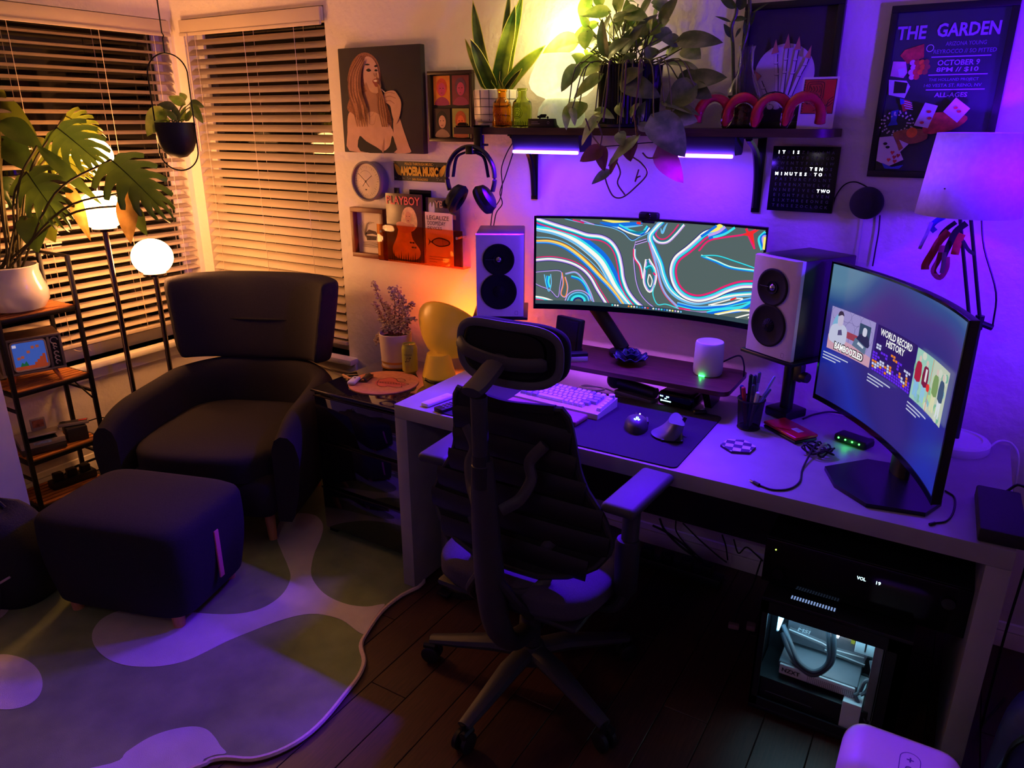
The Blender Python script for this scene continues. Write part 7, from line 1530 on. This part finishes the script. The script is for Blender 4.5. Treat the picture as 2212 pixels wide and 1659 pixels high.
mb = MB(); mb.bx(.128, .135, -.08, .06, .06, .36, .002); mb.bx(.108, .135, -.08, -.075, .09, .36, .001); mb.build('radiator_frame', M('frame_alu', (150, 158, 162), rough=.35, metal=.5), pc)
for pth in ([(.105, -.03, .25), (.118, -.05, .21), (.108, -.06, .17), (.095, -.07, .158)], [(.12, -.04, .20), (.10, -.055, .195), (.092, -.06, .16), (.08, -.07, .15)], [(.082, -.068, .15), (.098, -.075, .125), (.115, -.08, .095), (.122, -.08, .085)]): MB().tube([tuple(q) for q in cat(pth, 6)], .0055, 8).build('power_lead', M('lead_grey', (90, 92, 100), rough=.6, var=.1), pc)
area('case_glow', (0.0, -.02, .335), (.0, 0.02, 0), .26, .09, (.32, .78, 1), .24, pc)
# amplifier on top of the tower
av = thing('amplifier', 'wide black amplifier with a lit volume display on top of the computer', 'amplifier', (-.085, -.495, .402))
MB().bx(-.255, .255, -.185, .19, .014, .158, .004).build('case', cm_, av); MB().bx(-.255, .255, -.192, -.185, .016, .156, .003).build('front_plate', blkg, av)
for a_ in (-.2, .2):
    for b_ in (-.15, .15): MB().cyl((a_, b_, 0), (a_, b_, .014), .018, 14).build('foot', blk, av)
mb = MB(); put_text(mb, 'VOL', -.0, .108, w=.022, h=.010, bold=.01); put_text(mb, '19', .042, .108, w=.011, h=.010, bold=.01); mb.build('display', EL('vfd', (.9, 1.6, 1.7)), av, X=onwall(0, 0, -.1925))
MB().sphere((-.225, -.193, .125), .002, 8, 6).build('standby_light', EL('standby', (1.6, 3, .2)), av)
for k, xx in enumerate((-.21, .205)): MB().lathe([(.0001, .012), (.016, .012), (.018, 0)], 20, frame((xx, -.192, .055 if k == 0 else .11), (1, 0, 0), (0, -1, 0))).build('knob', blkg, av)
# step bin under the desk
tbn = thing('step_bin', 'round brushed steel pedal bin under the left end of the desk', 'bin', (-1.40, -.645, 0))
MB().lathe([(.098, .0), (.104, .004), (.104, .03), (.100, .032)], 36).build('foot_ring', blk, tbn); MB().lathe([(.100, .03), (.100, .395)], 40, cap=False).build('drum', steel, tbn); MB().lathe([(.102, .395), (.104, .40), (.104, .42), (.100, .424)], 36).build('collar', blk, tbn); MB().lathe([(.101, .424), (.102, .446), (.09, .455), (.0001, .462)], 36).build('lid', steel, tbn); MB().box((-.03, -.115, .02), (.05, .04, .01), .004).build('pedal', blk, tbn)
# cables along the wall under the desk
for k, (lab, pth) in enumerate([('thick dark cable under the desk nearest the chair armrest', [(1410, 1135), (1440, 1150), (1475, 1175), (1500, 1200)]), ('dark cable crossing in front of the skirting beside the thick one', [(1425, 1120), (1436, 1145), (1470, 1180), (1520, 1215)]), ('dark cable bowing left before it reaches the floor under the desk', [(1460, 1125), (1462, 1150), (1490, 1185), (1530, 1220)]), ('long slanting dark cable in the middle of the skirting under the desk', [(1475, 1130), (1510, 1165), (1550, 1200), (1570, 1215)]), ('straight dark cable dropping to the floor left of the amplifier', [(1560, 1155), (1568, 1180), (1572, 1210)]), ('dark cable curling just beside the amplifier under the desk', [(1585, 1165), (1595, 1195), (1612, 1182), (1630, 1195), (1648, 1212)])]):
    MB().tube([tuple(q) for q in cat([at(a_, b_, y=-.075-.008*k) for a_, b_ in pth], 6)], .0045 if k < 2 else .0028, 6).build('floor_cable', cable_m, label=lab, cat='cable', group='tangle of cables behind the desk')
ps = thing('power_strip', 'black power strip on the floor under the desk by the wall', 'power strip', (-.75, -.16, 0)); MB().box((0, 0, .02), (.36, .06, .038), .006).build('body', blk, ps)
for k in range(4): MB().box((-.12+.08*k, -.0, .058), (.045, .045, .04), .006).build('plug', blk, ps)
pl_ = thing('plug_adapter', 'pale plug ends lying on the floor beside the computer tower', 'plug', tuple(at(1585, 1352, z=.05)), R(10)); MB().box((0, 0, 0), (.036, .02, .018), .004).build('plug', M('plug_pale', (140, 104, 112), rough=.5), pl_); MB().box((.055, .01, .006), (.03, .03, .02), .004).build('adapter', M('plug_pale'), pl_); MB().tube([tuple(q) for q in cat([(.0, .01, .005), (.01, .03, .06), (.04, .06, .12), (.06, .12, .2)], 6)], .003, 6).build('lead', cable_m, pl_)
# white rounded appliance near the camera
wa = thing('air_purifier', 'white rounded appliance with a small control panel at the bottom right corner', 'appliance', (.075, -1.12, 0))
wam = M('appliance_white', (236, 200, 204), rough=.45, var=.02)
MB().box((0, 0, .19), (.245, .19, .345), .05, 6).build('body', wam, wa); MB().box((0, 0, .01), (.2, .15, .02), .004).build('foot', gd, wa)
pi_ = M('panel_ink', (120, 74, 130), rough=.5); a = ART(.0002); a.line(pi_, rrect(-.020, -.05, .020, .05, .02, 6), .0016, 1, True)
a.line(pi_, [(-.007, .028), (.007, .028)], .003, 1); a.line(pi_, [(0, .021), (0, .035)], .003, 1); a.line(pi_, [(.007*math.cos(R(q)), .0+.007*math.sin(R(q))) for q in range(60, 380, 40)], .0022, 2)
a.done('control_panel', wa, Matrix.Translation((.015, -.03, .3627)))
# blue bag at the right edge
bb = thing('tote_bag', 'dark blue bag with a black handle on the floor at the right edge', 'bag', (.43, -.80, 0), R(-15))
def bagf(u, v):
    a_ = 2*PI*u; c, s = math.cos(a_), math.sin(a_); e = .6; ex = abs(c)**e*(1 if c > 0 else -1); ey = abs(s)**e*(1 if s > 0 else -1); k = 1 if v < .7 else math.sqrt(max(0, 1-((v-.7)/.3)**2)); k *= 1-.12*v
    return (.17*ex*k, .12*ey*k*(1+.08*math.sin(3*a_+4*v)), .40*(v if v < .7 else .7+.3*math.sin((v-.7)/.3*PI/2))+.01*math.sin(2*a_)*v)
MB().sheet(bagf, 36, 16, wu=True).build('body', M('navy_nylon', (58, 66, 120), rough=.6, var=.15, scale=30, bump=.2, bscale=60), bb, ang=80)
MB().tube([tuple(q) for q in cat([(-.12, -.10, .20), (-.10, -.14, .34), (-.02, -.13, .42), (.06, -.12, .40), (.10, -.11, .30)], 6)], .013, 8, flat=.4).build('handle', blk, bb)
MB().tube([tuple(q) for q in cat([(-.14, -.11, .08), (-.13, -.125, .2), (-.1, -.1, .33)], 6)], .004, 6).build('piping', M('teal_piping', (60, 110, 130), rough=.6), bb)

# unseen fill lamp added on the ceiling behind the viewer, a faint violet lift
clp = thing('added_fill_lamp', 'added round ceiling fill lamp, unseen behind the viewer, glowing dim violet', 'ceiling lamp', (-.6, -3.3, ZC))
MB().lathe([(.12, 0), (.13, -.01), (.13, -.03), (.12, -.035)], 32).build('rim', white, clp); MB().lathe([(.12, -.03), (.10, -.06), (.05, -.075), (.0001, -.078)], 32, cap=False).build('diffuser', EL('added_fill_glow', (.80, .70, .92), FILL), clp)

# assumed violet spot lamp, unseen, added right of the desk to wash the wall
assumed_spot = thing('floor_lamp', 'black floor spotlight washing the wall violet, right of the desk', 'floor lamp', (.98, -.78, 0))
MB().lathe([(.0001, 0), (.13, 0), (.13, .02), (.02, .03), (.012, .04), (.012, 1.50), (.0001, 1.51)], 28).build('stand', blkm, assumed_spot)
dv = (V((-.06, 0, 1.42))-V((.98, -.78, 1.52))).normalized()
hx_ = frame((0, 0, 1.52), V((0, 0, 1)).cross(dv), dv)
MB().lathe([(.0001, -.10), (.05, -.09), (.065, -.02), (.07, .06), (.064, .06), (.055, -.02)], 28, hx_, cap=False).build('head', blkm, assumed_spot)
MB().lathe([(.054, -.01), (.0001, -.008)], 28, hx_, cap=False).build('lens', EL('violet_lens', (LEDP[0]*6, .05, 6), 1.0), assumed_spot)
ld = bpy.data.lights.new('assumed_spot_violet', 'SPOT'); ld.energy = VG; ld.color = LEDP; ld.spot_size = R(84); ld.spot_blend = .9; ld.shadow_soft_size = .06
lo_ = bpy.data.objects.new('assumed_spot_violet', ld); COL.objects.link(lo_); lo_.parent = assumed_spot; lo_.location = V((0, 0, 1.52))+dv*.07; lo_.rotation_euler = dv.to_track_quat('-Z', 'Y').to_euler()
